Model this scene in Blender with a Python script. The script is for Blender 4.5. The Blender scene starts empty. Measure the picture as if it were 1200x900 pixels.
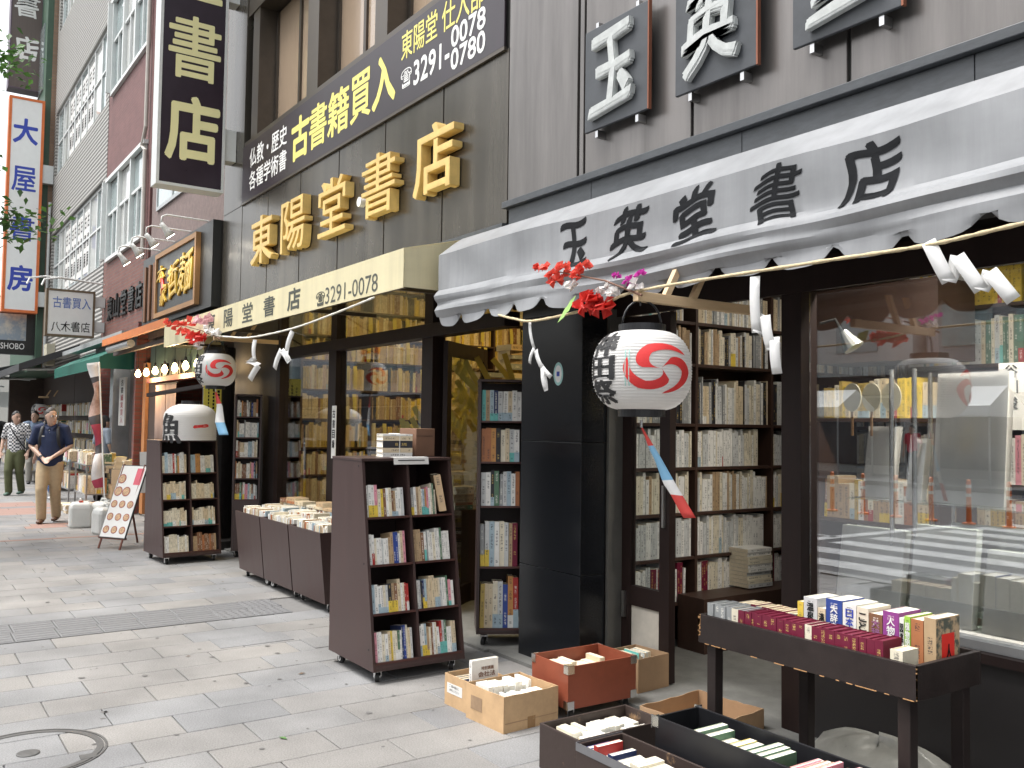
import bpy, bmesh, math, random
from mathutils import Vector, Matrix
R = math.radians
rnd = random.Random(7)
scene = bpy.context.scene
col = scene.collection

# ---------------------------------------------------------------- camera, sky, sun, exposure
cam_d = bpy.data.cameras.new("camera"); cam = bpy.data.objects.new("camera", cam_d); col.objects.link(cam)
yaw, pitch, roll = R(34.567), R(2.6075), R(0.7817)
fw = Vector((-math.cos(yaw)*math.cos(pitch), math.sin(yaw)*math.cos(pitch), math.sin(pitch)))
rt = fw.cross(Vector((0, 0, 1))).normalized(); up = rt.cross(fw)
r2 = rt*math.cos(roll) + up*math.sin(roll); u2 = up*math.cos(roll) - rt*math.sin(roll)
cam.matrix_world = Matrix(((r2.x, u2.x, -fw.x, 0), (r2.y, u2.y, -fw.y, 0), (r2.z, u2.z, -fw.z, 1.55), (0, 0, 0, 1)))
cam_d.sensor_width = 36; cam_d.lens = 1063.0/1200*36; cam_d.clip_start = .05; cam_d.clip_end = 1000
scene.camera = cam
world = bpy.data.worlds.new("World"); scene.world = world; world.use_nodes = True
wn = world.node_tree; bg = wn.nodes["Background"]
sky = wn.nodes.new("ShaderNodeTexSky"); sky.sky_type = 'NISHITA'; sky.sun_disc = False
SUN_EL, SUN_AZ = 66, 200
sky.sun_elevation = R(SUN_EL); sky.sun_rotation = R(SUN_AZ); sky.dust_density = 4; sky.air_density = 1.2
hs = wn.nodes.new("ShaderNodeHueSaturation"); hs.inputs['Saturation'].default_value = .16
wn.links.new(sky.outputs[0], hs.inputs['Color']); wn.links.new(hs.outputs[0], bg.inputs[0]); bg.inputs[1].default_value = .15
sun_d = bpy.data.lights.new("sun", 'SUN'); sun = bpy.data.objects.new("sun", sun_d); col.objects.link(sun)
sun_d.energy = 1.5; sun_d.angle = R(25); sun_d.color = (1, .97, .93)
az = R(SUN_AZ)
sdir = Vector((math.sin(az)*math.cos(R(SUN_EL)), math.cos(az)*math.cos(R(SUN_EL)), math.sin(R(SUN_EL))))
sun.rotation_euler = sdir.to_track_quat('Z', 'Y').to_euler(); sun.location = (0, -5, 20)
vs = scene.view_settings; vs.view_transform = 'Standard'; vs.look = 'None'; vs.gamma = 1; vs.use_curve_mapping = False
vs.exposure = 1.2
scene.cycles.max_bounces = 8; scene.cycles.transparent_max_bounces = 16; scene.cycles.caustics_reflective = False; scene.cycles.caustics_refractive = False

# ---------------------------------------------------------------- materials
MATS = {}
def node_mat(name):
    m = bpy.data.materials.new(name); m.use_nodes = True
    return m, m.node_tree, m.node_tree.nodes["Principled BSDF"]
def mk(name, c, rough=.6, metal=0., var=.12, scale=6., bump=0., bscale=80., spec=.5, emit=0., stretch=(1, 1, 1), c2=None, thr=None, coat=0., trans=0., streak=0., sfreq=7.):
    if name in MATS: return MATS[name]
    m, t, b = node_mat(name); N, L = t.nodes, t.links
    b.inputs['Roughness'].default_value = rough; b.inputs['Metallic'].default_value = metal
    b.inputs['Specular IOR Level'].default_value = spec; b.inputs['Coat Weight'].default_value = coat
    tc = N.new("ShaderNodeTexCoord"); mp = N.new("ShaderNodeMapping"); mp.inputs['Scale'].default_value = stretch
    L.new(tc.outputs['Object'], mp.inputs[0])
    n = N.new("ShaderNodeTexNoise"); n.inputs['Scale'].default_value = scale; n.inputs['Detail'].default_value = 6; n.inputs['Roughness'].default_value = .65
    L.new(mp.outputs[0], n.inputs['Vector'])
    r = N.new("ShaderNodeValToRGB"); L.new(n.outputs[0], r.inputs[0])
    lo = tuple(x*(1-var) for x in c); hi = tuple(min(1, x*(1+var)) for x in c)
    if c2: lo, hi = c, c2
    a, d = thr or (.3, .7)
    r.color_ramp.elements[0].position = a; r.color_ramp.elements[1].position = d
    r.color_ramp.elements[0].color = (*lo, 1); r.color_ramp.elements[1].color = (*hi, 1)
    out = r.outputs[0]
    if streak:   # rain streaks and grime running down the surface
        m2 = N.new("ShaderNodeMapping"); m2.inputs['Scale'].default_value = (sfreq, sfreq, .35); L.new(tc.outputs['Object'], m2.inputs[0])
        ns_ = N.new("ShaderNodeTexNoise"); ns_.inputs['Scale'].default_value = 1; ns_.inputs['Detail'].default_value = 7; ns_.inputs['Roughness'].default_value = .7; L.new(m2.outputs[0], ns_.inputs['Vector'])
        mr_ = N.new("ShaderNodeMapRange"); mr_.inputs[1].default_value = .32; mr_.inputs[2].default_value = .62; mr_.inputs[3].default_value = 1-streak; mr_.inputs[4].default_value = 1+streak*.25; L.new(ns_.outputs[0], mr_.inputs[0])
        mx_ = N.new("ShaderNodeMix"); mx_.data_type = 'RGBA'; mx_.blend_type = 'MULTIPLY'; mx_.inputs[0].default_value = 1; L.new(out, mx_.inputs[6]); L.new(mr_.outputs[0], mx_.inputs[7]); out = mx_.outputs[2]
    L.new(out, b.inputs['Base Color'])
    if rough > .15:
        rr = N.new("ShaderNodeMapRange"); rr.inputs[3].default_value = rough-.08; rr.inputs[4].default_value = min(1, rough+.1)
        L.new(n.outputs[0], rr.inputs[0]); L.new(rr.outputs[0], b.inputs['Roughness'])
    if bump:
        n2 = N.new("ShaderNodeTexNoise"); n2.inputs['Scale'].default_value = bscale; n2.inputs['Detail'].default_value = 4
        L.new(mp.outputs[0], n2.inputs['Vector'])
        bp = N.new("ShaderNodeBump"); bp.inputs['Strength'].default_value = bump; bp.inputs['Distance'].default_value = .01
        L.new(n2.outputs[0], bp.inputs['Height']); L.new(bp.outputs[0], b.inputs['Normal'])
    if emit:
        b.inputs['Emission Color'].default_value = (*c, 1); b.inputs['Emission Strength'].default_value = emit
    if trans:
        b.inputs['Subsurface Weight'].default_value = 0
        tr = N.new("ShaderNodeBsdfTranslucent"); L.new(out, tr.inputs[0])
        mx = N.new("ShaderNodeMixShader"); mx.inputs[0].default_value = trans
        L.new(b.outputs[0], mx.inputs[1]); L.new(tr.outputs[0], mx.inputs[2]); L.new(mx.outputs[0], N["Material Output"].inputs[0])
    MATS[name] = m; return m

def glass_mat(name, r0=.09, tint=(.93, .95, .95), rough=0.):
    m = bpy.data.materials.new(name); m.use_nodes = True; t = m.node_tree; N, L = t.nodes, t.links
    N.remove(N["Principled BSDF"])
    lw = N.new("ShaderNodeLayerWeight"); lw.inputs[0].default_value = .5
    p = N.new("ShaderNodeMath"); p.operation = 'POWER'; p.inputs[1].default_value = 4; L.new(lw.outputs['Facing'], p.inputs[0])
    mu = N.new("ShaderNodeMath"); mu.operation = 'MULTIPLY_ADD'; mu.inputs[1].default_value = 1-r0; mu.inputs[2].default_value = r0; L.new(p.outputs[0], mu.inputs[0])
    g = N.new("ShaderNodeBsdfGlossy"); g.inputs['Roughness'].default_value = rough; g.inputs[0].default_value = (.95, .97, 1, 1)
    tr = N.new("ShaderNodeBsdfTransparent"); tr.inputs[0].default_value = (*tint, 1)
    mx = N.new("ShaderNodeMixShader"); L.new(mu.outputs[0], mx.inputs[0]); L.new(tr.outputs[0], mx.inputs[1]); L.new(g.outputs[0], mx.inputs[2])
    L.new(mx.outputs[0], N["Material Output"].inputs[0]); return m
GLASS = glass_mat("shop glass", .08); WGLASS = glass_mat("shop window glass", .2, (.97, .98, .98)); SHELF_GLASS = glass_mat("shelf glass", .06, (.9, .96, .95)); FILM = glass_mat("clear film", .1, (.97, .97, .97), .12)

def brick_mat(name, c1, c2, mortar, bw, bh, axis='x'):
    m, t, b = node_mat(name); N, L = t.nodes, t.links
    tc = N.new("ShaderNodeTexCoord"); sp = N.new("ShaderNodeSeparateXYZ"); cb = N.new("ShaderNodeCombineXYZ")
    L.new(tc.outputs['Object'], sp.inputs[0]); L.new(sp.outputs[0 if axis == 'x' else 1], cb.inputs[0]); L.new(sp.outputs[2], cb.inputs[1])
    k = N.new("ShaderNodeTexBrick"); k.inputs['Scale'].default_value = 1; k.inputs['Brick Width'].default_value = bw; k.inputs['Row Height'].default_value = bh
    k.inputs['Mortar Size'].default_value = .006; k.inputs['Color1'].default_value = (*c1, 1); k.inputs['Color2'].default_value = (*c2, 1); k.inputs['Mortar'].default_value = (*mortar, 1)
    L.new(cb.outputs[0], k.inputs['Vector'])
    n = N.new("ShaderNodeTexNoise"); n.inputs['Scale'].default_value = 2.5; n.inputs['Detail'].default_value = 6; L.new(tc.outputs['Object'], n.inputs['Vector'])
    mr = N.new("ShaderNodeMapRange"); mr.inputs[3].default_value = .7; mr.inputs[4].default_value = 1.25; L.new(n.outputs[0], mr.inputs[0])
    mx = N.new("ShaderNodeMix"); mx.data_type = 'RGBA'; mx.blend_type = 'MULTIPLY'; mx.inputs[0].default_value = 1
    L.new(k.outputs[0], mx.inputs[6]); L.new(mr.outputs[0], mx.inputs[7]); L.new(mx.outputs[2], b.inputs['Base Color'])
    bp = N.new("ShaderNodeBump"); bp.invert = True; bp.inputs['Strength'].default_value = .6; bp.inputs['Distance'].default_value = .01
    L.new(k.outputs['Fac'], bp.inputs['Height']); L.new(bp.outputs[0], b.inputs['Normal']); b.inputs['Roughness'].default_value = .7
    return m

def spine_mat(name, c, ink, dens=.5):
    """book cloth/paper with printed title marks along the spine (UV: u across, v up, integer part of u = book seed)"""
    m, t, b = node_mat(name); N, L = t.nodes, t.links
    uv = N.new("ShaderNodeUVMap"); uv.uv_map = "UVMap"; sp = N.new("ShaderNodeSeparateXYZ"); L.new(uv.outputs[0], sp.inputs[0])
    def math_(op, a, bb=None, cc=None):
        n = N.new("ShaderNodeMath"); n.operation = op
        for i, v in enumerate((a, bb, cc)):
            if v is None: continue
            if isinstance(v, (int, float)): n.inputs[i].default_value = v
            else: L.new(v, n.inputs[i])
        return n.outputs[0]
    u, v = sp.outputs[0], sp.outputs[1]
    fu = math_('FRACT', u); seed = math_('FLOOR', u)
    cen = math_('ABSOLUTE', math_('SUBTRACT', fu, .5))
    inb = math_('LESS_THAN', cen, .2)
    n1 = N.new("ShaderNodeTexNoise"); n1.noise_dimensions = '2D'; n1.inputs['Scale'].default_value = 1; n1.inputs['Detail'].default_value = 1
    c1 = N.new("ShaderNodeCombineXYZ"); L.new(math_('MULTIPLY', seed, 7.31), c1.inputs[0]); L.new(math_('MULTIPLY', v, 4.2), c1.inputs[1]); L.new(c1.outputs[0], n1.inputs['Vector'])
    title = math_('GREATER_THAN', n1.outputs[0], 1-dens)
    n2 = N.new("ShaderNodeTexNoise"); n2.noise_dimensions = '2D'; n2.inputs['Scale'].default_value = 1; n2.inputs['Detail'].default_value = 2
    c2 = N.new("ShaderNodeCombineXYZ"); L.new(math_('MULTIPLY', u, 6), c2.inputs[0]); L.new(math_('MULTIPLY', v, 40), c2.inputs[1]); L.new(c2.outputs[0], n2.inputs['Vector'])
    strokes = math_('GREATER_THAN', n2.outputs[0], .47)
    gaps = math_('LESS_THAN', math_('FRACT', math_('MULTIPLY', v, 13)), .8)
    lim = math_('MULTIPLY', math_('GREATER_THAN', v, .06), math_('LESS_THAN', v, .94))
    mask = math_('MULTIPLY', math_('MULTIPLY', math_('MULTIPLY', inb, title), math_('MULTIPLY', strokes, gaps)), lim)
    n3 = N.new("ShaderNodeTexNoise"); n3.inputs['Scale'].default_value = 30; n3.inputs['Detail'].default_value = 4
    tc = N.new("ShaderNodeTexCoord"); L.new(tc.outputs['Object'], n3.inputs['Vector'])
    rp = N.new("ShaderNodeValToRGB"); L.new(n3.outputs[0], rp.inputs[0])
    rp.color_ramp.elements[0].position = .3; rp.color_ramp.elements[1].position = .7
    rp.color_ramp.elements[0].color = (*[x*.88 for x in c], 1); rp.color_ramp.elements[1].color = (*c, 1)
    mx = N.new("ShaderNodeMix"); mx.data_type = 'RGBA'; L.new(math_('MULTIPLY', mask, .72), mx.inputs[0]); L.new(rp.outputs[0], mx.inputs[6]); mx.inputs[7].default_value = (*ink, 1)
    L.new(mx.outputs[2], b.inputs['Base Color']); b.inputs['Roughness'].default_value = .5; b.inputs['Specular IOR Level'].default_value = .35
    return m
DK, LT, RD, GD = (.03, .03, .04), (.75, .72, .65), (.35, .03, .03), (.55, .4, .12)
PAL = {}
for nm, c, ink in [("white", (.78, .77, .73), DK), ("ivory", (.72, .66, .52), DK), ("cream", (.66, .55, .38), DK), ("tan", (.45, .32, .19), DK), ("brown", (.22, .11, .06), LT),
                   ("pale grey", (.58, .59, .58), DK), ("grey", (.3, .31, .31), LT), ("black", (.03, .03, .035), GD), ("red", (.4, .04, .035), LT), ("maroon", (.15, .012, .035), GD),
                   ("orange", (.55, .27, .09), DK), ("yellow", (.75, .55, .08), DK), ("green", (.1, .19, .12), LT), ("teal", (.16, .5, .46), DK), ("light blue", (.38, .49, .55), DK),
                   ("blue", (.035, .07, .28), LT), ("navy", (.03, .045, .12), LT), ("pink", (.7, .3, .36), DK), ("purple", (.28, .06, .26), LT), ("lime", (.35, .6, .08), DK), ("ochre", (.5, .36, .1), DK), ("rust", (.4, .16, .07), DK)]:
    PAL[nm] = spine_mat("book " + nm, c, ink)
PAGE = mk("book pages", (.68, .6, .45), .8, var=.12, scale=90, stretch=(1, 1, 1))
YPAGE = mk("white book pages", (.8, .77, .68), .8, var=.08, scale=90)

# ---------------------------------------------------------------- mesh helpers
class MB:
    def __init__(s): s.v, s.f, s.m, s.uv = [], [], [], []
    def face(s, idx, m=0, uv=None): s.f.append(idx); s.m.append(m); s.uv.append(uv)
    def add(s, vs, fs, m=0):
        o = len(s.v); s.v += [tuple(p) for p in vs]
        for f in fs: s.face([o+i for i in f], m)
        return s
    def box(s, x0, x1, y0, y1, z0, z1, m=0):
        return s.add([(x0, y0, z0), (x1, y0, z0), (x1, y1, z0), (x0, y1, z0), (x0, y0, z1), (x1, y0, z1), (x1, y1, z1), (x0, y1, z1)],
                     [(3, 2, 1, 0), (4, 5, 6, 7), (0, 1, 5, 4), (1, 2, 6, 5), (2, 3, 7, 6), (3, 0, 4, 7)], m)
    def obox(s, o, a, b, c, m=0):
        o, a, b, c = map(Vector, (o, a, b, c))
        P = [o, o+a, o+a+b, o+b, o+c, o+a+c, o+a+b+c, o+b+c]
        F = [(3, 2, 1, 0), (4, 5, 6, 7), (0, 1, 5, 4), (1, 2, 6, 5), (2, 3, 7, 6), (3, 0, 4, 7)]
        if a.cross(b).dot(c) < 0: F = [f[::-1] for f in F]
        return s.add(P, F, m)
    def prism(s, poly, vec, m=0):
        n = len(poly); vec = Vector(vec); P = [Vector(p) for p in poly]; Q = [p+vec for p in P]
        nr = Vector((0, 0, 0))
        for i in range(n): nr += P[i].cross(P[(i+1) % n])
        F = [tuple(range(n))[::-1], tuple(range(n, 2*n))] + [(i, (i+1) % n, n+(i+1) % n, n+i) for i in range(n)]
        if nr.dot(vec) < 0: F = [f[::-1] for f in F]
        return s.add(P+Q, F, m)
    def tube(s, path, r, seg=8, m=0, cap=True, up=None):
        path = [Vector(p) for p in path]; n = len(path); o = len(s.v); ref = None
        rs = r if isinstance(r, (list, tuple)) else [r]*n
        for i, p in enumerate(path):
            t = (path[min(i+1, n-1)]-path[max(i-1, 0)]).normalized()
            if ref is None: ref = t.orthogonal().normalized() if up is None else (Vector(up)-t*t.dot(Vector(up))).normalized()
            else:
                ref = (ref-t*ref.dot(t)); ref = ref.normalized() if ref.length > 1e-6 else t.orthogonal().normalized()
            bn = t.cross(ref); ra = rs[i]; rx, ry = ra if isinstance(ra, (tuple, list)) else (ra, ra)
            for k in range(seg):
                a = 2*math.pi*k/seg; q = p+ref*(rx*math.cos(a))+bn*(ry*math.sin(a)); s.v.append(tuple(q))
        for i in range(n-1):
            for k in range(seg):
                a, b = o+i*seg+k, o+i*seg+(k+1) % seg
                s.face([a, b, b+seg, a+seg], m)
        if cap:
            s.face([o+k for k in range(seg)][::-1], m); s.face([o+(n-1)*seg+k for k in range(seg)], m)
        return s
    def lathe(s, prof, c=(0, 0, 0), seg=24, m=0, cap=True):
        o = len(s.v); n = len(prof)
        for r, z in prof:
            for k in range(seg):
                a = 2*math.pi*k/seg; s.v.append((c[0]+r*math.cos(a), c[1]+r*math.sin(a), c[2]+z))
        for i in range(n-1):
            for k in range(seg):
                a, b = o+i*seg+k, o+i*seg+(k+1) % seg
                s.face([a, b, b+seg, a+seg], m)
        if cap:
            s.face([o+k for k in range(seg)][::-1], m); s.face([o+(n-1)*seg+k for k in range(seg)], m)
        return s
    def build(s, name, mats, parent=None, smooth=False, loc=None, bevel=0, rotz=None):
        me = bpy.data.meshes.new(name); me.from_pydata(s.v, [], s.f)
        for mt in (mats if isinstance(mats, (list, tuple)) else [mats]): me.materials.append(mt)
        me.polygons.foreach_set("material_index", s.m)
        if any(u is not None for u in s.uv):
            ul = me.uv_layers.new(name="UVMap")
            for p, u in zip(me.polygons, s.uv):
                for j, li in enumerate(p.loop_indices): ul.data[li].uv = u[j] if u else (.02, .02)
        if smooth: me.polygons.foreach_set("use_smooth", [True]*len(me.polygons))
        me.update()
        ob = bpy.data.objects.new(name, me); col.objects.link(ob)
        if parent is not None: ob.parent = parent
        if loc is not None: ob.location = loc
        if rotz is not None: ob.rotation_euler.z = rotz
        if bevel:
            bv = ob.modifiers.new("bevel", 'BEVEL'); bv.width = bevel; bv.segments = 2; bv.limit_method = 'ANGLE'
        return ob
def tag(o, label=None, cat=None, group=None, kind=None):
    if label: o["label"] = label
    if cat: o["category"] = cat
    if group: o["group"] = group
    if kind: o["kind"] = kind
    return o
def empty(name, loc, label, cat, group=None, rotz=0):
    o = bpy.data.objects.new(name, None); col.objects.link(o); o.location = loc; o.rotation_euler.z = rotz; o.empty_display_size = .1
    return tag(o, label, cat, group)
def bx(name, mat, parent, *a, bevel=0):
    """box part given in world coordinates, parented to an unrotated empty"""
    L = parent.location if parent else Vector((0, 0, 0))
    x0, x1, y0, y1, z0, z1 = a
    return MB().box(x0-L.x, x1-L.x, y0-L.y, y1-L.y, z0-L.z, z1-L.z).build(name, mat, parent, bevel=bevel)
def wpart(name, mb, mat, parent, smooth=False, bevel=0):
    """part whose mesh is written in world coordinates"""
    L = parent.location; mb.v = [(x-L.x, y-L.y, z-L.z) for x, y, z in mb.v]
    return mb.build(name, mat, parent, smooth, bevel=bevel)

TXT = {}
def glyph_mesh(s, off=0., ext=0., res=3):
    k = (s, off, ext, res)
    if k not in TXT:
        c = bpy.data.curves.new('t', 'FONT'); c.body = s; c.offset = off; c.extrude = ext; c.resolution_u = res
        o = bpy.data.objects.new('t', c); col.objects.link(o)
        m = bpy.data.meshes.new_from_object(o.evaluated_get(bpy.context.evaluated_depsgraph_get()))
        bpy.data.objects.remove(o); bpy.data.curves.remove(c)
        v = [tuple(p.co) for p in m.vertices]; f = [list(p.vertices) for p in m.polygons]; bpy.data.meshes.remove(m)
        x0, x1 = min(p[0] for p in v), max(p[0] for p in v); y0, y1 = min(p[1] for p in v), max(p[1] for p in v)
        v = [((p[0]-(x0+x1)/2)/(x1-x0), (p[1]-(y0+y1)/2)/(y1-y0), p[2]/ext if ext else 0.) for p in v]
        TXT[k] = (v, f)
    return TXT[k]
def brush(x, y, amt=.05, seed=0.):
    """hand-brushed lean and swell of a glyph"""
    return x + amt*math.sin(5*y+seed) + .08*y*amt/.05*.6, y + .16*x*amt/.05*.6 + amt*.7*math.sin(6*x+seed*1.7)
def letter(name, s, c, right, upv, w, h, mat, parent, off=.012, ext=.004, br=0., depth=None, split=0, wrap=None, nib=0.):
    """a character (or a word) fitted to w x h, standing `depth` proud of the surface point c; weight comes from shifted strokes (off), a slanted pen nib from nib"""
    v, f = glyph_mesh(s, 0., ext); right, upv = Vector(right).normalized(), Vector(upv).normalized(); n = right.cross(upv)
    d = depth if depth is not None else .003
    c = Vector(c); mb = MB(); em = max(1, len(s))
    shifts = [(0, 0)]
    if off > .006:
        q = (off-.002)*(.55 if any(ch in '書籍買屋麺種術歴部陽堂' for ch in s) else 1.15)
        shifts += [(q, 0), (-q, 0), (0, q), (0, -q), (.7*q, .7*q), (-.7*q, -.7*q), (.7*q, -.7*q), (-.7*q, .7*q)]
    if nib and any(ch in '書' for ch in s): nib *= .4
    if nib: shifts += [(nib*k/3, nib*.75*k/3) for k in (-3, -2, -1, 1, 2, 3)]
    for si, (sx, sy) in enumerate(shifts):
        sx = sx/em; eps = .00012*si
        if wrap:
            bm = bmesh.new(); vs_ = [bm.verts.new((p[0]*w, p[1]*h, 0)) for p in v]
            for q in f:
                try: bm.faces.new([vs_[i] for i in q])
                except ValueError: pass
            for i in range(1, split):
                for co, no in (((-w/2+w*i/split, 0, 0), (1, 0, 0)), ((0, -h/2+h*i/split, 0), (0, 1, 0))):
                    bmesh.ops.bisect_plane(bm, geom=bm.verts[:]+bm.edges[:]+bm.faces[:], plane_co=co, plane_no=no)
            bm.verts.index_update(); pts = []
            for p in bm.verts:
                a, b_ = p.co.x/w+sx, p.co.y/h+sy
                if br: a, b_ = brush(a, b_, br, ord(s[0]) % 7)
                pts.append(wrap(a*w, b_*h, eps))
            mb.add(pts, [[q.index for q in fc.verts] for fc in bm.faces]); bm.free()
        else:
            pts = []
            for x, y, z in v:
                x += sx; y += sy
                if br: x, y = brush(x, y, br, ord(s[0]) % 7)
                pts.append(c+right*(x*w)+upv*(y*h)+n*((d*(z+1)/2 if ext else d)+eps*(6 if ext else 1)))
            mb.add(pts, f)
    return wpart(name, mb, mat, parent) if parent is not None else mb.build(name, mat)
PX, PY, PZ = Vector((1, 0, 0)), Vector((0, 1, 0)), Vector((0, 0, 1))
def word_on_street_face(name, s, x0, x1, z0, z1, Y, mat, parent, **k):
    return letter(name, s, ((x0+x1)/2, Y, (z0+z1)/2), PX, PZ, x1-x0, z1-z0, mat, parent, **k)
def word_on_side_face(name, s, y0, y1, z0, z1, X, mat, parent, **k):
    return letter(name, s, (X, (y0+y1)/2, (z0+z1)/2), PY, PZ, y1-y0, z1-z0, mat, parent, **k)

# ---------------------------------------------------------------- books
GCOUNT = {}
PN = list(PAL); PI = {n: i for i, n in enumerate(PN)}
ALLM = [PAL[n] for n in PN] + [PAGE, YPAGE]
STUFF = MB()
BOOKS = [0]
ORD = "first second third fourth fifth sixth seventh eighth ninth tenth eleventh twelfth thirteenth fourteenth fifteenth sixteenth seventeenth eighteenth nineteenth twentieth twenty-first twenty-second twenty-third twenty-fourth twenty-fifth twenty-sixth twenty-seventh twenty-eighth twenty-ninth thirtieth thirty-first thirty-second thirty-third thirty-fourth thirty-fifth thirty-sixth thirty-seventh thirty-eighth thirty-ninth fortieth forty-first forty-second forty-third forty-fourth forty-fifth".split()
def book_geo(mb, o, T, D, U, t, d, h, c, obi=None, obih=.3, simple=False, page=None):
    """o = lower corner at the spine; T thickness dir, D depth dir (away from the spine), U up"""
    o, T, D, U = Vector(o), Vector(T), Vector(D), Vector(U); seed = rnd.randint(1, 400)
    ci = PI[c]; pg = len(PN) if page is None else page
    def quad(a, b_, c_, d_, m, uv=None):
        i = len(mb.v); mb.v += [tuple(a), tuple(b_), tuple(c_), tuple(d_)]
        nr = (Vector(b_)-Vector(a)).cross(Vector(c_)-Vector(b_)); mb.face([i, i+1, i+2, i+3], m, uv)
    flip = T.cross(U).dot(D) > 0
    def q(a, b_, c_, d_, m, uv=None):
        if flip: quad(d_, c_, b_, a, m, uv[::-1] if uv else None)
        else: quad(a, b_, c_, d_, m, uv)
    P = lambda a, b_, c_: o+T*a+D*b_+U*c_
    levels = [0, obih*h, h] if obi else [0, h]
    for k in range(len(levels)-1):
        z0, z1 = levels[k], levels[k+1]; mi = PI[obi] if (obi and k == 0) else ci
        e = 0
        uvs = [(seed+.001, z0/h), (seed+.001, z1/h), (seed+.999, z1/h), (seed+.999, z0/h)]
        q(P(0, 0, z0), P(0, 0, z1), P(t, 0, z1), P(t, 0, z0), mi, uvs)
        q(P(0, d, z0), P(0, d, z1), P(0, 0, z1), P(0, 0, z0), mi)
        q(P(t, 0, z0), P(t, 0, z1), P(t, d, z1), P(t, d, z0), mi)
    q(P(t, d, 0), P(t, d, h), P(0, d, h), P(0, d, 0), pg)
    q(P(0, 0, 0), P(t, 0, 0), P(t, d, 0), P(0, d, 0), pg)
    if simple: q(P(0, 0, h), P(0, d, h), P(t, d, h), P(t, 0, h), pg)
    else:
        ct = min(.003, t*.2); ins = .004
        A = [P(0, 0, h), P(t, 0, h), P(t, d, h), P(0, d, h)]; Bq = [P(ct, ct, h), P(t-ct, ct, h), P(t-ct, d, h), P(ct, d, h)]; C = [P(ct, ct, h-ins), P(t-ct, ct, h-ins), P(t-ct, d, h-ins), P(ct, d, h-ins)]
        for i, j in ((0, 1), (1, 2), (3, 0)): q(A[j], A[i], Bq[i], Bq[j], ci); q(Bq[j], Bq[i], C[i], C[j], pg)
        q(C[0], C[3], C[2], C[1], pg)
def new_book(label, group, o, T, D, U, t, d, h, c, obi=None, obih=.3, page=None, title=None):
    mb = MB(); book_geo(mb, (0, 0, 0), T, D, U, t, d, h, c, obi, obih, page=page)
    used = sorted(set(mb.m)); mb.m = [used.index(i) for i in mb.m]
    ob = mb.build("book", [ALLM[i] for i in used], loc=o); tag(ob, label, "book", group); BOOKS[0] += 1; GCOUNT[group] = GCOUNT.get(group, 0)+1
    return ob
def fill(o, T, D, width, hmax, depth, pal, place=None, group=None, hr=(.75, .98), tr=(.012, .03), U=(0, 0, 1), obi=.32, gap=0., page=None, obip=("white", "yellow", "teal", "red", "light blue"), seq=None, lean=True):
    """a row of upright books; place given: every book is an object of its own, else they join the shared mass of far books"""
    o, T, D, U = Vector(o), Vector(T).normalized(), Vector(D).normalized(), Vector(U).normalized(); x = 0; k = 0; run = 0; cc = None
    while True:
        if run <= 0:
            cc = rnd.choice(pal); run = rnd.choice((1, 1, 1, 2, 3)); hh = rnd.uniform(*hr)*hmax; tt = rnd.uniform(*tr); ob_ = rnd.choice(obip) if rnd.random() < obi else None; oh = rnd.uniform(.18, .4)
        run -= 1
        c = seq[k] if seq and k < len(seq) else cc
        t = tt*rnd.uniform(.95, 1.05)
        if x+t > width: break
        h = hh*rnd.uniform(.992, 1.005); pos = o+T*x+D*rnd.uniform(0, .008)
        u_, t_ = U, T
        if lean and rnd.random() < .16:
            a = rnd.uniform(-.03, .03); u_ = (U+T*a).normalized(); t_ = (T-U*a).normalized()
        if place: new_book(f"{c} book, {ORD[min(k, 44)]} from left, {place}", group, pos, t_, D, u_, t-.0008, min(depth, h*.72), h, c, ob_, oh, page)
        else: book_geo(STUFF, pos, t_, D, u_, t-.0008, min(depth, h*.72), h, c, ob_, oh, simple=True, page=page)
        x += t+gap; k += 1
MIX = ["white"]*9 + ["ivory"]*7 + ["cream"]*4 + ["pale grey"]*4 + ["tan", "brown", "black", "red", "blue", "light blue", "green", "orange", "grey", "navy", "pink", "ochre"]
OLD = ["cream"]*5 + ["tan"]*4 + ["ivory"]*3 + ["ochre", "brown", "white", "rust"]
WARM = ["cream"]*4 + ["ochre"]*4 + ["tan"]*3 + ["ivory", "brown", "black", "yellow"]
# ================================================================ THE SETTING
STONE = [mk(f"granite paver {i}", c, .7, var=.34, scale=130, bump=.15, bscale=300) for i, c in enumerate([(.219, .211, .202), (.209, .209, .21), (.227, .217, .205), (.216, .212, .208), (.19, .19, .192)])]
for m in STONE:   # slow large stains over the speckle
    t = m.node_tree; N, L = t.nodes, t.links; b = N["Principled BSDF"]
    src = b.inputs['Base Color'].links[0].from_socket
    g = N.new("ShaderNodeNewGeometry"); n = N.new("ShaderNodeTexNoise"); n.inputs['Scale'].default_value = 1.7; n.inputs['Detail'].default_value = 8; L.new(g.outputs['Position'], n.inputs['Vector'])
    mr = N.new("ShaderNodeMapRange"); mr.inputs[1].default_value = .3; mr.inputs[2].default_value = .7; mr.inputs[3].default_value = .72; mr.inputs[4].default_value = 1.14; L.new(n.outputs[0], mr.inputs[0])
    mx = N.new("ShaderNodeMix"); mx.data_type = 'RGBA'; mx.blend_type = 'MULTIPLY'; mx.inputs[0].default_value = 1; L.new(src, mx.inputs[6]); L.new(mr.outputs[0], mx.inputs[7]); L.new(mx.outputs[2], b.inputs['Base Color'])
ASPH = mk("asphalt", (.075, .075, .078), .85, var=.25, scale=40, bump=.3, bscale=200)
GROUT = mk("paving joint", (.165, .16, .155), .9, scale=20)
PAINT = mk("worn road paint", (.38, .38, .375), .7, var=.3, scale=5)
DGREY = mk("dark grey paving", (.17, .17, .17), .75, var=.12, scale=60, bump=.1)
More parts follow.
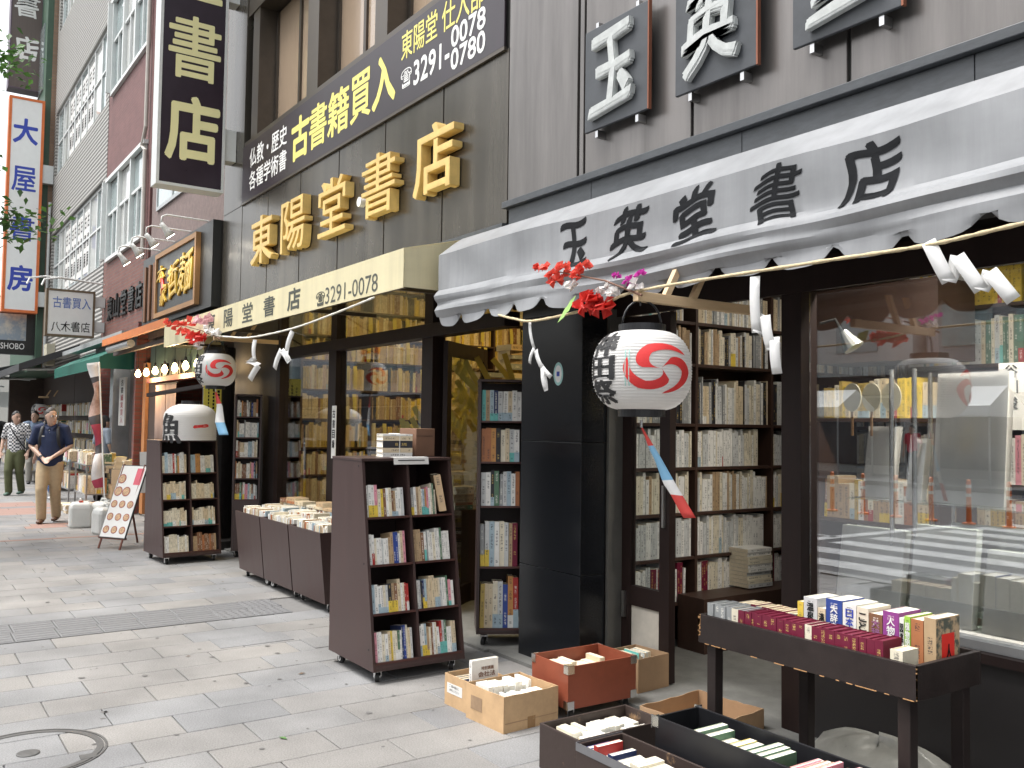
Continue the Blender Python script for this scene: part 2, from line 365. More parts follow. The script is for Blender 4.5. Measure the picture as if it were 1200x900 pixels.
TACT = mk("tactile block", (.15, .15, .152), .7, var=.12, scale=40, bump=.15)
REDP = mk("red granite paving", (.27, .17, .14), .7, var=.15, scale=100)
road = MB().box(-160, 60, -70, 60, -.4, -.13).build("road", ASPH); tag(road, kind="structure")
pav = MB().box(-90, 14, -.62, 14, -.3, -.012).build("pavement", GROUT); tag(pav, kind="structure")
kerb = MB().box(-90, 14, -.78, -.62, -.3, .004).build("kerb", STONE[3]); tag(kerb, kind="structure")
opp = MB().box(-90, 30, -30, -17.2, -.3, 0).build("opposite_pavement", STONE[1]); tag(opp, kind="structure")
zeb = MB()
for i in range(16): zeb.box(-8.5, -4.3, -1.35-i*.98, -.87-i*.98, -.128, -.126)
tag(zeb.build("zebra_crossing", PAINT), kind="structure")
ll = MB()
ll.box(-100, -8.9, -1.15, -1.0, -.128, -.126); ll.box(-100, -8.9, -4.6, -4.48, -.128, -.126); ll.box(-9.0, -8.75, -8, -1.2, -.128, -.126)
tag(ll.build("road_line", PAINT), kind="structure")
def chamfer_slab(w, l, h=.02, e=.0035):
    m = MB(); a, b = w/2, l/2
    m.add([(-a, -b, -h), (a, -b, -h), (a, b, -h), (-a, b, -h), (-a, -b, -e), (a, -b, -e), (a, b, -e), (-a, b, -e), (-a+e, -b+e, 0), (a-e, -b+e, 0), (a-e, b-e, 0), (-a+e, b-e, 0)],
          [(0, 1, 5, 4), (1, 2, 6, 5), (2, 3, 7, 6), (3, 0, 4, 7), (4, 5, 9, 8), (5, 6, 10, 9), (6, 7, 11, 10), (7, 4, 8, 11), (8, 9, 10, 11)]); return m
PITCH, TL = .31, .54
protos = []
for i in range(5):
    o = chamfer_slab(PITCH-.006, TL-.006).build("paving_stone", STONE[i], pav); protos.append(o.data); col.objects.unlink(o); bpy.data.objects.remove(o)
farpav = MB()
rows = [(-4.365+PITCH*k) for k in range(13, -9, -1)]
rows = [x for x in [-4.365-.01+PITCH*k for k in range(12, -9, -1)]]        # near rows, down to the tactile strip
xs = [x-PITCH/2 for x in rows if x-PITCH > -7.19]
far_rows = [-7.82-PITCH/2-PITCH*k for k in range(17)]
red_after = -7.82-PITCH*17
ntile = 0
for j, x in enumerate(xs+far_rows):
    off = 1.02 + (TL/2 if j % 2 else 0) + rnd.uniform(-.015, .015)
    for k in range(-4, 7):
        y = off+TL*(k+.5)
        if y > 3.75 or y < -.5: continue
        mi = rnd.choices(range(5), (4, 4, 3, 3, 1.3))[0]
        if -2.6 > x and y+.27 > .05*abs(x)+.0 and ntile < 296:
            o = bpy.data.objects.new("paving_stone", protos[mi]); col.objects.link(o); o.parent = pav; o.location = (x, y, rnd.uniform(-.0012, .0012)); o.rotation_euler = (rnd.uniform(-.002, .002), rnd.uniform(-.003, .003), 0); ntile += 1
        else:
            c = chamfer_slab(PITCH-.006, TL-.006); farpav.add([(a+x, b+y, d) for a, b, d in c.v], c.f, mi)
def far_slab(x, y, w, l, mi):
    farpav.box(x-w/2, x+w/2, y-l/2, y+l/2, -.02, 0, mi)
x = red_after-.1
tag(MB().box(red_after-.11, red_after-.005, -.6, 3.5, -.02, .001).build("red_paving_strip", REDP, pav))
x = red_after-.12
while x > -48:
    off = rnd.uniform(0, .5)
    for k in range(-2, 8):
        y = -.5+off+TL*(k+.5)
        if y < 3.5 and y > -.55:
            red = ((-19 < x < -16.4 and 1.2 < y < 2.5 and rnd.random() < .85) or (-14.8 < x < -14.2 and 1.7 < y < 2.2))
            far_slab(x-PITCH/2, y, PITCH-.006, TL-.006, 5 if red else rnd.randrange(5))
    x -= PITCH
fp = farpav.build("far_paving_stones", STONE+[REDP], pav); fp["kind"] = "stuff"
# tactile blocks: bars along the crossing direction, then a patch of dots
def tactile(x, y, dots):
    m = MB(); m.add(*(lambda c: (c.v, c.f))(chamfer_slab(.304, .282)))
    if dots:
        for i in range(5):
            for j in range(5): m.lathe([(.016, 0), (.011, .005)], (-.12+.06*i, -.112+.056*j, 0), 8)
    else:
        for i in range(4):
            m.prism([(-.1125+.075*i-.018, -.128, 0), (-.1125+.075*i+.018, -.128, 0), (-.1125+.075*i+.012, -.128, .005), (-.1125+.075*i-.012, -.128, .005)], (0, .256, 0))
    o = m.build("tactile_block", TACT, pav, loc=(x, y, .001)); return o
tb, td = tactile(-7.03-.31, 9, False), tactile(-7.03-.62, 9, True)
for i, x in enumerate((-7.345, -7.655)):
    for k in range(11):
        y = -.35+.287*(k+.5)+.02*i
        src = td if (k >= 10 or (k == 9 and i == 0)) else tb
        o = bpy.data.objects.new("tactile_block", src.data); col.objects.link(o); o.parent = pav; o.location = (x, y, .001)
for o in (tb, td): bpy.data.objects.remove(o)
# a few darker cut stones in front of the low cases
for x, y in ((-6.42, 2.2), (-6.1, 2.75)):
    MB().box(x-.15, x+.15, y-.26, y+.26, -.02, .003).build("paving_stone", STONE[4], pav)
# paved manhole cover
IRON = mk("cast iron", (.1, .098, .095), .55, .3, scale=30, bump=.3)
mh = empty("manhole_cover", (-4.78, .6, 0), "round iron manhole ring inlaid with paving slabs, bottom left of the pavement", "manhole")
rg = MB(); S = 48
for r0, r1, z in ((.29, .32, .004), (.327, .338, .004)):
    o = len(rg.v)
    for k in range(S):
        a = 2*math.pi*k/S
        rg.v += [(r0*math.cos(a), r0*math.sin(a), z), (r1*math.cos(a), r1*math.sin(a), z), (r1*math.cos(a), r1*math.sin(a), -.02), (r0*math.cos(a), r0*math.sin(a), -.02)]
    for k in range(S):
        a, b = o+4*k, o+4*((k+1) % S)
        rg.face([a, a+1, b+1, b]); rg.face([a+1, a+2, b+2, b+1]); rg.face([a, b, b+3, a+3])
rg.build("ring", IRON, mh)
MB().lathe([(.05, -.01), (.05, .004), (.044, .006), (.0, .006)], (0, 0, 0), 24).build("keyhole_cap", IRON, mh)
MB().box(.16, .22, .19, .26, -.01, .005).build("lifting_lug", IRON, mh)
# old gum and oil spots trodden into the stone
gs = MB()
for i in range(150):
    x, y = rnd.uniform(-11, -3.2), rnd.uniform(.2, 3.3); s_ = rnd.choice((.006, .008, .01, .014, .02)); n_ = 9
    gs.add([(x+math.cos(t*.698)*s_*rnd.uniform(.7, 1.2), y+math.sin(t*.698)*s_*rnd.uniform(.7, 1.2), .0026) for t in range(n_)], [tuple(range(n_))])
tag(gs.build("trodden_spots", mk("trodden gum", (.12, .115, .11), .8, var=.2)), "dark trodden gum and oil spots dotted over the pavement", "stains", kind="stuff")
# fallen leaves and grit
LEAFB = mk("dry leaf", (.12, .08, .05), .8); LEAFG = mk("green leaf", (.08, .17, .05), .6)
lt_ = MB()
for i in range(10):
    x, y = rnd.uniform(-11, -3.6), rnd.uniform(.3, 3.2); s = rnd.uniform(.008, .03); a = rnd.uniform(0, 6.3); m = 1 if rnd.random() < .16 else 0
    c_, s_ = math.cos(a)*s, math.sin(a)*s
    lt_.add([(x-c_, y-s_, .003), (x+s_*.5, y-c_*.5, .006), (x+c_, y+s_, .004), (x-s_*.5, y+c_*.5, .007)], [(0, 1, 2, 3)], m)
ltb = lt_.build("leaf_litter", [LEAFB, LEAFG]); tag(ltb, "small fallen leaves and grit scattered over the pavement", "leaf litter", kind="stuff")

# ================================================================ BOOKSHOP WITH THE GREY AWNING
PANEL = mk("taupe metal panel", (.185, .172, .163), .3, .6, var=.14, scale=1.2, stretch=(1, 1, .35), bump=.06, bscale=2.2, streak=.3, sfreq=5)
BRONZE = mk("bronze metal panel", (.1, .089, .073), .26, .55, var=.2, scale=.9, stretch=(1, 1, .4), bump=.06, bscale=1.8, streak=.3, sfreq=6)
BLACKG = mk("black granite", (.008, .009, .011), .2, 0, var=.6, scale=120, spec=.35)
SLATEG = mk("dark fascia stone", (.055, .06, .066), .4, var=.25, scale=10, stretch=(1, 1, 3), bump=.05)
DWOOD = mk("dark brown painted timber", (.015, .008, .007), .5, spec=.25, var=.25, scale=9, stretch=(1, 1, .15), bump=.05, bscale=40)
DMETAL = mk("dark brown metal", (.012, .008, .007), .5, .0, spec=.25, var=.2)
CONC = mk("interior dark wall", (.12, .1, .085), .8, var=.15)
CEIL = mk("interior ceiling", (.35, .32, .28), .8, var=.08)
FLOORG = mk("worn grey stone floor", (.16, .16, .15), .7, var=.2, scale=9, bump=.1)
SEAM = mk("panel joint sealant", (.05, .048, .045), .7)
STEEL = mk("stainless steel", (.55, .55, .55), .3, 1., var=.08)
G = empty("bookshop_building", (-2.5, 3.6, 0), "bookshop with taupe metal panels above the long grey awning", "building")
bx("wall", SEAM, G, -5.245, 2.5, 3.575, 3.8, 2.45, 9)
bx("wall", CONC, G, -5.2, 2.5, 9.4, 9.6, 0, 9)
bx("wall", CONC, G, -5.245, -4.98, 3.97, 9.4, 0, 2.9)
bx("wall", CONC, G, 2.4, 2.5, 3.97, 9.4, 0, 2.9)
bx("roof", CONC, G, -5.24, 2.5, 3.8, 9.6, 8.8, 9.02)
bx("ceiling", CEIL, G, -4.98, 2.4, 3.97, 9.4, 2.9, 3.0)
fl = MB().box(-5.24, 2.5, 3.45, 9.4, -.1, .022).build("shop_floor", FLOORG); tag(fl, kind="structure")
px_ = [(-5.245, -4.47), (-4.445, -4.405), (-4.385, -3.475), (-3.455, -2.497), (-2.477, -1.51), (-1.49, -.52), (-.5, .5), (.52, 1.5), (1.52, 2.5)]
for a, b in px_:
    for z0, z1 in ((3.115, 6.0), (6.02, 8.95)): bx("wall_panel", PANEL, G, a, b, 3.555, 3.574, z0, z1, bevel=.004)
for x in (-2.487,): 
    wpart("panel_bolt", MB().tube([(x, 3.56, 3.41), (x, 3.535, 3.41)], .03, 14), mk("rusty bolt", (.12, .07, .05), .6, .4), G)
for i, (a, b) in enumerate(((-5.2, -4.3), (-4.296, -3.1), (-3.096, -1.9), (-1.896, -.7), (-.696, .6), (.604, 2.5))):
    bx("fascia_stone", SLATEG, G, a, b, 3.535, 3.574, 2.5, 3.062, bevel=.002)
bx("fascia_ledge", SLATEG, G, -5.24, 2.5, 3.50, 3.574, 3.065, 3.112, bevel=.004)
# granite pillar
pl = bx("granite_pillar", SEAM, G, -5.035, -4.415, 3.575, 3.745, 0, 2.5)
for z0, z1 in ((.0, .622), (.626, 1.448), (1.452, 2.27), (2.274, 2.5)):
    o = MB().box(-5.05+2.5, -4.40+2.5, 3.56-3.6, 3.76-3.6, z0, z1).build("granite_block", BLACKG, pl, bevel=.003)
bx("door_jamb", mk("grey stone jamb", (.09, .088, .08), .6, var=.2), G, -4.398, -4.375, 3.765, 3.93, .02, 2.3)
bx("header_beam", DMETAL, G, -4.6, 2.4, 3.84, 3.97, 2.27, 2.9)
bx("header_rail", DWOOD, G, -4.42, 2.4, 3.82, 3.839, 2.25, 2.42)
# door leaf
dr = bx("door", DWOOD, G, -4.37, -4.29, 3.875, 3.92, .03, 2.25)
def dpart(n, m, *a): 
    x0, x1, y0, y1, z0, z1 = a
    return MB().box(x0+2.5, x1+2.5, y0-3.6, y1-3.6, z0, z1).build(n, m, dr)
dpart("stile", DWOOD, -4.03, -3.945, 3.872, 3.923, .03, 2.25)
for z0, z1 in ((.03, .16), (.44, .56), (2.14, 2.245)): dpart("rail", DWOOD, -4.29, -4.03, 3.876, 3.919, z0, z1)
dpart("pane", GLASS, -4.29, -4.03, 3.894, 3.9, .56, 2.14)
dpart("kick_panel", mk("weathered pale panel", (.42, .39, .34), .7, var=.15), -4.29, -4.03, 3.888, 3.906, .16, .44)
dpart("handle", STEEL, -4.345, -4.325, 3.852, 3.874, .36, .52)
dpart("handle", STEEL, -3.99, -3.975, 3.85, 3.871, .95, 1.2)
# window post, sill, panes
bx("window_post", DWOOD, G, -3.09, -2.965, 3.83, 3.96, .022, 2.27, bevel=.004)
bx("window_post", DWOOD, G, .35, .45, 3.83, 3.96, .022, 2.27)
bx("stall_riser", mk("dark stall riser", (.014, .012, .012), .5), G, -2.965, 2.4, 3.86, 3.95, .022, .58)
bx("window_sill", DWOOD, G, -2.965, 2.4, 3.82, 3.97, .58, .62)
bx("sill_rail", mk("grey aluminium rail", (.28, .28, .28), .4, .6), G, -2.965, 2.4, 3.86, 3.94, .622, .66)
w1 = bx("window_pane", WGLASS, G, -2.963, .35, 3.896, 3.902, .66, 2.268)
bx("window_pane", GLASS, G, .45, 2.4, 3.896, 3.902, .66, 2.268)
# name plates with brushed raised letters
PLATE = mk("dark painted plate", (.05, .055, .062), .45, var=.25, scale=5); LETW = mk("weathered white letter", (.46, .48, .47), .55, var=.18, scale=14); COPPER = mk("copper edge", (.25, .1, .06), .5, .6)
for (x0, x1, ch, lab) in ((-4.30, -3.74, "玉", "dark square plate with white character 玉, leftmost on the panelled wall"), (-3.52, -2.96, "英", "dark square plate with white character 英 on the panelled wall"), (-2.74, -2.18, "堂", "dark square plate with white character 堂, rightmost and cut by the top edge")):
    z0, z1 = 3.35, 3.98
    P_ = empty("name_plate", ((x0+x1)/2, 3.5, z0), lab, "sign", "name plates on the panelled wall")
    bx("plate", PLATE, P_, x0, x1, 3.48, 3.5, z0, z1, bevel=.004)
    bx("edge", COPPER, P_, x1+.001, x1+.011, 3.478, 3.502, z0, z1)
    for xx in (x0+.1, x1-.1):
        bx("bracket", STEEL, P_, xx-.012, xx+.012, 3.492, 3.553, z0-.045, z0-.001); bx("bracket", STEEL, P_, xx-.012, xx+.012, 3.492, 3.553, z1+.001, z1+.035)
    letter("character", ch, ((x0+x1)/2, 3.479, (z0+z1)/2), PX, PZ, (x1-x0)*.64, (z1-z0)*.72, LETW, P_, off=.036, ext=.02, br=.05, depth=.028, nib=.03)

# ---------------- grey awning
GREYF = mk("grey awning canvas", (.29, .298, .31), .4, var=.14, scale=2.2, stretch=(.6, 1, 1), bump=.12, bscale=9, trans=.12, streak=.16, sfreq=6)
INK = mk("faded black awning ink", (.014, .015, .017), .8, var=.3, scale=14, spec=.15)
aw = empty("awning", (-2.5, 3.5, 2.5), "long grey canvas awning with brushed black characters and a scalloped valance", "awning")
prof = [(3.53, 2.83), (3.3, 2.80), (3.16, 2.80), (3.07, 2.73), (2.982, 2.66), (2.985, 2.58), (2.987, 2.50), (2.984, 2.425), (2.97, 2.405), (2.952, 2.385), (2.95, 2.365), (2.962, 2.345), (2.966, 2.33), (2.958, 2.31), (2.955, 2.293), (2.966, 2.27), (2.972, 2.245), (2.97, 2.21)]
arc = [0]
for i in range(1, len(prof)): arc.append(arc[-1]+math.hypot(prof[i][0]-prof[i-1][0], prof[i][1]-prof[i-1][1]))
X0, X1, PER, NOTCH0 = -5.2, 1.2, .305, -4.9
def sag(x, i):
    """sideways waviness of the loose valance"""
    if i < 8: return 0.
    k = (i-8)/9
    return k*(.018*math.sin(x*2.1+1)+.012*math.sin(x*5.3))+.008*math.sin(x*3.1+i)
def notch(x):
    d = ((x-NOTCH0+PER/2) % PER)-PER/2; d = abs(d)/(PER/2)
    return (1-d)**4
def awn_pt(x, s, out=0.):
    i = 0
    while i < len(arc)-2 and arc[i+1] < s: i += 1
    t = min(1.15, (s-arc[i])/(arc[i+1]-arc[i])); a, b = prof[i], prof[i+1]
    y, z = a[0]+(b[0]-a[0])*t, a[1]+(b[1]-a[1])*t; dy, dz = b[0]-a[0], b[1]-a[1]; l = math.hypot(dy, dz)
    w = sag(x, i)*(1-t)+sag(x, i+1)*t
    if s > arc[3]: w += .007*math.sin(x*4.3+s*9)*math.sin(x*1.7+2)+.005*math.sin(x*9.1-s*14)*math.sin(x*.9)
    return (x, y+w+out*dz/l, z-out*dy/l + (.012*math.sin(x*1.3+s*3)+.005*math.sin(x*4.1))*(1 if s > arc[2] else 0))
am = MB(); nx = int((X1-X0)/.03); S_ = []
for i in range(len(arc)-1): S_ += [arc[i]+(arc[i+1]-arc[i])*k/2 for k in range(2)]
S_ += [arc[-1]]
for a in range(nx+1):
    x = X0+(X1-X0)*a/nx
    for j, s in enumerate(S_):
        p = awn_pt(x, s)
        if j == len(S_)-1: p = (p[0], p[1]+.02*notch(x), p[2]+.08*notch(x)-.016+.012*math.sin(x*7.3)*math.sin(x*2.9))
        elif j == len(S_)-2: p = (p[0], p[1]+.01*notch(x), p[2]+.06*notch(x)-.008)
        elif j == len(S_)-3: p = (p[0], p[1], p[2]+.025*notch(x))
        am.v.append(p)
k = len(S_)
for a in range(nx):
    for j in range(k-1): am.face([a*k+j, a*k+j+1, (a+1)*k+j+1, (a+1)*k+j])
ca = wpart("canvas", am, GREYF, aw, smooth=True); sm = ca.modifiers.new("thickness", 'SOLIDIFY'); sm.thickness = .003; sm.offset = 1; es = ca.modifiers.new('crease', 'EDGE_SPLIT'); es.split_angle = R(21)
bx("front_bar", mk("dull aluminium", (.35, .35, .36), .45, .7), aw, X0+.01, X1-.01, 3.0, 3.03, 2.40, 2.43)
bx("back_bar", MATS["dull aluminium"], aw, X0+.01, X1-.01, 3.46, 3.5, 2.76, 2.8)
for xx in (-4.6, -3.2, -1.8, -.4): bx("arm", MATS["dull aluminium"], aw, xx-.015, xx+.015, 3.031, 3.459, 2.62, 2.65)
s_c = arc[4]+(2.655-2.515)
for (x0, x1, ch) in ((-3.90, -3.64, "玉"), (-3.46, -3.18, "英"), (-3.02, -2.75, "堂"), (-2.56, -2.29, "書"), (-2.13, -1.87, "店")):
    xc, w = (x0+x1)/2, x1-x0
    letter("character", ch, (0, 0, 0), PX, PZ, w*.9, .235, INK, aw, off=.016, ext=0, br=.06, split=9, wrap=lambda a, b, e, xc=xc: awn_pt(xc+a, s_c-b, .0045+e), nib=.035)

# ================================================================ BOOKSHOP WITH THE CREAM AWNING
T = empty("bookshop_building", (-8.5, 3.6, 0), "bronze-clad bookshop with raised gold characters above its cream awning", "building")
bx("wall", SEAM, T, -11.9, -5.25, 3.575, 3.8, 2.9, 4.97)
bx("wall", BRONZE, T, -11.9, -5.25, 3.66, 3.9, 6.9, 12)
bx("wall", CONC, T, -11.9, -5.3, 9.0, 9.2, 0, 12)
bx("wall", CONC, T, -11.9, -11.7, 3.9, 9.0, 0, 12)
bx("wall", CONC, T, -5.42, -5.25, 3.97, 9.0, 0, 12)
bx("roof", CONC, T, -11.89, -5.26, 3.9, 9.1, 11.8, 12.02)
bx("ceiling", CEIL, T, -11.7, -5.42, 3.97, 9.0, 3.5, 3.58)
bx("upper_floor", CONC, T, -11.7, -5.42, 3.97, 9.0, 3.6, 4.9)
tag(MB().box(-11.9, -5.25, 3.42, 9.0, -.1, .018).build("shop_floor", FLOORG), kind="structure")
for a, b in ((-11.895, -11.13), (-11.11, -10.2), (-10.18, -9.2), (-9.18, -8.2), (-8.18, -7.2), (-7.18, -6.18), (-6.16, -5.255)):
    bx("wall_panel", BRONZE, T, a, b, 3.555, 3.574, 2.975, 4.235, bevel=.003)
bx("wall_panel", BRONZE, T, -11.895, -11.13, 3.555, 3.9, 4.24, 7.4, bevel=.003)
bx("wall_panel", BRONZE, T, -11.895, -11.13, 3.555, 3.9, 7.42, 12, bevel=.003)
bx("wall_panel", BRONZE, T, -5.6, -5.255, 3.555, 3.9, 4.972, 8.4, bevel=.003)
bx("fascia_ledge", SLATEG, T, -11.9, -5.245, 3.51, 3.574, 2.9, 2.97)
FRAME = mk("bronze window frame", (.1, .085, .07), .35, .6); CURT = mk("brown glass blind", (.36, .27, .19), .25, var=.12, scale=1.5, stretch=(1, 1, .3), coat=.6); 
bx("window_sill", FRAME, T, -11.12, -5.6, 3.56, 3.9, 4.96, 5.02)
bx("window_head", FRAME, T, -11.12, -5.6, 3.57, 3.9, 6.62, 6.9)
for x0, x1 in ((-10.95, -10.72), (-9.15, -8.85), (-7.5, -7.25), (-5.85, -5.61)): bx("window_pier", FRAME, T, x0, x1, 3.58, 3.9, 5.021, 6.619)
for x0, x1 in ((-10.72, -9.15), (-8.85, -7.5), (-7.25, -5.85)):
    w_ = bx("window", FRAME, T, x0+.002, x1-.002, 3.80, 3.86, 5.021, 5.07)
    for a, b in ((x0, x0+.05), ((x0+x1)/2-.03, (x0+x1)/2+.03), (x1-.05, x1)): MB().box(a+8.5, b+8.5, .19, .25, 5.072, 6.6).build("mullion", FRAME, w_)
    for a, b in ((x0+.051, (x0+x1)/2-.031), ((x0+x1)/2+.031, x1-.051)): MB().box(a+8.5, b+8.5, .215, .225, 5.072, 6.6).build("pane", CURT, w_)
# banner
BAN = mk("dark banner", (.028, .02, .026), .35, var=.25, scale=4); YEL = mk("yellow sign ink", (.8, .72, .2), .5, var=.06); WHT = mk("white sign ink", (.8, .8, .78), .5, var=.06)
bn = empty("sign_banner", (-8.2, 3.54, 4.27), "long dark banner with yellow 古書籍買入 lettering under the upper windows", "sign")
bx("panel", BAN, bn, -11.1, -5.29, 3.535, 3.553, 4.255, 4.95, bevel=.003)
bx("frame", FRAME, bn, -11.12, -5.28, 3.53, 3.553, 4.225, 4.252)
def ban(s, x0, x1, z0, z1, m, off=.025): word_on_street_face("lettering", s, x0, x1, z0, z1, 3.5345, m, bn, off=off, ext=0, depth=.001)
ban("仏教・歴史", -10.82, -9.58, 4.63, 4.86, WHT); ban("各種学術書", -10.82, -9.58, 4.35, 4.58, WHT)
for ch, x0, x1 in (("古", -9.42, -8.95), ("書", -8.92, -8.48), ("籍", -8.44, -7.95), ("買", -7.9, -7.47), ("入", -7.42, -6.99)): ban(ch, x0, x1, 4.38, 4.82, YEL, .035)
ban("東陽堂 仕入部", -6.87, -5.56, 4.66, 4.9, YEL, .02); ban("☎", -6.87, -6.68, 4.41, 4.57, WHT, .01); ban("3291-", -6.64, -6.06, 4.38, 4.58, WHT, .03); ban("0078", -6.03, -5.54, 4.49, 4.65, WHT, .03); ban("0780", -6.03, -5.54, 4.31, 4.47, WHT, .03)
GOLD = mk("gold painted letter", (.68, .48, .17), .45, .1, var=.14, scale=9)
gl = empty("shop_name_letters", (-8.2, 3.55, 3.3), "raised gold characters 東陽堂書店 on the bronze wall", "sign")
for ch, x0, x1 in (("東", -10.5, -9.74), ("陽", -9.52, -8.78), ("堂", -8.48, -7.78), ("書", -7.48, -6.78), ("店", -6.5, -5.82)):
    o = letter("character", ch, ((x0+x1)/2, 3.548, 3.64), PX, PZ, (x1-x0)*.92, .54, GOLD, gl, off=.014, ext=.05, depth=.085)
    for k in (-.22, .22): wpart("stud", MB().tube([((x0+x1)/2+k, 3.556, 3.4), ((x0+x1)/2+k, 3.5, 3.4)], .012, 6), FRAME, gl)
wpart("dot", MB().tube([(-7.6, 3.553, 3.58), (-7.6, 3.5, 3.58)], .045, 16), WHT, gl)
# cream awning
CREAM = mk("cream awning vinyl", (.78, .71, .47), .5, var=.06, scale=2.5, stretch=(.5, 1, 2), trans=.22, streak=.12, sfreq=5)
CINK = mk("dark awning lettering", (.07, .075, .06), .6, var=.2)
ca_ = empty("awning", (-8.5, 3.5, 2.5), "cream box awning with dark lettering and telephone number 3291-0078", "awning")
pf = [(3.52, 2.90), (2.80, 2.72), (2.797, 2.455)]
m = MB(); xa, xb = -11.66, -5.35
m.prism([(xa, 3.52, 2.90), (xa, 2.80, 2.722), (xa, 2.803, 2.716), (xa, 3.52, 2.894)], (xb-xa, 0, 0))
wpart("top_sheet", m, CREAM, ca_)
bx("front_valance", CREAM, ca_, xa, xb, 2.797, 2.801, 2.455, 2.7205)
for x in (xa, xb):
    wpart("side_sheet", MB().prism([(x-.002, 3.5, 2.885), (x-.002, 2.803, 2.714), (x-.002, 2.803, 2.46), (x-.002, 3.5, 2.46)], (.004, 0, 0)), CREAM, ca_)
for x in (-11.4, -9.3, -7.2, -5.6): bx("arm", FRAME, ca_, x-.015, x+.015, 2.82, 3.5, 2.475, 2.505)
for x in (-11.4, -9.3, -7.2, -5.6): wpart("strut", MB().tube([(x, 2.84, 2.50), (x, 3.48, 2.82)], .012, 6), FRAME, ca_)
bx("front_rail", FRAME, ca_, xa+.01, xb-.01, 2.804, 2.835, 2.458, 2.473)
def aw2(s, x0, x1, z0, z1, off=.015): word_on_street_face("lettering", s, x0, x1, z0, z1, 2.7965, CINK, ca_, off=off, ext=0, depth=.0012)
for ch, x0, x1 in (("東", -9.83, -9.55), ("陽", -9.24, -8.96), ("堂", -8.66, -8.37), ("書", -8.06, -7.78), ("店", -7.46, -7.18)): aw2(ch, x0, x1, 2.5, 2.68, .028)
aw2("☎", -6.83, -6.66, 2.475, 2.585, .012); aw2("3291-0078", -6.65, -5.73, 2.475, 2.605, .006)
# shop front
bx("transom_beam", DWOOD, T, -10.1, -5.42, 3.66, 3.8, 2.27, 2.38, bevel=.004)
for x0, x1 in ((-10.1, -9.98), (-8.6, -8.42), (-6.66, -6.48)):
    bx("window_post", DWOOD, T, x0, x1, 3.67, 3.79, .018, 2.269); bx("window_post", DWOOD, T, x0+.02, x1-.02, 3.68, 3.78, 2.381, 2.919)
bx("wall", mk("dark brown wall panel", (.012, .008, .007), .5, var=.2), T, -11.7, -10.101, 3.68, 3.85, .018, 2.92)
bx("header", DWOOD, T, -11.69, -5.42, 3.83, 3.96, 2.9, 3.5)
bx("stall_riser", DWOOD, T, -9.979, -8.601, 3.69, 3.77, .018, .12); bx("stall_riser", DWOOD, T, -8.419, -6.661, 3.69, 3.77, .018, .12)
for x0, x1 in ((-9.98, -8.6), (-8.42, -6.66)):
    bx("window_pane", GLASS, T, x0, x1, 3.725, 3.731, .12, 2.269)
for x0, x1 in ((-9.98, -8.58), (-8.44, -6.64), (-6.5, -5.43)): bx("transom_pane", GLASS, T, x0, x1, 3.725, 3.731, 2.381, 2.9)
# open glazed door: hinged at the post and swung inwards
dl = empty("shop_door", (-6.42, 3.76, .018), "dark framed glass door of the cream-awning shop standing open inwards", "door", rotz=R(127))
W_ = .95
for a, b in ((0, .09), (W_-.09, W_)): MB().box(a, b, -.02, .02, 0, 2.22).build("stile", DWOOD, dl)
for a, b in ((0, .16), (2.1, 2.22)): MB().box(.0905, W_-.0905, -.019, .019, a, b).build("rail", DWOOD, dl)
MB().box(.0905, W_-.0905, -.003, .003, .16, 2.1).build("pane", GLASS, dl)
for i, z in enumerate((.95, .55)): MB().box(.1, .2, -.0055, -.0035, z, z+.16).build("sticker", [mk("door sticker pale", (.55, .6, .62), .5), mk("door sticker dark", (.04, .05, .07), .5)][i], dl)
vs_ = empty("vertical_sign", (-8.5, 3.65, 1.15), "narrow white vertical notice on the window post of the cream-awning shop", "sign")
bx("board", WHT, vs_, -8.45, -8.35, 3.652, 3.658, 1.2, 1.72)
for i, ch in enumerate("古書目録"): word_on_street_face("character", ch, -8.43, -8.37, 1.6-i*.1, 1.68-i*.1, 3.651, INK, vs_, off=.02, ext=0, depth=.001)
# round dark column at the left end, with its yellow notice
cl = empty("dark_column", (-11.3, 3.38, 0), "dark rounded column at the left end of the cream-awning shop", "column")
MB().lathe([(.26, 0), (.26, .1), (.2, .13), (.19, .6), (.19, 2.46)], (0, 0, 0), 28).build("shaft", mk("dark column paint", (.03, .027, .026), .35, var=.3), cl, smooth=False)
yn = empty("yellow_notice", (-11.02, 3.22, 1.5), "yellow vertical notice hanging on the dark column by the lantern", "sign")
bx("board", mk("yellow notice board", (.75, .65, .1), .5, var=.05), yn, -11.03, -11.02, 3.12, 3.33, 1.5, 2.1)
for i in range(3):
    m = MB()
    for k in range(12-2*i):
        z = 2.05-k*.042-i*.03; m.box(-11.0195, -11.019, 3.28-i*.055, 3.28-i*.055+(.03, .022, .015)[i], z-.03, z)
    wpart("printed_column", m, INK, yn)
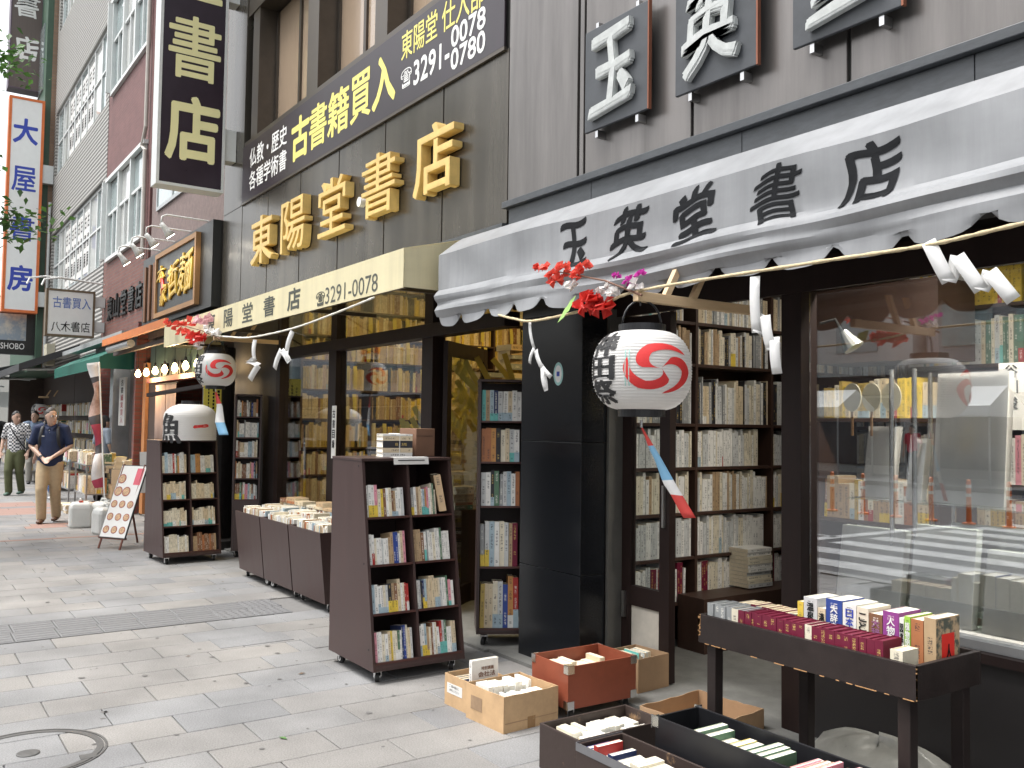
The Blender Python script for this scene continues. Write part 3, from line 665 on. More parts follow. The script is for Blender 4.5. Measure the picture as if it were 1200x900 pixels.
# ================================================================ NOODLE SHOP
BRK = brick_mat("red brick", (.19, .075, .055), (.15, .055, .045), (.12, .1, .09), .21, .065)
BRKY = brick_mat("red brick return", (.2, .06, .05), (.14, .04, .035), (.1, .08, .07), .21, .065, 'y')
ROUGH = mk("rough mauve render", (.2, .15, .14), .85, var=.2, scale=14, bump=.5, bscale=60)
WFRAME = mk("white window frame", (.62, .64, .63), .45, var=.06); AFRAME = mk("grey aluminium frame", (.4, .42, .42), .4, .4)
WPANE = mk("pale window glass", (.3, .36, .36), .08, var=.25, scale=1.2, coat=.5); CPANE = mk("curtained window glass", (.55, .56, .54), .1, var=.15, scale=2, coat=.5)
BLK = mk("black sign panel", (.016, .017, .016), .4, var=.2); BROWNW = mk("brown wall board", (.06, .04, .032), .6, var=.2, scale=5)
ORW = mk("orange timber", (.45, .2, .08), .55, var=.15, scale=6); RTILE = mk("red tile edge", (.3, .09, .07), .6)
D = empty("noodle_shop", (-13.9, 3.6, 0), "noodle shop with rough mauve upper wall and black sign, left of the bronze bookshop", "building")
bx("wall", ROUGH, D, -16.0, -11.9, 3.58, 3.9, 2.9, 11)
bx("wall", CONC, D, -16.0, -11.9, 8, 8.2, 0, 11); bx("wall", CONC, D, -11.98, -11.9, 3.9, 8, 0, 11)
bx("wall", BRKY, D, -16.05, -15.98, 3.4, 8, 0, 2.9)
bx("roof", CONC, D, -15.99, -11.91, 3.9, 8.1, 10.8, 11.02)
for z in (5.0, 8.0):
    w_ = bx("window", AFRAME, D, -15.6, -12.6, 3.55, 3.579, z, z+.06)
    MB().box(-1.7, 1.3, -.05, -.022, z+1.7, z+1.76).build("frame", AFRAME, w_)
    for i in range(4): MB().box(-1.7+i*.98, -1.64+i*.98, -.05, -.022, z+.061, z+1.699).build("frame", AFRAME, w_)
    for i in range(3): MB().box(-1.639+i*.98, -.721+i*.98, -.036, -.03, z+.061, z+1.699).build("pane", WPANE, w_)
bx("ceiling", CEIL, D, -15.98, -11.98, 3.6, 8, 2.85, 2.89)
tag(MB().box(-16, -11.9, 3.5, 8, -.1, .016).build("shop_floor", FLOORG), kind="structure")
bx("door_post", ORW, D, -15.9, -15.7, 3.5, 3.62, 0, 2.5)
bx("front_board", BROWNW, D, -15.69, -14.9, 3.55, 3.6, 0, 2.2)
bx("front_board", BROWNW, D, -12.75, -11.95, 3.6, 3.65, 0, 2.2); bx("inner_wall", BROWNW, D, -15.6, -12, 5.2, 5.3, 0, 2.85)
bx("lintel", mk("teal lintel board", (.05, .09, .08), .6), D, -15.69, -11.95, 3.56, 3.62, 2.22, 2.85)
bx("lintel_tile", RTILE, D, -15.2, -11.95, 3.4, 3.55, 2.14, 2.21)
nl = empty("lintel_letters", (-13.5, 3.5, 2.22), "small dark letters standing on the red tile edge above the noodle shop entrance", "letters")
word_on_street_face("letter", "HB", -14.6, -14.2, 2.24, 2.42, 3.5, BLK, nl, off=.03, ext=.02, depth=.03); word_on_street_face("letter", "EIN", -13.9, -13.2, 2.24, 2.42, 3.5, BLK, nl, off=.03, ext=.02, depth=.03)
# noren curtain
NOR = mk("pinkish linen curtain", (.5, .36, .3), .85, var=.08, scale=3, bump=.1, trans=.2)
nr = empty("noren_curtain", (-14.2, 3.45, .9), "pinkish linen noren curtain hanging in the noodle shop entrance", "curtain")
for i in range(2):
    m = MB(); n_ = 14
    for a in range(n_+1):
        x = -14.85+i*.62+.6*a/n_
        for z in (2.1, 1.5, 1.0+.02*math.sin(a)): m.v.append((x, 3.46+.02*math.sin(a*1.1+i)*(2.2-z), z))
    for a in range(n_):
        for j in range(2): m.face([a*3+j, a*3+j+1, a*3+j+4, a*3+j+3])
    o = wpart("curtain_panel", m, NOR, nr, smooth=True); q = o.modifiers.new("t", 'SOLIDIFY'); q.thickness = .004
wpart("rod", MB().tube([(-14.95, 3.46, 2.11), (-13.5, 3.46, 2.11)], .012, 6), DWOOD, nr)
pk = empty("timber_bracket", (-12.3, 3.1, 1.9), "dark timber arm reaching out beside the small lantern", "bracket")
wpart("arm", MB().obox((-13.4, 3.0, 1.88), (1.9, .3, .1), (0, .06, 0), (0, 0, .05)), DWOOD, pk)
# hanging bulbs
BULB = mk("glowing bulb", (1, .66, .3), .3, emit=14); SOCK = mk("black socket", (.02, .02, .02), .5)
def lamp_light(o, e, c, rad=.05):
    d = bpy.data.lights.new("lamp_light", 'POINT'); d.energy = e; d.color = c; d.shadow_soft_size = rad
    l = bpy.data.objects.new("lamp_light", d); col.objects.link(l); l.parent = o; return l
names = ["first", "second", "third", "fourth", "fifth", "sixth", "seventh"]
for i in range(7):
    x = -15.35+i*.56
    b_ = empty("hanging_bulb", (x, 3.3, 2.3), f"glowing pear-shaped bulb, {names[i]} from the left in the noodle shop row", "light bulb", "bulbs above the noodle shop entrance")
    MB().lathe([(.012, .06), (.03, .03), (.045, -.01), (.04, -.04), (.02, -.06), (0.001, -.065)][::-1], (0, 0, 0), 12).build("bulb", BULB, b_, smooth=True)
    MB().lathe([(.016, .055), (.016, .11), (.004, .12), (.004, .5)], (0, 0, 0), 8).build("socket", SOCK, b_)
    if i % 3 == 1: lamp_light(b_, 9, (1, .7, .38)).location = (0, -.02, -.12)
# canopy: thin orange-edged sheet
cn = empty("canopy", (-14, 3.2, 2.8), "thin orange-edged canopy over the noodle shop front", "awning")
wpart("sheet", MB().prism([(-16.1, 3.57, 3.03), (-16.1, 2.92, 2.82), (-16.1, 2.92, 2.8), (-16.1, 3.57, 3.0)], (4.1, 0, 0)), mk("dark canopy sheet", (.05, .05, .05), .5), cn)
bx("orange_edge", mk("orange edge", (.6, .18, .04), .55), cn, -16.1, -12.0, 2.885, 2.918, 2.755, 2.86)
wpart("roller", MB().tube([(-16.0, 2.98, 2.7), (-14.4, 2.98, 2.7)], .06, 10), AFRAME, cn)
bx("support", BROWNW, cn, -16.3, -12.2, 3.1, 3.15, 2.62, 2.68)
# big black sign with gold characters
ns = empty("noodle_sign", (-13.7, 3.5, 3.1), "black framed signboard with gold characters 麺哲 lit by four spotlights", "sign")
bx("backboard", BLK, ns, -15.85, -11.95, 3.44, 3.575, 3.05, 4.2)
bx("board", BLK, ns, -14.7, -12.55, 3.40, 3.438, 3.2, 4.05)
WFR = mk("wooden sign frame", (.3, .16, .065), .5, var=.12)
for a in ((-14.76, -12.49, 3.37, 3.438, 3.13, 3.2), (-14.76, -12.49, 3.37, 3.438, 4.05, 4.12), (-14.76, -14.69, 3.37, 3.438, 3.201, 4.049), (-12.56, -12.49, 3.37, 3.438, 3.201, 4.049)): bx("frame", WFR, ns, *a)
for i in range(3): bx("slat", mk("aged slat", (.16, .07, .03), .6), ns, -15.66+i*.3, -15.54+i*.3, 3.41, 3.438, 3.15, 4.05)
GLD = mk("gold leaf letter", (.75, .5, .08), .35, .4)
for ch, x0, x1, z0, z1 in (("麺", -13.35, -12.68, 3.35, 3.92), ("哲", -13.95, -13.42, 3.38, 3.85), ("本", -14.62, -14.2, 3.66, 3.9), ("家", -14.4, -14.05, 3.3, 3.6)):
    word_on_street_face("character", ch, x0, x1, z0, z1, 3.399, GLD, ns, off=.03, ext=.01, depth=.02, br=.05, nib=.02)
wpart("red_mark", MB().tube([(-14.35, 3.39, 3.72), (-14.25, 3.39, 3.55), (-14.42, 3.39, 3.38)], [.03, .04, .01], 6), mk("red lacquer", (.5, .03, .02), .4), ns)
SPOTW = mk("white lamp enamel", (.72, .72, .7), .4); LAMPE = mk("spotlight lens", (1, .93, .8), .3, emit=10)
for i, x in enumerate((-15.0, -14.1, -13.2, -12.35)):
    sp_ = empty("spotlight", (x, 3.57, 4.2), f"white spotlight on a long bent arm, {names[i]} from the left over the noodle sign", "spotlight", "spotlights over the noodle sign")
    MB().tube([(0, -.005, -.05), (0, -.03, .0), (0, -.08, .05), (0, -.62, .06), (0, -.68, .03), (0, -.69, -.06)], .011, 8).build("arm", SPOTW, sp_, smooth=True)
    a = Vector((0, -.69, -.06)); d_ = Vector((0, .16, -.2)).normalized()
    MB().tube([a, a+d_*.06, a+d_*.12, a+d_*.2], [.03, .035, .045, .07], 14).build("housing", SPOTW, sp_, smooth=True)
    MB().tube([a+d_*.201, a+d_*.206], .06, 14).build("lens", LAMPE, sp_)
    if i % 2: 
        l = bpy.data.lights.new("lamp_light", 'SPOT'); l.energy = 5; l.color = (1, .88, .65); l.spot_size = R(95); l.shadow_soft_size = .05
        lo = bpy.data.objects.new("lamp_light", l); col.objects.link(lo); lo.parent = sp_; lo.location = a+d_*.23; lo.rotation_euler = (-d_).to_track_quat('Z', 'Y').to_euler()
# A-frame menu board in front
mb_ = empty("menu_board", (-11.85, 2.42, 0), "A-frame menu board showing noodle bowls, leaning on wooden legs", "menu board", rotz=R(-58))
PAPER = mk("printed paper", (.7, .69, .66), .45, var=.04)
A0, A1 = Vector((.16, -.19, .14)), Vector((-.16, -.19, .98)); nrm = Vector((.84, 0, .32)).normalized(); upn = (A1-A0).normalized()
MB().obox(A0-nrm*.012-upn*.012+Vector((0, -.012, 0)), Vector((0, .424, 0)), upn*.924, nrm*.011).build("backing", BLK, mb_)
MB().obox(A0, Vector((0, .40, 0)), upn*.90, nrm*.004).build("poster", PAPER, mb_)
BW = mk("bowl print red", (.3, .08, .06), .4); BT = mk("bowl print broth", (.5, .32, .18), .4, var=.5, scale=60); RP = mk("poster red block", (.6, .1, .14), .4)
k = 0
for r_ in range(5):
    for c_ in range(3):
        if r_ > 3 and c_ > 0 or (r_ == 3 and c_ == 2): continue
        o = A0+nrm*.005+Vector((0, .07+c_*.13, 0))+upn*(.09+r_*.16)
        rad = .05 if r_ < 3 else .065
        pts = [o+Vector((0, math.cos(t*.4488)*rad, 0))+upn*(math.sin(t*.4488)*rad*.95) for t in range(14)]; pts2 = [o+nrm*.0012+Vector((0, math.cos(t*.4488)*rad*.78, 0))+upn*(math.sin(t*.4488)*rad*.74) for t in range(14)]
        MB().prism(pts, nrm*.001).build("printed_bowl", BW, mb_); MB().prism(pts2, nrm*.001).build("printed_soup", BT, mb_)
MB().obox(A0+nrm*.005+Vector((0, .27, 0))+upn*.66, Vector((0, .11, 0)), upn*.21, nrm*.001).build("red_block", RP, mb_)
LEGW = mk("reddish leg timber", (.16, .06, .04), .55)
for y in (-.17, .17): MB().tube([(-.17, y, 1.0), (.19, y, .0)], .014, 6).build("leg", LEGW, mb_); MB().tube([(-.17, y, .98), (-.42, y, .0)], .014, 6).build("leg", LEGW, mb_)
MB().box(.12, .16, -.21, .21, .115, .14).build("ledge", LEGW, mb_)
pb = empty("paper_notice", (-12.3, 2.95, .5), "white handwritten notice sheet standing behind the menu board", "notice")
wpart("sheet", MB().obox((-12.3, 2.72, .62), (0, .3, 0), (-.12, 0, .52), (.004, 0, .001)), PAPER, pb)
wpart("stand", MB().tube([(-12.38, 2.87, .0), (-12.36, 2.87, .64), (-12.46, 2.87, 1.2)], .012, 6), DWOOD, pb)

# ================================================================ RED BRICK BUILDING
MAU = brick_mat("mauve tile cladding", (.17, .075, .07), (.15, .065, .06), (.14, .075, .07), .24, .06)
Rb = empty("brick_building", (-18, 3.6, 0), "red brick building with white framed windows beyond the noodle shop", "building")
for z0, z1 in ((2.9, 4.7), (6.4, 8.1), (10.1, 13)): bx("wall", BRK if z0 < 3 else MAU, Rb, -19.95, -16.1, 3.56, 3.9, z0, z1)
for z0, z1 in ((4.7, 6.4), (8.1, 10.1)):
    for x0, x1 in ((-19.95, -19.6), (-16.4, -16.1)): bx("wall", MAU, Rb, x0, x1, 3.56, 3.9, z0, z1)
    w_ = bx("window", WFRAME, Rb, -19.6, -16.4, 3.5, 3.56, z0, z0+.07)
    def wp(n, m, x0, x1, y0, y1, a, b): MB().box(x0+18, x1+18, y0-3.6, y1-3.6, a, b).build(n, m, w_)
    wp("frame", WFRAME, -19.66, -16.34, 3.48, 3.56, z1-.07, z1)
    for x in (-19.6, -18.55, -17.5, -16.48): wp("frame", WFRAME, x, x+.08, 3.5, 3.6, z0+.071, z1-.071)
    wp("frame", WFRAME, -19.66, -19.601, 3.42, 3.6, z0+.071, z1-.071)
    for i, x in enumerate((-19.519, -18.469, -17.419)):
        zm = z0+.55*(z1-z0); wp("glazing_bar", WFRAME, x, x+.93, 3.53, 3.57, zm, zm+.05)
        wp("glazing_bar", WFRAME, x+.44, x+.48, 3.53, 3.57, z0+.071, zm-.001)
        wp("pane", (WPANE, CPANE, WPANE)[i], x, x+.93, 3.575, 3.582, z0+.071, z1-.071)
bx("wall", CONC, Rb, -19.95, -16.1, 4.2, 4.3, 0, 2.9); bx("wall", BRK, Rb, -16.9, -16.06, 3.56, 3.9, 0, 2.9); bx("wall", BRKY, Rb, -16.06, -16.0, 3.42, 3.9, 2.9, 3.2)
bx("ceiling", CEIL, Rb, -19.95, -16.9, 3.6, 4.2, 2.8, 2.88)
bx("roof", CONC, Rb, -19.95, -16.1, 3.9, 9, 12.8, 13.02)
wpart("drainpipe", MB().tube([(-16.28, 3.5, 14), (-16.3, 3.5, 6.6), (-16.45, 3.48, 6.3), (-16.3, 3.5, 6.2), (-16.25, 3.5, 4.3)], .035, 8), mk("pale pipe", (.45, .42, .38), .5), Rb)
dl_ = empty("wall_letters", (-17.6, 3.55, 3.6), "dark metal shop name characters fixed on the red brick wall", "letters")
for i, ch in enumerate("東山堂書店"): word_on_street_face("character", ch, -19.3+i*.62, -18.82+i*.62, 3.5, 3.95, 3.558, BLK, dl_, off=.02, ext=.02, depth=.03)
bx("fascia", BLK, Rb, -19.9, -16.1, 3.45, 3.558, 2.75, 3.05)
# ================================================================ GREY RIBBED BUILDING
def ribbed(name):
    m, t, b = node_mat(name); N, L = t.nodes, t.links
    tc = N.new("ShaderNodeTexCoord"); w = N.new("ShaderNodeTexWave"); w.bands_direction = 'Z'; w.inputs['Scale'].default_value = 3.4; w.inputs['Distortion'].default_value = .15
    L.new(tc.outputs['Object'], w.inputs['Vector']); r = N.new("ShaderNodeValToRGB"); L.new(w.outputs[1], r.inputs[0])
    r.color_ramp.elements[0].color = (.13, .125, .115, 1); r.color_ramp.elements[0].position = .1; r.color_ramp.elements[1].color = (.33, .32, .3, 1); r.color_ramp.elements[1].position = .5
    L.new(r.outputs[0], b.inputs['Base Color']); bp = N.new("ShaderNodeBump"); bp.inputs['Strength'].default_value = .7; bp.inputs['Distance'].default_value = .02; L.new(w.outputs[1], bp.inputs['Height']); L.new(bp.outputs[0], b.inputs['Normal'])
    b.inputs['Roughness'].default_value = .6; return m
RIB = ribbed("grey ribbed tile")
Yb = empty("grey_building", (-23.8, 3.6, 0), "grey ribbed tile building with poster-filled window bands", "building")
zs = [(2.9, 4.75), (6.55, 8.15), (9.95, 12.2), (14.0, 17)]
for z0, z1 in zs: bx("wall", RIB, Yb, -27.7, -20.0, 3.56, 3.9, z0, z1)
for z0, z1 in ((4.75, 6.55), (8.15, 9.95), (12.2, 14.0)):
    bx("wall", RIB, Yb, -20.35, -20.0, 3.56, 3.9, z0, z1); bx("wall", RIB, Yb, -27.7, -27.4, 3.56, 3.9, z0, z1)
    w_ = bx("window", WFRAME, Yb, -27.4, -20.35, 3.62, 3.7, z0, z0+.06)
    def wp(n, m, x0, x1, y0, y1, a, b): MB().box(x0+23.8, x1+23.8, y0-3.6, y1-3.6, a, b).build(n, m, w_)
    wp("frame", WFRAME, -27.4, -20.35, 3.62, 3.7, z1-.06, z1)
    for i in range(9):
        x = -27.4+i*.871; wp("frame", WFRAME, x, x+.08, 3.62, 3.7, z0+.061, z1-.061)
        if i < 8:
            wp("pane", (WPANE, CPANE, CPANE, WPANE)[i % 4], x+.081, x+.87, 3.65, 3.657, z0+.061, z1-.061); zm = (z0+z1)/2; wp("glazing_bar", WFRAME, x+.081, x+.87, 3.62, 3.649, zm, zm+.04)
            if i in (2, 3, 4, 5):
                for s_ in range(2):
                    wp("poster", PAPER, x+.11+.37*s_, x+.45+.37*s_, 3.642, 3.6485, z0+.15, z1-.2)
                    for q in range(3): word_on_street_face("poster_character", "古書展"[q], x+.16+.37*s_, x+.40+.37*s_, z1-.6-.45*q, z1-.28-.45*q, 3.6415, INK, w_ if False else Yb, off=.02, ext=0, depth=.001)
bx("roof", CONC, Yb, -27.7, -20, 3.9, 10, 16.8, 17.02); bx("wall", BROWNW, Yb, -27.7, -20, 4.3, 4.4, 0, 2.9); bx("ceiling", CONC, Yb, -27.7, -20, 3.6, 4.3, 2.8, 2.88); bx("wall", BRKY, Yb, -20.1, -20.0, 3.56, 4.6, 0, 2.9)
wpart("pipe", MB().tube([(-27.6, 3.5, 2.9), (-27.6, 3.5, 7.5)], .04, 8), WFRAME, Yb)
bx("meter_box", mk("beige meter box", (.5, .47, .36), .5), Yb, -26.6, -26.1, 3.36, 3.555, 2.95, 3.5)
# ================================================================ BUILDINGS FARTHER ALONG
GRN = mk("dark green cladding", (.05, .1, .065), .5, var=.2, scale=2); TANB = brick_mat("tan brick", (.3, .2, .13), (.26, .17, .11), (.2, .18, .16), .2, .07)
Fb = empty("green_building", (-31, 3.6, 0), "dark green clad building behind the blue-lettered white sign", "building")
bx("wall", GRN, Fb, -34, -27.75, 3.3, 8, 2.9, 22); bx("wall", TANB, Fb, -27.95, -27.72, 3.45, 3.9, 2.9, 22.2)
bx("wall", BROWNW, Fb, -34, -27.75, 4.3, 4.4, 0, 2.9); bx("wall", BROWNW, Fb, -34.0, -33.8, 3.3, 4.3, 0, 2.9)
for i in range(5): bx("window", WPANE, Fb, -33.6, -28.2, 3.27, 3.299, 4+i*3.4, 5.9+i*3.4)
far = [(-62, -52, 4.6, 14, 10, "pale concrete building far down the street beyond the side road", (.55, .54, .5)), (-48, -38.5, 7.5, 14, 7, "low white building set back beyond the side road", (.62, .62, .6)),
       (-90, -74, -28, 4, 9, "low pale building closing the far end of the street", (.55, .56, .55))]
for i, (x0, x1, y0, y1, h, lab, c) in enumerate(far):
    o = empty("far_building", ((x0+x1)/2, y0, 0), lab, "building", "buildings at the far end of the street")
    bx("wall", mk(f"far wall {i}", c, .7, var=.1, scale=.5), o, x0, x1, y0, y1, -.12, h)
    for fl_ in range(int(h/3.3)):
        if i == 2:
            for k in range(7): bx("window", WPANE, o, x1+.001, x1+.03, y0+1.5+k*4.2, y0+4.4+k*4.2, 1.2+fl_*3.3, 3+fl_*3.3)
        else:
            for k in range(4): bx("window", WPANE, o, x0+.7+k*(x1-x0)/4, x0+.7+(k+.72)*(x1-x0)/4, y0-.03, y0-.001, 1.2+fl_*3.3, 3+fl_*3.3)
# dark shop canopies beyond
DKC = mk("charcoal canopy canvas", (.035, .035, .038), .6, var=.2, scale=2)
for i, (x0, x1, y, z) in enumerate(((-29.5, -22.4, 2.35, 2.75), (-38, -30, 2.2, 2.9))):
    o = empty("dark_canopy", (x0, 3.3, 2.9), ("charcoal sloping canopy left of the green awning", "charcoal canopy farthest down the street")[i], "awning", "charcoal canopies")
    wpart("sheet", MB().prism([(x0, 3.55, 3.25), (x0, y, z), (x0, y, z-.16), (x0, 3.55, 3.1)], (x1-x0, 0, 0)), DKC, o)
    for x in (x0+.4, x1-.4): wpart("arm", MB().tube([(x, 3.5, 2.7), (x, y+.1, z-.1)], .03, 6), AFRAME, o)
# ================================================================ PROJECTING SIGNS
def box_sign(name, lab, X, y0, y1, z0, z1, face, edge, th=.2, bw=.05, arms=(), cat="sign", wall=3.55):
    o = empty(name, (X, (y0+y1)/2, z0), lab, cat)
    bx("case", edge, o, X-th, X-.012, y0, y1, z0, z1, bevel=.006)
    bx("face", face, o, X-.0115, X-.004, y0+bw, y1-bw, z0+bw, z1-bw)
    for a in ((y0, y1, z0, z0+bw), (y0, y1, z1-bw, z1), (y0, y0+bw, z0+bw, z1-bw), (y1-bw, y1, z0+bw, z1-bw)): bx("rim", edge, o, X-.0118, X+.006, *a)
    for za, zb in arms: bx("bracket", WFRAME, o, X-th*.9, X-th*.1, y1+.001, wall, za, zb)
    return o
DKS = mk("dark aubergine sign face", (.022, .012, .022), .3, var=.2); PYEL = mk("pale yellow ink", (.82, .78, .42), .5, var=.04); LITW = mk("white acrylic face", (.8, .81, .8), .4, var=.03); BLUI = mk("blue sign ink", (.03, .06, .4), .5)
s1 = box_sign("projecting_sign", "tall dark projecting sign with pale yellow characters 書店", -11.4, 2.58, 3.40, 4.42, 10.2, DKS, WFRAME, .26, .035, ((4.85, 5.25), (6.9, 7.2), (9, 9.4)))
for ch, z in (("店", 5.16), ("書", 6.18), ("堂", 7.2), ("陽", 8.22), ("東", 9.24)): word_on_side_face("character", ch, 2.69, 3.31, z-.39, z+.39, -11.403, PYEL, s1, off=.03, ext=0, depth=.001)
s2 = box_sign("projecting_sign", "tall white projecting sign with orange rim and blue characters 大屋書房", -27.5, 2.42, 3.28, 4.4, 10.25, LITW, mk("orange rim", (.65, .16, .04), .5), .3, .07, ((4.6, 5.0), (8.0, 8.5)))
for ch, z in (("大", 9.33), ("屋", 8.02), ("書", 6.68), ("房", 5.33)): word_on_side_face("character", ch, 2.55, 3.12, z-.33, z+.33, -27.503, BLUI, s2, off=.03, ext=0, depth=.001)
s3 = box_sign("projecting_sign", "brown projecting sign with white characters high at the top left", -29, 2.5, 3.32, 10.95, 17.5, mk("brown sign face", (.12, .095, .085), .5, var=.1, scale=5, stretch=(1, 9, .2)), mk("purple brown rim", (.1, .07, .1), .5), .5, .03, ((11.4, 12.3),))
for ch, z in (("店", 12.15), ("書", 13.4), ("堂", 14.7)): word_on_side_face("character", ch, 2.62, 3.22, z-.33, z+.33, -29.003, WHT, s3, off=.03, ext=0, depth=.001, br=.04)
s4 = box_sign("projecting_sign", "square white sign in a brown frame reading 古書買入 八木書店", -19.6, 2.48, 3.36, 3.17, 4.1, LITW, mk("brown sign frame", (.14, .1, .06), .5), .22, .04, ((3.3, 3.5), (3.8, 4.0)))
word_on_side_face("lettering", "古書買入", 2.6, 3.28, 3.73, 3.95, -19.603, mk("light blue ink", (.12, .2, .5), .5), s4, off=.02, ext=0, depth=.001)
word_on_side_face("lettering", "八木書店", 2.58, 3.28, 3.27, 3.47, -19.603, INK, s4, off=.012, ext=0, depth=.001, br=.02)
for y in (2.35, 2.6): wpart("lamp_arm", MB().tube([(-19.5, 3.5, 4.25), (-19.4, y+.1, 4.3), (-19.3, y-.2, 4.22), (-19.25, y-.25, 4.1)], .018, 6), SPOTW, s4)
s5 = box_sign("projecting_sign", "dark sign with a pale blue-grey picture panel and white A-SHOBO lettering", -28, 2.1, 3.3, 3.3, 4.45, BLK, BLK, .3, .03, ((3.5, 4.2),))
bx("picture", mk("pale blue grey print", (.3, .36, .42), .5, c2=(.6, .58, .5), scale=3, thr=(.42, .58)), s5, -28.003, -28.0, 2.3, 3.08, 3.68, 4.4)
word_on_side_face("lettering", "TA-SHOBO", 2.2, 3.05, 3.44, 3.6, -28.003, WHT, s5, off=.015, ext=0, depth=.001)

# ================================================================ GREEN AWNING SHOP
GAW = mk("green awning canvas", (.012, .13, .095), .6, var=.12, scale=2, trans=.25)
ga = empty("awning", (-19, 3.4, 2.5), "green canvas awning over the bookshop beyond the noodle shop", "awning")
wpart("sheet", MB().prism([(-21.6, 3.55, 2.95), (-21.6, 2.95, 2.62), (-21.6, 2.95, 2.615), (-21.6, 3.55, 2.94)], (5.0, 0, 0)), GAW, ga)
bx("valance", GAW, ga, -21.6, -16.6, 2.944, 2.948, 2.42, 2.618)
wpart("side_sheet", MB().prism([(-16.6, 3.5, 2.92), (-16.6, 2.952, 2.61), (-16.6, 2.952, 2.42), (-16.6, 3.5, 2.42)], (.004, 0, 0)), GAW, ga)
bx("front_bar", BROWNW, ga, -21.6, -16.6, 2.96, 3.0, 2.5, 2.55)
bx("gutter_box", AFRAME, ga, -23.5, -16.2, 3.2, 3.4, 2.96, 3.05)
TUBEL = mk("fluorescent tube", (1, .98, .92), .4, emit=9)
for i, x in enumerate((-21.5, -19.6, -17.8)):
    o = empty("tube_lamp", (x, 3.5, 2.66), f"lit fluorescent tube under the green awning, {('farthest', 'middle', 'nearest')[i]} of three", "lamp", "tubes under the green awning")
    bx("housing", WFRAME, o, x-.5, x+.5, 3.46, 3.54, 2.67, 2.71); wpart("tube", MB().tube([(x-.48, 3.5, 2.655), (x+.48, 3.5, 2.655)], .014, 8), TUBEL, o)
vsn = empty("vertical_sign", (-17.3, 3.52, 1.5), "grey vertical board lettered 古書 誠実買入 on the green-awning shop front", "sign")
bx("board", mk("pale grey board", (.55, .55, .53), .5), vsn, -17.75, -17.25, 3.50, 3.53, 1.45, 2.32)
for i, ch in enumerate("古書誠実買入"): word_on_street_face("character", ch, -17.6, -17.4, 2.17-i*.135, 2.28-i*.135, 3.499, INK if i < 2 else mk("dark red ink", (.3, .02, .03), .5), vsn, off=.02, ext=0, depth=.001)
bx("shop_front", BROWNW, Rb, -19.9, -17.9, 3.95, 4.0, 0, 2.8)
bx("pale_column", mk("pale reflective column", (.5, .52, .54), .2, .5), Rb, -18.6, -18.3, 3.5, 3.8, 0, 2.8)
# book tables in front of it
CART = mk("steel cart", (.4, .41, .42), .35, .8)
for ci, (cx, cy) in enumerate(((-16.9, 3.0), (-18.3, 2.95))):
    ct = empty("book_cart", (cx, cy, 0), ("steel book cart with two tiers in front of the brick pillar", "steel book cart farther along beside the walking man")[ci], "book cart", "book carts of the green-awning shop")
    for z in (.3, .78): bx("shelf", CART, ct, cx-.55, cx+.55, cy-.25, cy+.25, z, z+.02)
    for sx in (-.53, .53):
        for sy in (-.23, .23): bx("leg", CART, ct, cx+sx-.012, cx+sx+.012, cy+sy-.012, cy+sy+.012, .0, .8)
    for z, hh in ((.321, .3), (.801, .22)):
        fill((cx+.54, cy-.24, z), (0, 1, 0), (-1, 0, 0), .46, hh, .2, MIX+OLD, tr=(.015, .04)); fill((cx-.5, cy-.22, z), (1, 0, 0), (0, 1, 0), 1.0, hh, .2, MIX+OLD, tr=(.015, .04))
def pile(cx, cy, z, n, w=.24, d=.18, pal=OLD, tr=(.02, .045), yaw=0):
    for k in range(n):
        t = rnd.uniform(*tr); a = yaw+rnd.uniform(-.1, .1); s = rnd.uniform(.85, 1.05)
        Tt = Vector((math.cos(a), math.sin(a), 0)); Dd = Vector((-math.sin(a), math.cos(a), 0))
        book_geo(STUFF, Vector((cx, cy, z))-Tt*w*s/2-Dd*d*s/2, (0, 0, 1), Dd, Tt, t, d*s, w*s, rnd.choice(pal), simple=True); z += t+.001
    return z
pile(-16.35, 3.25, .0, 3, .4, .3, tr=(.2, .25), pal=["black", "black", "tan"])
for i in range(4): pile(-16.5+.1*i, 3.15+.12*i, .66, 6+2*(i % 2), .3, .2)
pile(-17.2, 2.55, .0, 3, .3, .25); pile(-16.6, 2.6, 0, 4, .3, .25, pal=MIX)
bxw = empty("wooden_crate", (-15.9, 2.85, 0), "orange wooden crate of books on the ground by the steel cart", "crate")
for a in ((-16.25, -15.6, 2.6, 2.62, 0, .2), (-16.25, -15.6, 3.0, 3.02, 0, .2), (-15.62, -15.6, 2.621, 2.999, 0, .2), (-16.25, -16.23, 2.621, 2.999, 0, .2), (-16.229, -15.621, 2.621, 2.999, 0, .015)): bx("board", ORW, bxw, *a)
fill((-16.2, 2.63, .016), (1, 0, 0), (0, 1, 0), .56, .22, .2, MIX)
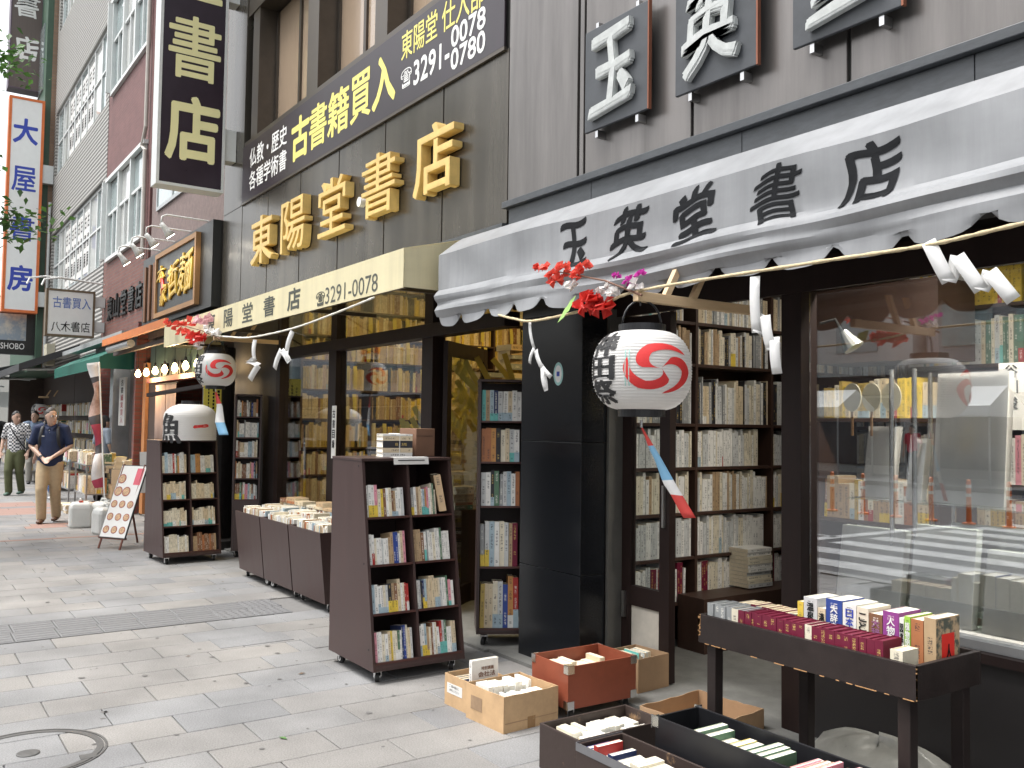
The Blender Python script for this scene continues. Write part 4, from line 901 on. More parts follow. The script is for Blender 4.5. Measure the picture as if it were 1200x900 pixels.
# white water cans weighing down the banner
PLAST = mk("translucent white plastic", (.7, .71, .69), .4, var=.08, scale=5, trans=.25)
for i, (x, y, rz, lab) in enumerate(((-13.35, 2.52, .2, "white plastic water can with a cap, nearest the menu board"), (-14.35, 2.36, -.1, "white plastic water can nearer the walking man"), (-14.3, 2.68, .4, "white plastic water can holding the banner pole"))):
    c_ = empty("water_can", (x, y, 0), lab, "water can", "white water cans", rz)
    m = MB(); 
    for zz, s_ in ((0, .9), (.03, 1), (.28, 1), (.33, .92), (.36, .7)): m.v += [(a*.15*s_, b*.15*s_, zz) for a, b in ((-1, -.8), (-.8, -1), (.8, -1), (1, -.8), (1, .8), (.8, 1), (-.8, 1), (-1, .8))]
    for k in range(4):
        for j in range(8): m.face([k*8+j, k*8+(j+1) % 8, k*8+8+(j+1) % 8, k*8+8+j])
    m.face(list(range(8))[::-1]); m.face(list(range(32, 40))); m.build("tank", PLAST, c_, smooth=False, bevel=.012)
    MB().lathe([(.03, .355), (.03, .385), (.0, .386)], (.07, 0, 0), 12).build("cap", mk("red cap", (.45, .08, .05), .5) if i == 1 else PLAST, c_)
    MB().tube([(-.1, 0, .35), (-.08, 0, .4), (.02, 0, .4), (.03, 0, .35)], .014, 8).build("handle", PLAST, c_)
nb = empty("nobori_banner", (-14.2, 2.66, .0), "narrow printed banner flag leaning on a white pole from the water can", "banner")
P0, P1 = Vector((-14.25, 2.68, .1)), Vector((-14.8, 2.62, 2.42))
wpart("pole", MB().tube([P0, P1], .011, 8), WFRAME, nb)
fm = [mk("banner skin print", (.55, .42, .36), .7, c2=(.25, .13, .1), scale=6), mk("banner dark print", (.05, .045, .05), .7), mk("banner crimson print", (.4, .05, .09), .7), mk("banner white print", (.7, .68, .68), .7)]
m = MB(); n_ = 26
for k in range(n_+1):
    t = k/n_; c = P1.lerp(P0, t*.8); w = .17
    m.v += [tuple(c+Vector((0, -.01, 0))), tuple(c+Vector((-.04*math.sin(k*.8), -w*(.75+.25*math.cos(k*.55)), -.03+.02*math.sin(k))))]
    if k: m.face([2*k-2, 2*k-1, 2*k+1, 2*k], 3 if k < 4 else (1 if k in (4, 12, 13, 18, 19) else (0 if k < 12 else (2 if k in (14, 15, 16, 17, 25, 26) else 3))))
o = wpart("flag", m, fm, nb, smooth=True); q = o.modifiers.new("t", 'SOLIDIFY'); q.thickness = .002

# shelves and piles inside the shops under the canopies beyond
for sx in (-27.5, -26.3, -25.1, -23.9, -22.7, -21.5, -33, -31.8, -30.6, -29.4):
    for z in (.3, .75, 1.2, 1.65): fill((sx, 4.08, z), (1, 0, 0), (0, 1, 0), 1.1, .34, .2, MIX+OLD+WARM, tr=(.03, .06))
for k, (cx, cy) in enumerate(((-22.3, 3.1), (-25.0, 3.1), (-29.5, 3.0))):
    ct = empty("book_cart", (cx, cy, 0), f"steel book cart under the charcoal canopies, {ORD[k]} beyond the green awning", "book cart", "book carts under the charcoal canopies")
    for z in (.3, .78): bx("shelf", CART, ct, cx-.7, cx+.7, cy-.25, cy+.25, z, z+.02)
    for lx in (-.68, .68):
        for ly in (-.23, .23): bx("leg", CART, ct, cx+lx-.012, cx+lx+.012, cy+ly-.012, cy+ly+.012, .0, .8)
    for z in (.321, .801): fill((cx+.69, cy-.24, z), (0, 1, 0), (-1, 0, 0), .46, .25, .2, MIX+OLD, tr=(.02, .04)); fill((cx-.65, cy-.22, z), (1, 0, 0), (0, 1, 0), 1.25, .25, .2, MIX+OLD, tr=(.02, .04))
tb3 = empty("white_banner", (-36, 3.6, 1.9), "long white overhead banner across the side road at the left edge", "banner")
bx("cloth", LITW, tb3, -37.5, -37.45, 2.2, 6.5, 1.95, 2.5)
for y in (2.3, 6.4): wpart("pole", MB().tube([(-37.5, y, -.1), (-37.5, y, 2.6)], .03, 6), AFRAME, tb3)
# ================================================================ WHEELED BOOKCASES AND BOXES
CASEB = mk("dark brown laminate", (.05, .029, .027), .36, var=.14, scale=12, stretch=(1, 1, .2), spec=.4); CASED = mk("dark brown inner board", (.03, .014, .012), .5, var=.2)
EDGE = mk("red brown board edge", (.06, .02, .016), .45, var=.2); RUB = mk("black rubber", (.015, .015, .015), .6); CHROME = mk("chrome fitting", (.6, .6, .6), .22, 1.)
def castor(parent, x, y, r=.032, rz=0.):
    c_, s_ = math.cos(rz), math.sin(rz)
    MB().tube([(x-s_*.012, y+c_*.012, r), (x+s_*.012, y-c_*.012, r)], r, 16).build("wheel", RUB, parent)
    f = MB(); f.tube([(x-s_*.016, y+c_*.016, r), (x-s_*.019, y+c_*.019, r)], r*.55, 12); f.tube([(x+s_*.016, y-c_*.016, r), (x+s_*.019, y-c_*.019, r)], r*.55, 12)
    f.box(x-.017, x+.017, y-.023, y+.023, r*2+.003, r*2+.012); f.box(x-.012, x+.012, y-.021, y-.018, r, r*2+.004); f.box(x-.012, x+.012, y+.018, y+.021, r, r*2+.004)
    f.build("castor_fork", CHROME, parent)
def bookcase(name, label, loc, rotz, W, db, dt, z0, z1, rows, ncol, group=None, fills=None, back_lean=0., books=None):
    """front faces local +x; db/dt = depth at bottom/top, so the front slopes back; rows = heights of the shelf boards along the slope"""
    o = empty(name, loc, label, "bookcase", group, rotz); th = .018
    M = Matrix.Translation(Vector(loc)) @ Matrix.Rotation(rotz, 4, 'Z')
    sl = (db-dt)/(z1-z0); a = math.atan(sl); U = Vector((-math.sin(a), 0, math.cos(a))); D_ = Vector((-math.cos(a), 0, -math.sin(a)))
    xf = lambda z: -(z-z0)*sl
    for y in (0, W-th): MB().prism([(-db, y, z0), (0, y, z0), (xf(z1), y, z1), (xf(z1)-dt, y, z1)], (0, th, 0)).build("side_panel", CASEB, o)
    MB().box(xf(z1)-dt-.004, xf(z1)+.006, -.004, W+.004, z1+.0005, z1+.018).build("top", CASEB, o, bevel=.003)
    MB().prism([(-db+.004, th+.001, z0+.05), (-db+.012, th+.001, z0+.05), (xf(z1)-dt+.012, th+.001, z1-.001), (xf(z1)-dt+.004, th+.001, z1-.001)], (0, W-2*th-.002, 0)).build("back", CASED, o)
    MB().box(-db+.003, -.003, th+.001, W-th-.001, z0, z0+.018).build("base", CASEB, o)
    cw = (W-th*(ncol+1))/ncol
    for c in range(1, ncol):
        y = c*(cw+th); MB().prism([(-.22, y+.001, z0+.019), (-.004, y+.001, z0+.019), (xf(z1)-.004, y+.001, z1-.001), (xf(z1)-.2, y+.001, z1-.001)], (0, th-.002, 0)).build("divider", CASEB, o)
    MB().prism([(-.001, th+.001, z0+.0185), (-.02, th+.001, z0+.0185), (xf(rows[0])-.02, th+.001, rows[0]-.001), (xf(rows[0])-.001, th+.001, rows[0]-.001)], (0, W-2*th-.002, 0)).build("plinth", CASEB, o)
    for r, z in enumerate(rows):
        for c in range(ncol):
            y0 = th+c*(cw+th)+.0015
            p = Vector((xf(z)-.002, y0, z)); MB().obox(p, (0, cw-.003, 0), D_*.2, -U*.013).build("shelf", CASED, o)
            MB().obox(p-D_*.001, (0, cw-.003, 0), -D_*.004, -U*.013).build("shelf_edge", EDGE, o)
            if books is not None:
                kw = books(r, c)
                if kw: fill(M @ (p+D_*.012+U*.001+Vector((0, kw.pop('y', .004), 0))), M.to_3x3() @ Vector((0, 1, 0)), M.to_3x3() @ D_, kw.pop('w', cw-.012), kw.pop('h', .2), .15, kw.pop('pal', MIX), U=M.to_3x3() @ U, **kw)
    for x, y in ((-.07, .06), (-.07, W-.06), (-db+.07, .06), (-db+.07, W-.06)): castor(o, x, y, .035 if z0 > .079 else .028, rnd.uniform(-.8, .8))
    for z in (z0+.12, (z0+z1)/2, z1-.03): MB().tube([(xf(z)-.05, .0005, z), (xf(z)-.05, -.0015, z)], .007, 8).build("screw_cap", RUB, o)
    return o
RN = ["lowest", "third", "second", "top"]
def bcentre(r, c):
    sq = {(3, 0): "white white white pink ivory yellow tan white ivory brown tan white pale-grey white white", (3, 1): "grey white tan cream white light-blue red pink white ivory green", (2, 0): "white white ivory ivory white pale-grey white white tan tan blue blue white cream", (2, 1): "tan tan tan white brown grey white white white white green ivory",
          (1, 0): "light-blue white white white ivory ivory black tan brown cream white ivory red red", (1, 1): "white pale-grey black navy navy light-blue cream cream cream cream cream cream cream", (0, 0): "pink white white white white cream yellow ivory ivory green white navy blue", (0, 1): "white white light-blue tan ivory brown white ivory white red pale-grey green white white"}[(r, c)].replace("pale-grey", "pale grey").replace("light-blue", "light blue") if False else None
    seqs = {(3, 0): ["white", "white", "white", "pink", "ivory", "yellow", "brown", "white", "ivory", "brown", "tan", "white", "white", "pale grey"], (3, 1): ["grey", "white", "tan", "cream", "white", "light blue", "orange", "pink", "white", "ivory", "green"],
            (2, 0): ["white", "white", "ivory", "white", "white", "pale grey", "white", "white", "tan", "tan", "blue", "blue", "white", "cream"], (2, 1): ["tan", "tan", "tan", "brown", "white", "grey", "white", "white", "ivory", "white", "white", "green"],
            (1, 0): ["light blue", "white", "white", "white", "ivory", "pale grey", "black", "tan", "brown", "cream", "white", "ivory", "red", "red"], (1, 1): ["white", "pale grey", "black", "navy", "light blue", "cream", "cream", "cream", "cream", "cream", "cream", "ivory"],
            (0, 0): ["pink", "white", "white", "ivory", "white", "cream", "yellow", "ivory", "ivory", "green", "white", "navy", "blue"], (0, 1): ["white", "white", "light blue", "tan", "ivory", "brown", "white", "ivory", "white", "red", "pale grey", "green", "white"]}
    return dict(place=f"{RN[r]} {('left', 'right')[c]} compartment of the centre wheeled bookcase", group="books in the centre wheeled bookcase", seq=seqs[(r, c)], w=.2 if (r, c) == (3, 1) else .265, tr=(.012, .0215), h=.2, hr=(.78, 1.0))
cc_ = bookcase("wheeled_bookcase", "tapered dark brown wheeled bookcase with eight compartments, in the centre", (-4.93, 2.43, 0), 0, .635, .66, .44, .075, 1.315, [.125, .405, .69, .975], 2, "wheeled bookcases", books=bcentre)
xs_ = lambda z: -4.93-(z-.075)*(.22/1.24)
# big tan volume leaning in its top right compartment
b_ = new_book("tall tan boxed volume leaning out of the centre bookcase, top right compartment", "books in the centre wheeled bookcase", (xs_(.975)+.0, 2.955, .99), Vector((.35, .93, .12)).normalized(), Vector((-.93, .35, 0)), Vector((-.2, -.1, .97)).normalized(), .045, .16, .235, "tan", page=len(PN))
# books and parcel on its top
TOPZ = 1.334
def flat(label, group, cx, cy, z, w, d, t, c, yaw=0., page=None):
    Tt = Vector((math.cos(yaw), math.sin(yaw), 0)); Dd = Vector((-math.sin(yaw), math.cos(yaw), 0))
    return new_book(label, group, Vector((cx, cy, z))-Tt*w/2+Dd*d/2, (0, 0, 1), -Dd, Tt, t, d, w, c, page=page)
z = TOPZ
for t, c, lab in ((.028, "white", "bottom white book of the tied bundle on the centre bookcase"), (.03, "cream", "cream book low in the tied bundle on the centre bookcase"), (.045, "black", "thick black book in the tied bundle on the centre bookcase"), (.03, "cream", "cream book high in the tied bundle on the centre bookcase"), (.012, "white", "thin white book on top of the tied bundle")):
    flat(lab, "tied bundle of books", -5.36, 2.76, z, .2, .15, t, c, yaw=R(-100), page=len(PN)+1); z += t+.0008
tw = empty("white_string", (-5.36, 2.76, TOPZ), "white string tied round the bundle of books on the centre bookcase", "string")
wpart("loop", MB().tube([(-5.285, 2.76, TOPZ+.002), (-5.285, 2.76, z+.002), (-5.44, 2.76, z+.002), (-5.44, 2.76, TOPZ+.002)], .003, 5), WHT, tw)
pc = empty("brown_parcel", (-5.4, 2.94, TOPZ), "brown cardboard book box standing on the centre bookcase behind the tied bundle", "box")
KRAFT = mk("kraft cardboard", (.36, .23, .13), .75, var=.1, scale=10, bump=.05); KRAFT2 = mk("brown parcel card", (.22, .12, .075), .7, var=.1, scale=8)
wpart("box", MB().obox((-5.52, 2.88, TOPZ+.001), (.2, .02, 0), (-.015, .15, 0), (0, 0, .185)), KRAFT2, pc, bevel=.003)
wpart("flap_seam", MB().obox((-5.319, 2.9, TOPZ+.135), (.0015, 0, 0), (-.012, .13, 0), (0, 0, .003)), RUB, pc)
nt = empty("price_strip", (-5.2, 2.72, 1.31), "white notice strip taped over the top edge of the centre bookcase", "notice")
wpart("paper", MB().obox((-5.135, 2.64, 1.337), (.0, .25, 0), (-.06, 0, .0008), (0, 0, .001)), PAPER, nt)
wpart("fold", MB().obox((-5.1345, 2.64, 1.338), (0, .25, 0), (.006, 0, -.045), (.0012, 0, 0)), PAPER, nt)
wpart("printing", MB().obox((-5.129, 2.67, 1.322), (0, .19, 0), (.0008, 0, -.006), (.0008, 0, 0)), INK, nt)
# far bookcase of the same make: books belong to the shared mass
def bfar(r, c):
    pal = {3: MIX, 2: ["cream", "ivory"], 1: ["cream", "ivory"], 0: ["ivory", "white"] if c == 0 else ["tan", "rust", "brown"]}[r]
    return dict(pal=pal, w=.265, tr=(.012, .022), h=.21 if r != 3 else .24, obi=(.0, .8, .5, .1)[r] if r < 3 else .1, obip=("teal", "yellow", "light blue", "white"))
bookcase("wheeled_bookcase", "tapered dark brown wheeled bookcase carrying the big white paper lantern", (-10.18, 2.5, 0), R(4), .64, .68, .46, .075, 1.315, [.125, .405, .69, .975], 2, "wheeled bookcases", books=bfar)
# low display cases in front of the cream-awning shop
for i, (x0, x1) in enumerate(((-9.14, -8.425), (-8.41, -7.695), (-7.68, -6.965))):
    o = empty("low_display_case", ((x0+x1)/2, 3.2, 0), f"low open-topped dark brown case of paperbacks, {('farthest', 'middle', 'nearest')[i]} of three in the row", "display case", "low display cases")
    f0, f1, t0, t1 = 2.99, 3.5, 2.93, 3.62; zb, zt = .075, .655
    wpart("front_panel", MB().prism([(x0+.004, f0, zb), (x0+.004, t0, zt), (x0+.004, t0+.018, zt), (x0+.004, f0+.018, zb)], (x1-x0-.008, 0, 0)), CASEB, o)
    for x in (x0+.0045, x1-.0225): wpart("side_panel", MB().prism([(x, f0+.019, zb), (x, t0+.019, zt-.001), (x, t1-.02, zt-.001), (x, f1-.02, zb)], (.018, 0, 0)), CASEB, o)
    wpart("back_panel", MB().prism([(x0+.004, f1-.018, zb), (x0+.004, t1-.018, zt+.03), (x0+.004, t1, zt+.03), (x0+.004, f1, zb)], (x1-x0-.008, 0, 0)), CASEB, o)
    bx("base", CASED, o, x0+.024, x1-.024, f0+.02, f1-.02, zb, zb+.02); bx("tray", CASED, o, x0+.024, x1-.024, t0+.07, t1-.07, .50, .515)
    L0 = o.location.copy(); 
    for sx in (x0+.07, x1-.07):
        for y in (3.06, 3.42): castor(o, sx-L0.x, y-L0.y, .03, rnd.uniform(-1, 1))
    for r in range(3):
        fill((x0+.03, 3.0+r*.19, .516), (1, 0, 0), (0, 1, 0), x1-x0-.06, .2+.02*r, .15, ["white"]*5+["ivory"]*4+["cream", "pale grey", "light blue", "tan", "rust"], obi=.1, hr=(.82, .98), tr=(.009, .02), lean=False, page=len(PN)+1,
             place=None)
    if i == 2:
        flat("maroon album lying at the near end of the nearest low display case", None, x1-.12, 3.2, .735, .16, .12, .03, "maroon", yaw=R(90))
    for q in range(3): pile(x0+.15+.2*q, 3.45, .735, 1+q % 2, .2, .15, pal=OLD+["white"])
# bundle behind low cases, leaning shelf at left
bookcase("narrow_bookcase", "narrow tall bookcase against the dark wall at the left of the cream-awning shop", (-10.35, 3.28, 0), R(-20), .3, .3, .18, .08, 1.85, [.66, .9, 1.14, 1.37, 1.61], 1, books=lambda r, c: dict(pal=MIX+["rust", "tan", "white"], w=.25, h=.21, tr=(.012, .022)))
STRW = MB(); zz = .02
for k in range(20):
    t = rnd.uniform(.025, .04); book_geo(STUFF, (-9.0+rnd.uniform(-.01, .01), 3.85, zz), (0, 0, 1), (0, 1, 0), (1, 0, 0), t, .2, .3, rnd.choice(["white", "ivory", "tan", "cream"]), simple=True); zz += t
    if zz > .85: break
# bookcase standing in the doorway behind the pillar
def bpil(r, c):
    sq = {0: None, 1: ["grey", "pale grey", "light blue", "white", "ivory", "pale grey", "tan", "maroon"], 2: ["pale grey", "white", "black", "green", "grey", "pale grey", "light blue", "white", "rust"], 3: ["rust", "rust", "orange", "black", "ivory", "cream", "pale grey", "white"], 4: ["teal", "tan", "light blue", "navy", "pale grey", "white", "cream"]}[r]
    if r == 0: return dict(place="bottom shelf of the bookcase behind the granite pillar", group="books in the bookcase behind the pillar", seq=["ochre", "cream", "cream", "ivory", "pale grey", "blue", "orange", "red", "red"], h=.36, hr=(.8, 1), tr=(.025, .04), w=.3)
    return dict(place=f"{('', 'fourth', 'third', 'second', 'top')[r]} shelf of the bookcase behind the granite pillar", group="books in the bookcase behind the pillar", seq=sq, h=(.0, .32, .25, .25, .23)[r], hr=(.88, 1), tr=(.026, .036), w=.29)
bookcase("narrow_bookcase", "dark wheeled bookcase half hidden behind the black granite pillar", (-5.36, 3.42, 0), R(-30), .42, .34, .2, .1, 1.86, [.14, .56, .98, 1.29, 1.58], 1, books=bpil)
# ---------------- cartons and crates on the pavement
KIN = mk("carton inside", (.42, .29, .17), .8, var=.1)
def carton(name, label, x0, x1, y0, y1, z0, z1, mat, rot=0., th=.005, cat="box", inner=None, group=None, uneven=0.):
    cx, cy = (x0+x1)/2, (y0+y1)/2; o = empty(name, (cx, cy, z0), label, cat, group, rot); a, b, h = (x1-x0)/2, (y1-y0)/2, z1-z0
    def wall(n, p, q, nx_, ny_):
        seg = 10; m = MB()
        for k in range(seg+1):
            t = k/seg; x = p[0]+(q[0]-p[0])*t; y = p[1]+(q[1]-p[1])*t; top = h-uneven*abs(math.sin(k*2.3+x*9))*.5-uneven*.4*math.sin(t*3.1)
            m.v += [(x, y, 0), (x, y, top), (x+nx_*th, y+ny_*th, 0), (x+nx_*th, y+ny_*th, top)]
        for k in range(seg):
            i = 4*k; j = i+4
            m.face([i, j, j+1, i+1]); m.face([i+2, i+3, j+3, j+2]); m.face([i+1, j+1, j+3, i+3])
        m.face([0, 1, 3, 2]); i = 4*seg; m.face([i, i+2, i+3, i+1]); m.build(n, mat, o)
    wall("side", (-a, -b), (a, -b), 0, 1); wall("side", (a, b), (-a, b), 0, -1); wall("side", (a, -b+th+.0006), (a, b-th-.0006), -1, 0); wall("side", (-a, b-th-.0006), (-a, -b+th+.0006), 1, 0)
    MB().box(-a+th+.001, a-th-.001, -b+th+.001, b-th-.001, 0.002, .008).build("bottom", inner or mat, o); return o
KR2 = mk("pale kraft cardboard", (.5, .33, .18), .7, var=.16, scale=9, bump=.12, bscale=14)
c1 = carton("cardboard_box", "open cardboard box of white books, nearest the camera by the red case", -4.16, -3.83, 2.6, 2.96, 0, .185, KR2, R(3), uneven=.004)
MB().box(.1655, .1662, -.17, .17, .045, .05).build("crease", KRAFT, c1); MB().box(.1655, .1665, -.025, .025, .0, .06).build("parcel_tape", mk("brown parcel tape", (.3, .17, .07), .25), c1); MB().box(-.12, -.02, -.1815, -.1806, .06, .13).build("printed_mark", mk("faded carton print", (.3, .2, .12), .8, var=.3), c1)
fill((-4.12, 2.63, .012), (0, 1, 0), (1, 0, 0), .29, .19, .14, ["white"]*4+["pale grey", "light blue", "ivory"], tr=(.018, .035), page=len(PN)+1, place="left row in the open cardboard box nearest the camera", group="books in the open cardboard box", obi=.1)
fill((-3.97, 2.65, .012), (0, 1, 0), (1, 0, 0), .27, .165, .115, ["white"]*4+["pale grey", "light blue", "pink"], tr=(.014, .03), page=len(PN)+1, obi=.1)
c2 = carton("cardboard_box", "small cardboard box with a white label behind the open cardboard box", -4.42, -4.19, 2.62, 2.86, 0, .17, KR2, R(2))
MB().box(-.09, .06, -.1212, -.1206, .07, .125).build("label", PAPER, c2)
for i in range(2): letter("label_writing", ("ご自由に", "お持ちください")[i], (-4.32, 2.6185, .112-i*.022), PX, PZ, .11, .014, INK, None, off=.006, ext=0, depth=.002).parent = None
for o in list(bpy.data.objects):
    if o.name.startswith("label_writing"): o.parent = c2; o.matrix_parent_inverse = (Matrix.Translation(c2.location) @ Matrix.Rotation(R(2), 4, 'Z')).inverted()
fill((-4.39, 2.64, .012), (1, 0, 0), (0, 1, 0), .16, .17, .14, ["maroon", "grey", "white", "navy"], tr=(.02, .03), place="in the small labelled cardboard box", group="books in the small box")
kb = new_book("white law book titled 会社法 standing up out of the small cardboard box", None, (-4.205, 2.66, .012), (-1, 0, 0), (0, 1, 0), (0, 0, 1), .028, .17, .26, "white", page=len(PN)+1)
for s_, y0, y1, z0, z1 in (("特別講義", 2.72, 2.8, .215, .235), ("会社法", 2.7, 2.81, .18, .208)): word_on_side_face("title", s_, y0, y1, z0, z1, -4.2048, mk("brown print", (.2, .1, .06), .5), kb, off=.02, ext=0, depth=.001)
REDC = mk("rust red fibre case", (.24, .06, .03), .5, var=.14, scale=8); CREAMI = mk("case lining", (.5, .4, .26), .7)
c3 = carton("red_case", "rust red fibre case on castors with steel corners, full of papers", -4.12, -3.79, 3.0, 3.47, .062, .285, REDC, R(-1), th=.008, cat="case", inner=CREAMI)
for sx in (-1, 1):
    for sy in (-1, 1):
        for z_ in (.0, .185): MB().box(sx*.1655-.003, sx*.1655+.003, sy*.235-(.04 if sy > 0 else .003), sy*.235+(.003 if sy > 0 else .04), z_-.002, z_+.042).build("steel_corner", CHROME, c3); MB().box(sx*.165-(.035 if sx > 0 else 0), sx*.165+(0 if sx > 0 else .035), sy*.2355-.003, sy*.2355+.003, z_-.002, z_+.042).build("steel_corner", CHROME, c3)
        castor(c3, sx*.12, sy*.19, .024); 
for o in c3.children:
    if o.name.startswith(("wheel", "castor")): o.location.z = -.062
fill((-4.09, 3.03, .072), (0, 1, 0), (1, 0, 0), .38, .19, .13, ["white", "ivory", "cream", "pale grey"], tr=(.02, .045))
fill((-3.94, 3.05, .072), (0, 1, 0), (1, 0, 0), .36, .17, .13, ["white", "ivory", "pale grey"], tr=(.02, .05),)
c4 = carton("cardboard_box", "tan cardboard box of magazines tucked between the red case and the door", -4.2, -3.93, 3.6, 3.86, .022, .215, KRAFT, R(4))
fill((-4.17, 3.63, .034), (0, 1, 0), (1, 0, 0), .2, .19, .2, ["pale grey", "teal", "white", "yellow", "light blue"], tr=(.014, .02))
WORN = mk("worn dark crate", (.035, .022, .018), .6, c2=(.33, .2, .1), scale=7, thr=(.62, .72), bump=.15, bscale=25); CRI = mk("crate inside", (.07, .045, .032), .7, var=.3); GST = mk("grey steel strip", (.2, .2, .21), .4, .5)
def crate(label, x0, x1, y0, y1, z1, mat, th=.012, cat="crate", group=None, rot=0, corners=False):
    o = empty("book_crate", ((x0+x1)/2, (y0+y1)/2, 0), label, cat, group, rot); a, b = (x1-x0)/2, (y1-y0)/2
    for n, A in (("board", (-a, a, -b, -b+th, .002, z1)), ("board", (-a, a, b-th, b, .002, z1)), ("board", (a-th, a, -b+th+.0008, b-th-.0008, .002, z1)), ("board", (-a, -a+th, -b+th+.0008, b-th-.0008, .002, z1)), ("bottom", (-a+th+.001, a-th-.001, -b+th+.001, b-th-.001, .004, .014))): MB().box(*A).build(n, mat, o, bevel=.002)
    if corners:
        for sx in (-1, 1):
            for sy in (-1, 1):
                MB().box(sx*a-.022, sx*a+.022, sy*b-.003 if sy < 0 else sy*b-.001, sy*b+.001 if sy < 0 else sy*b+.003, z1-.045, z1+.003).build("steel_corner", CHROME, o); MB().box(sx*a-.002, sx*a+.002, sy*b-.022, sy*b+.022, z1-.045, z1+.0035).build("steel_corner", CHROME, o)
    return o
crate("worn dark crate of ivory books, nearest the cardboard boxes", -3.37, -3.09, 2.5, 3.02, .2, WORN, group="open crates by the book table")
fill((-3.345, 2.52, .016), (0, 1, 0), (1, 0, 0), .48, .17, .12, ["ivory"]*4+["white"]*4+["cream", "cream"], tr=(.018, .032), place="left row in the worn crate", group="books in the worn crate", page=len(PN)+1, obi=.1)
fill((-3.22, 2.52, .016), (0, 1, 0), (1, 0, 0), .48, .175, .115, ["white"]*4+["ivory"]*3+["pale grey", "cream", "light blue"], tr=(.018, .032), page=len(PN)+1, obi=.1)
cB = crate("long dark crate with a grey rim holding red and blue books", -3.07, -1.9, 2.475, 2.735, .2, WORN, group="open crates by the book table")
MB().box(-.587, .587, -.133, -.1305, .17, .205).build("steel_strip", GST, cB); MB().box(-.588, -.5855, -.13, .13, .17, .205).build("steel_strip", GST, cB)
fill((-3.04, 2.5, .016), (1, 0, 0), (0, 1, 0), .5, .2, .21, ["white"]*4+["ivory"]*2+["red", "maroon", "blue", "navy", "brown"], tr=(.02, .035), place="in the long grey-rimmed crate", group="books in the grey-rimmed crate", page=len(PN)+1, obi=.1, seq=["blue", "rust", "red", "white", "white", "navy", "maroon", "navy", "white", "ivory"])
BCASE = mk("black fibre case", (.012, .012, .014), .35, var=.3)
cK = crate("long black case with steel corners holding green and striped books", -2.89, -1.45, 2.76, 3.02, .315, BCASE, th=.01, cat="case", corners=True)
MB().tube([(-.36, .1395-.012, .21), (-.25, .1395-.012, .21)], .006, 6).build("grip_rim", CHROME, cK)
fill((-2.7, 2.78, .05), (1, 0, 0), (0, 1, 0), .42, .265, .2, ["green"], tr=(.03, .05), place="in the long black case", group="green books in the black case", seq=["green", "green", "green", "green", "yellow", "green", "green"], page=len(PN)+1, obi=0)
fill((-2.26, 2.78, .05), (1, 0, 0), (0, 1, 0), .42, .275, .2, ["pink", "rust"], tr=(.018, .026), place="striped set in the long black case", group="striped set in the black case", page=len(PN)+1, obi=.9, obip=("ivory",))
c5 = carton("cardboard_box", "torn low cardboard tray behind the crates, partly under the table", -3.52, -3.1, 3.25, 3.72, .022, .13, KRAFT, R(5), uneven=.012)
fill((-3.4, 3.3, .032), (1, 0, 0), (0, 1, 0), .24, .08, .2, ["maroon", "brown"], tr=(.03, .04), place="in the torn cardboard tray", group="books in the torn tray")
# white plastic sack
sk = MB(); n_, q_ = 20, 9
for i in range(q_+1):
    ph = math.pi*.5*i/q_
    for k in range(n_):
        a = 2*math.pi*k/n_; r_ = math.cos(ph)*(1+.12*math.sin(3*a)+.06*math.sin(7*a+i)); sk.v.append((-2.42+.36*r_*math.cos(a), 3.66+.2*r_*math.sin(a), .025+.16*math.sin(ph)*(1+.15*math.sin(2*a+1)+.08*math.sin(5*a))))
for i in range(q_):
    for k in range(n_): sk.face([i*n_+k, i*n_+(k+1) % n_, (i+1)*n_+(k+1) % n_, (i+1)*n_+k])
tag(sk.build("plastic_sack", mk("crumpled white plastic", (.42, .41, .37), .3, var=.2, scale=8, bump=.5, bscale=9), smooth=True), "crumpled whitish plastic sack on the ground under the book table", "sack")
# ---------------- book table (trough on legs)
TBL = mk("black brown table board", (.02, .014, .013), .5, spec=.3, var=.25, scale=8, bump=.05); CHIP = mk("chipped raw wood", (.42, .23, .1), .7, var=.25, scale=60)
tb_ = empty("book_table", (-2.385, 3.22, 0), "dark trough table of dictionaries in front of the shop window", "table")
x0, x1, y0, y1, z0, z1 = -2.91, -1.86, 3.04, 3.47, .59, .715
bx("front_board", TBL, tb_, x0, x1, y0, y0+.02, z0, z1, bevel=.002); bx("back_board", TBL, tb_, x0, x1, y1-.02, y1, z0, z1, bevel=.002)
bx("end_board", TBL, tb_, x0+.0005, x0+.02, y0+.0205, y1-.0205, z0, z1, bevel=.002); bx("end_board", TBL, tb_, x1-.02, x1-.0005, y0+.0205, y1-.0205, z0, z1, bevel=.002)
bx("floor_board", TBL, tb_, x0+.021, x1-.021, y0+.021, y1-.021, z0+.002, z0+.014)
for (lx, ly) in ((x0+.05, y0+.055), (x1-.07, y0+.055), (x0+.3, y1-.06), (x1-.05, y1-.06)): bx("leg", TBL, tb_, lx-.025, lx+.025, ly-.025, ly+.025, .0, z0-.0005, bevel=.003)
m = MB()
for k in range(26):
    z_ = rnd.uniform(z0, z1); m.box(x1-.003, x1+.0012, y0-.0014, y0+.003, z_, min(z1+.001, z_+rnd.uniform(.004, .02)))
    z_ = rnd.uniform(z0+.03, z1); m.box(x0-.0012, x0+rnd.uniform(.004, .014), y0-.0012, y0+.003, z_, min(z1, z_+.012))
for k in range(16):
    x_ = rnd.uniform(x0, x1); m.box(x_, min(x1, x_+rnd.uniform(.01, .06)), y0-.0013, y0+.002, z0-.0013, z0+.002)
wpart("chipped_edge", m, CHIP, tb_)["kind"] = "stuff"
bz = z0+.0145
seq = ["grey"]*4+["ivory"]+["maroon"]*3+["ivory"]+["maroon"]*9
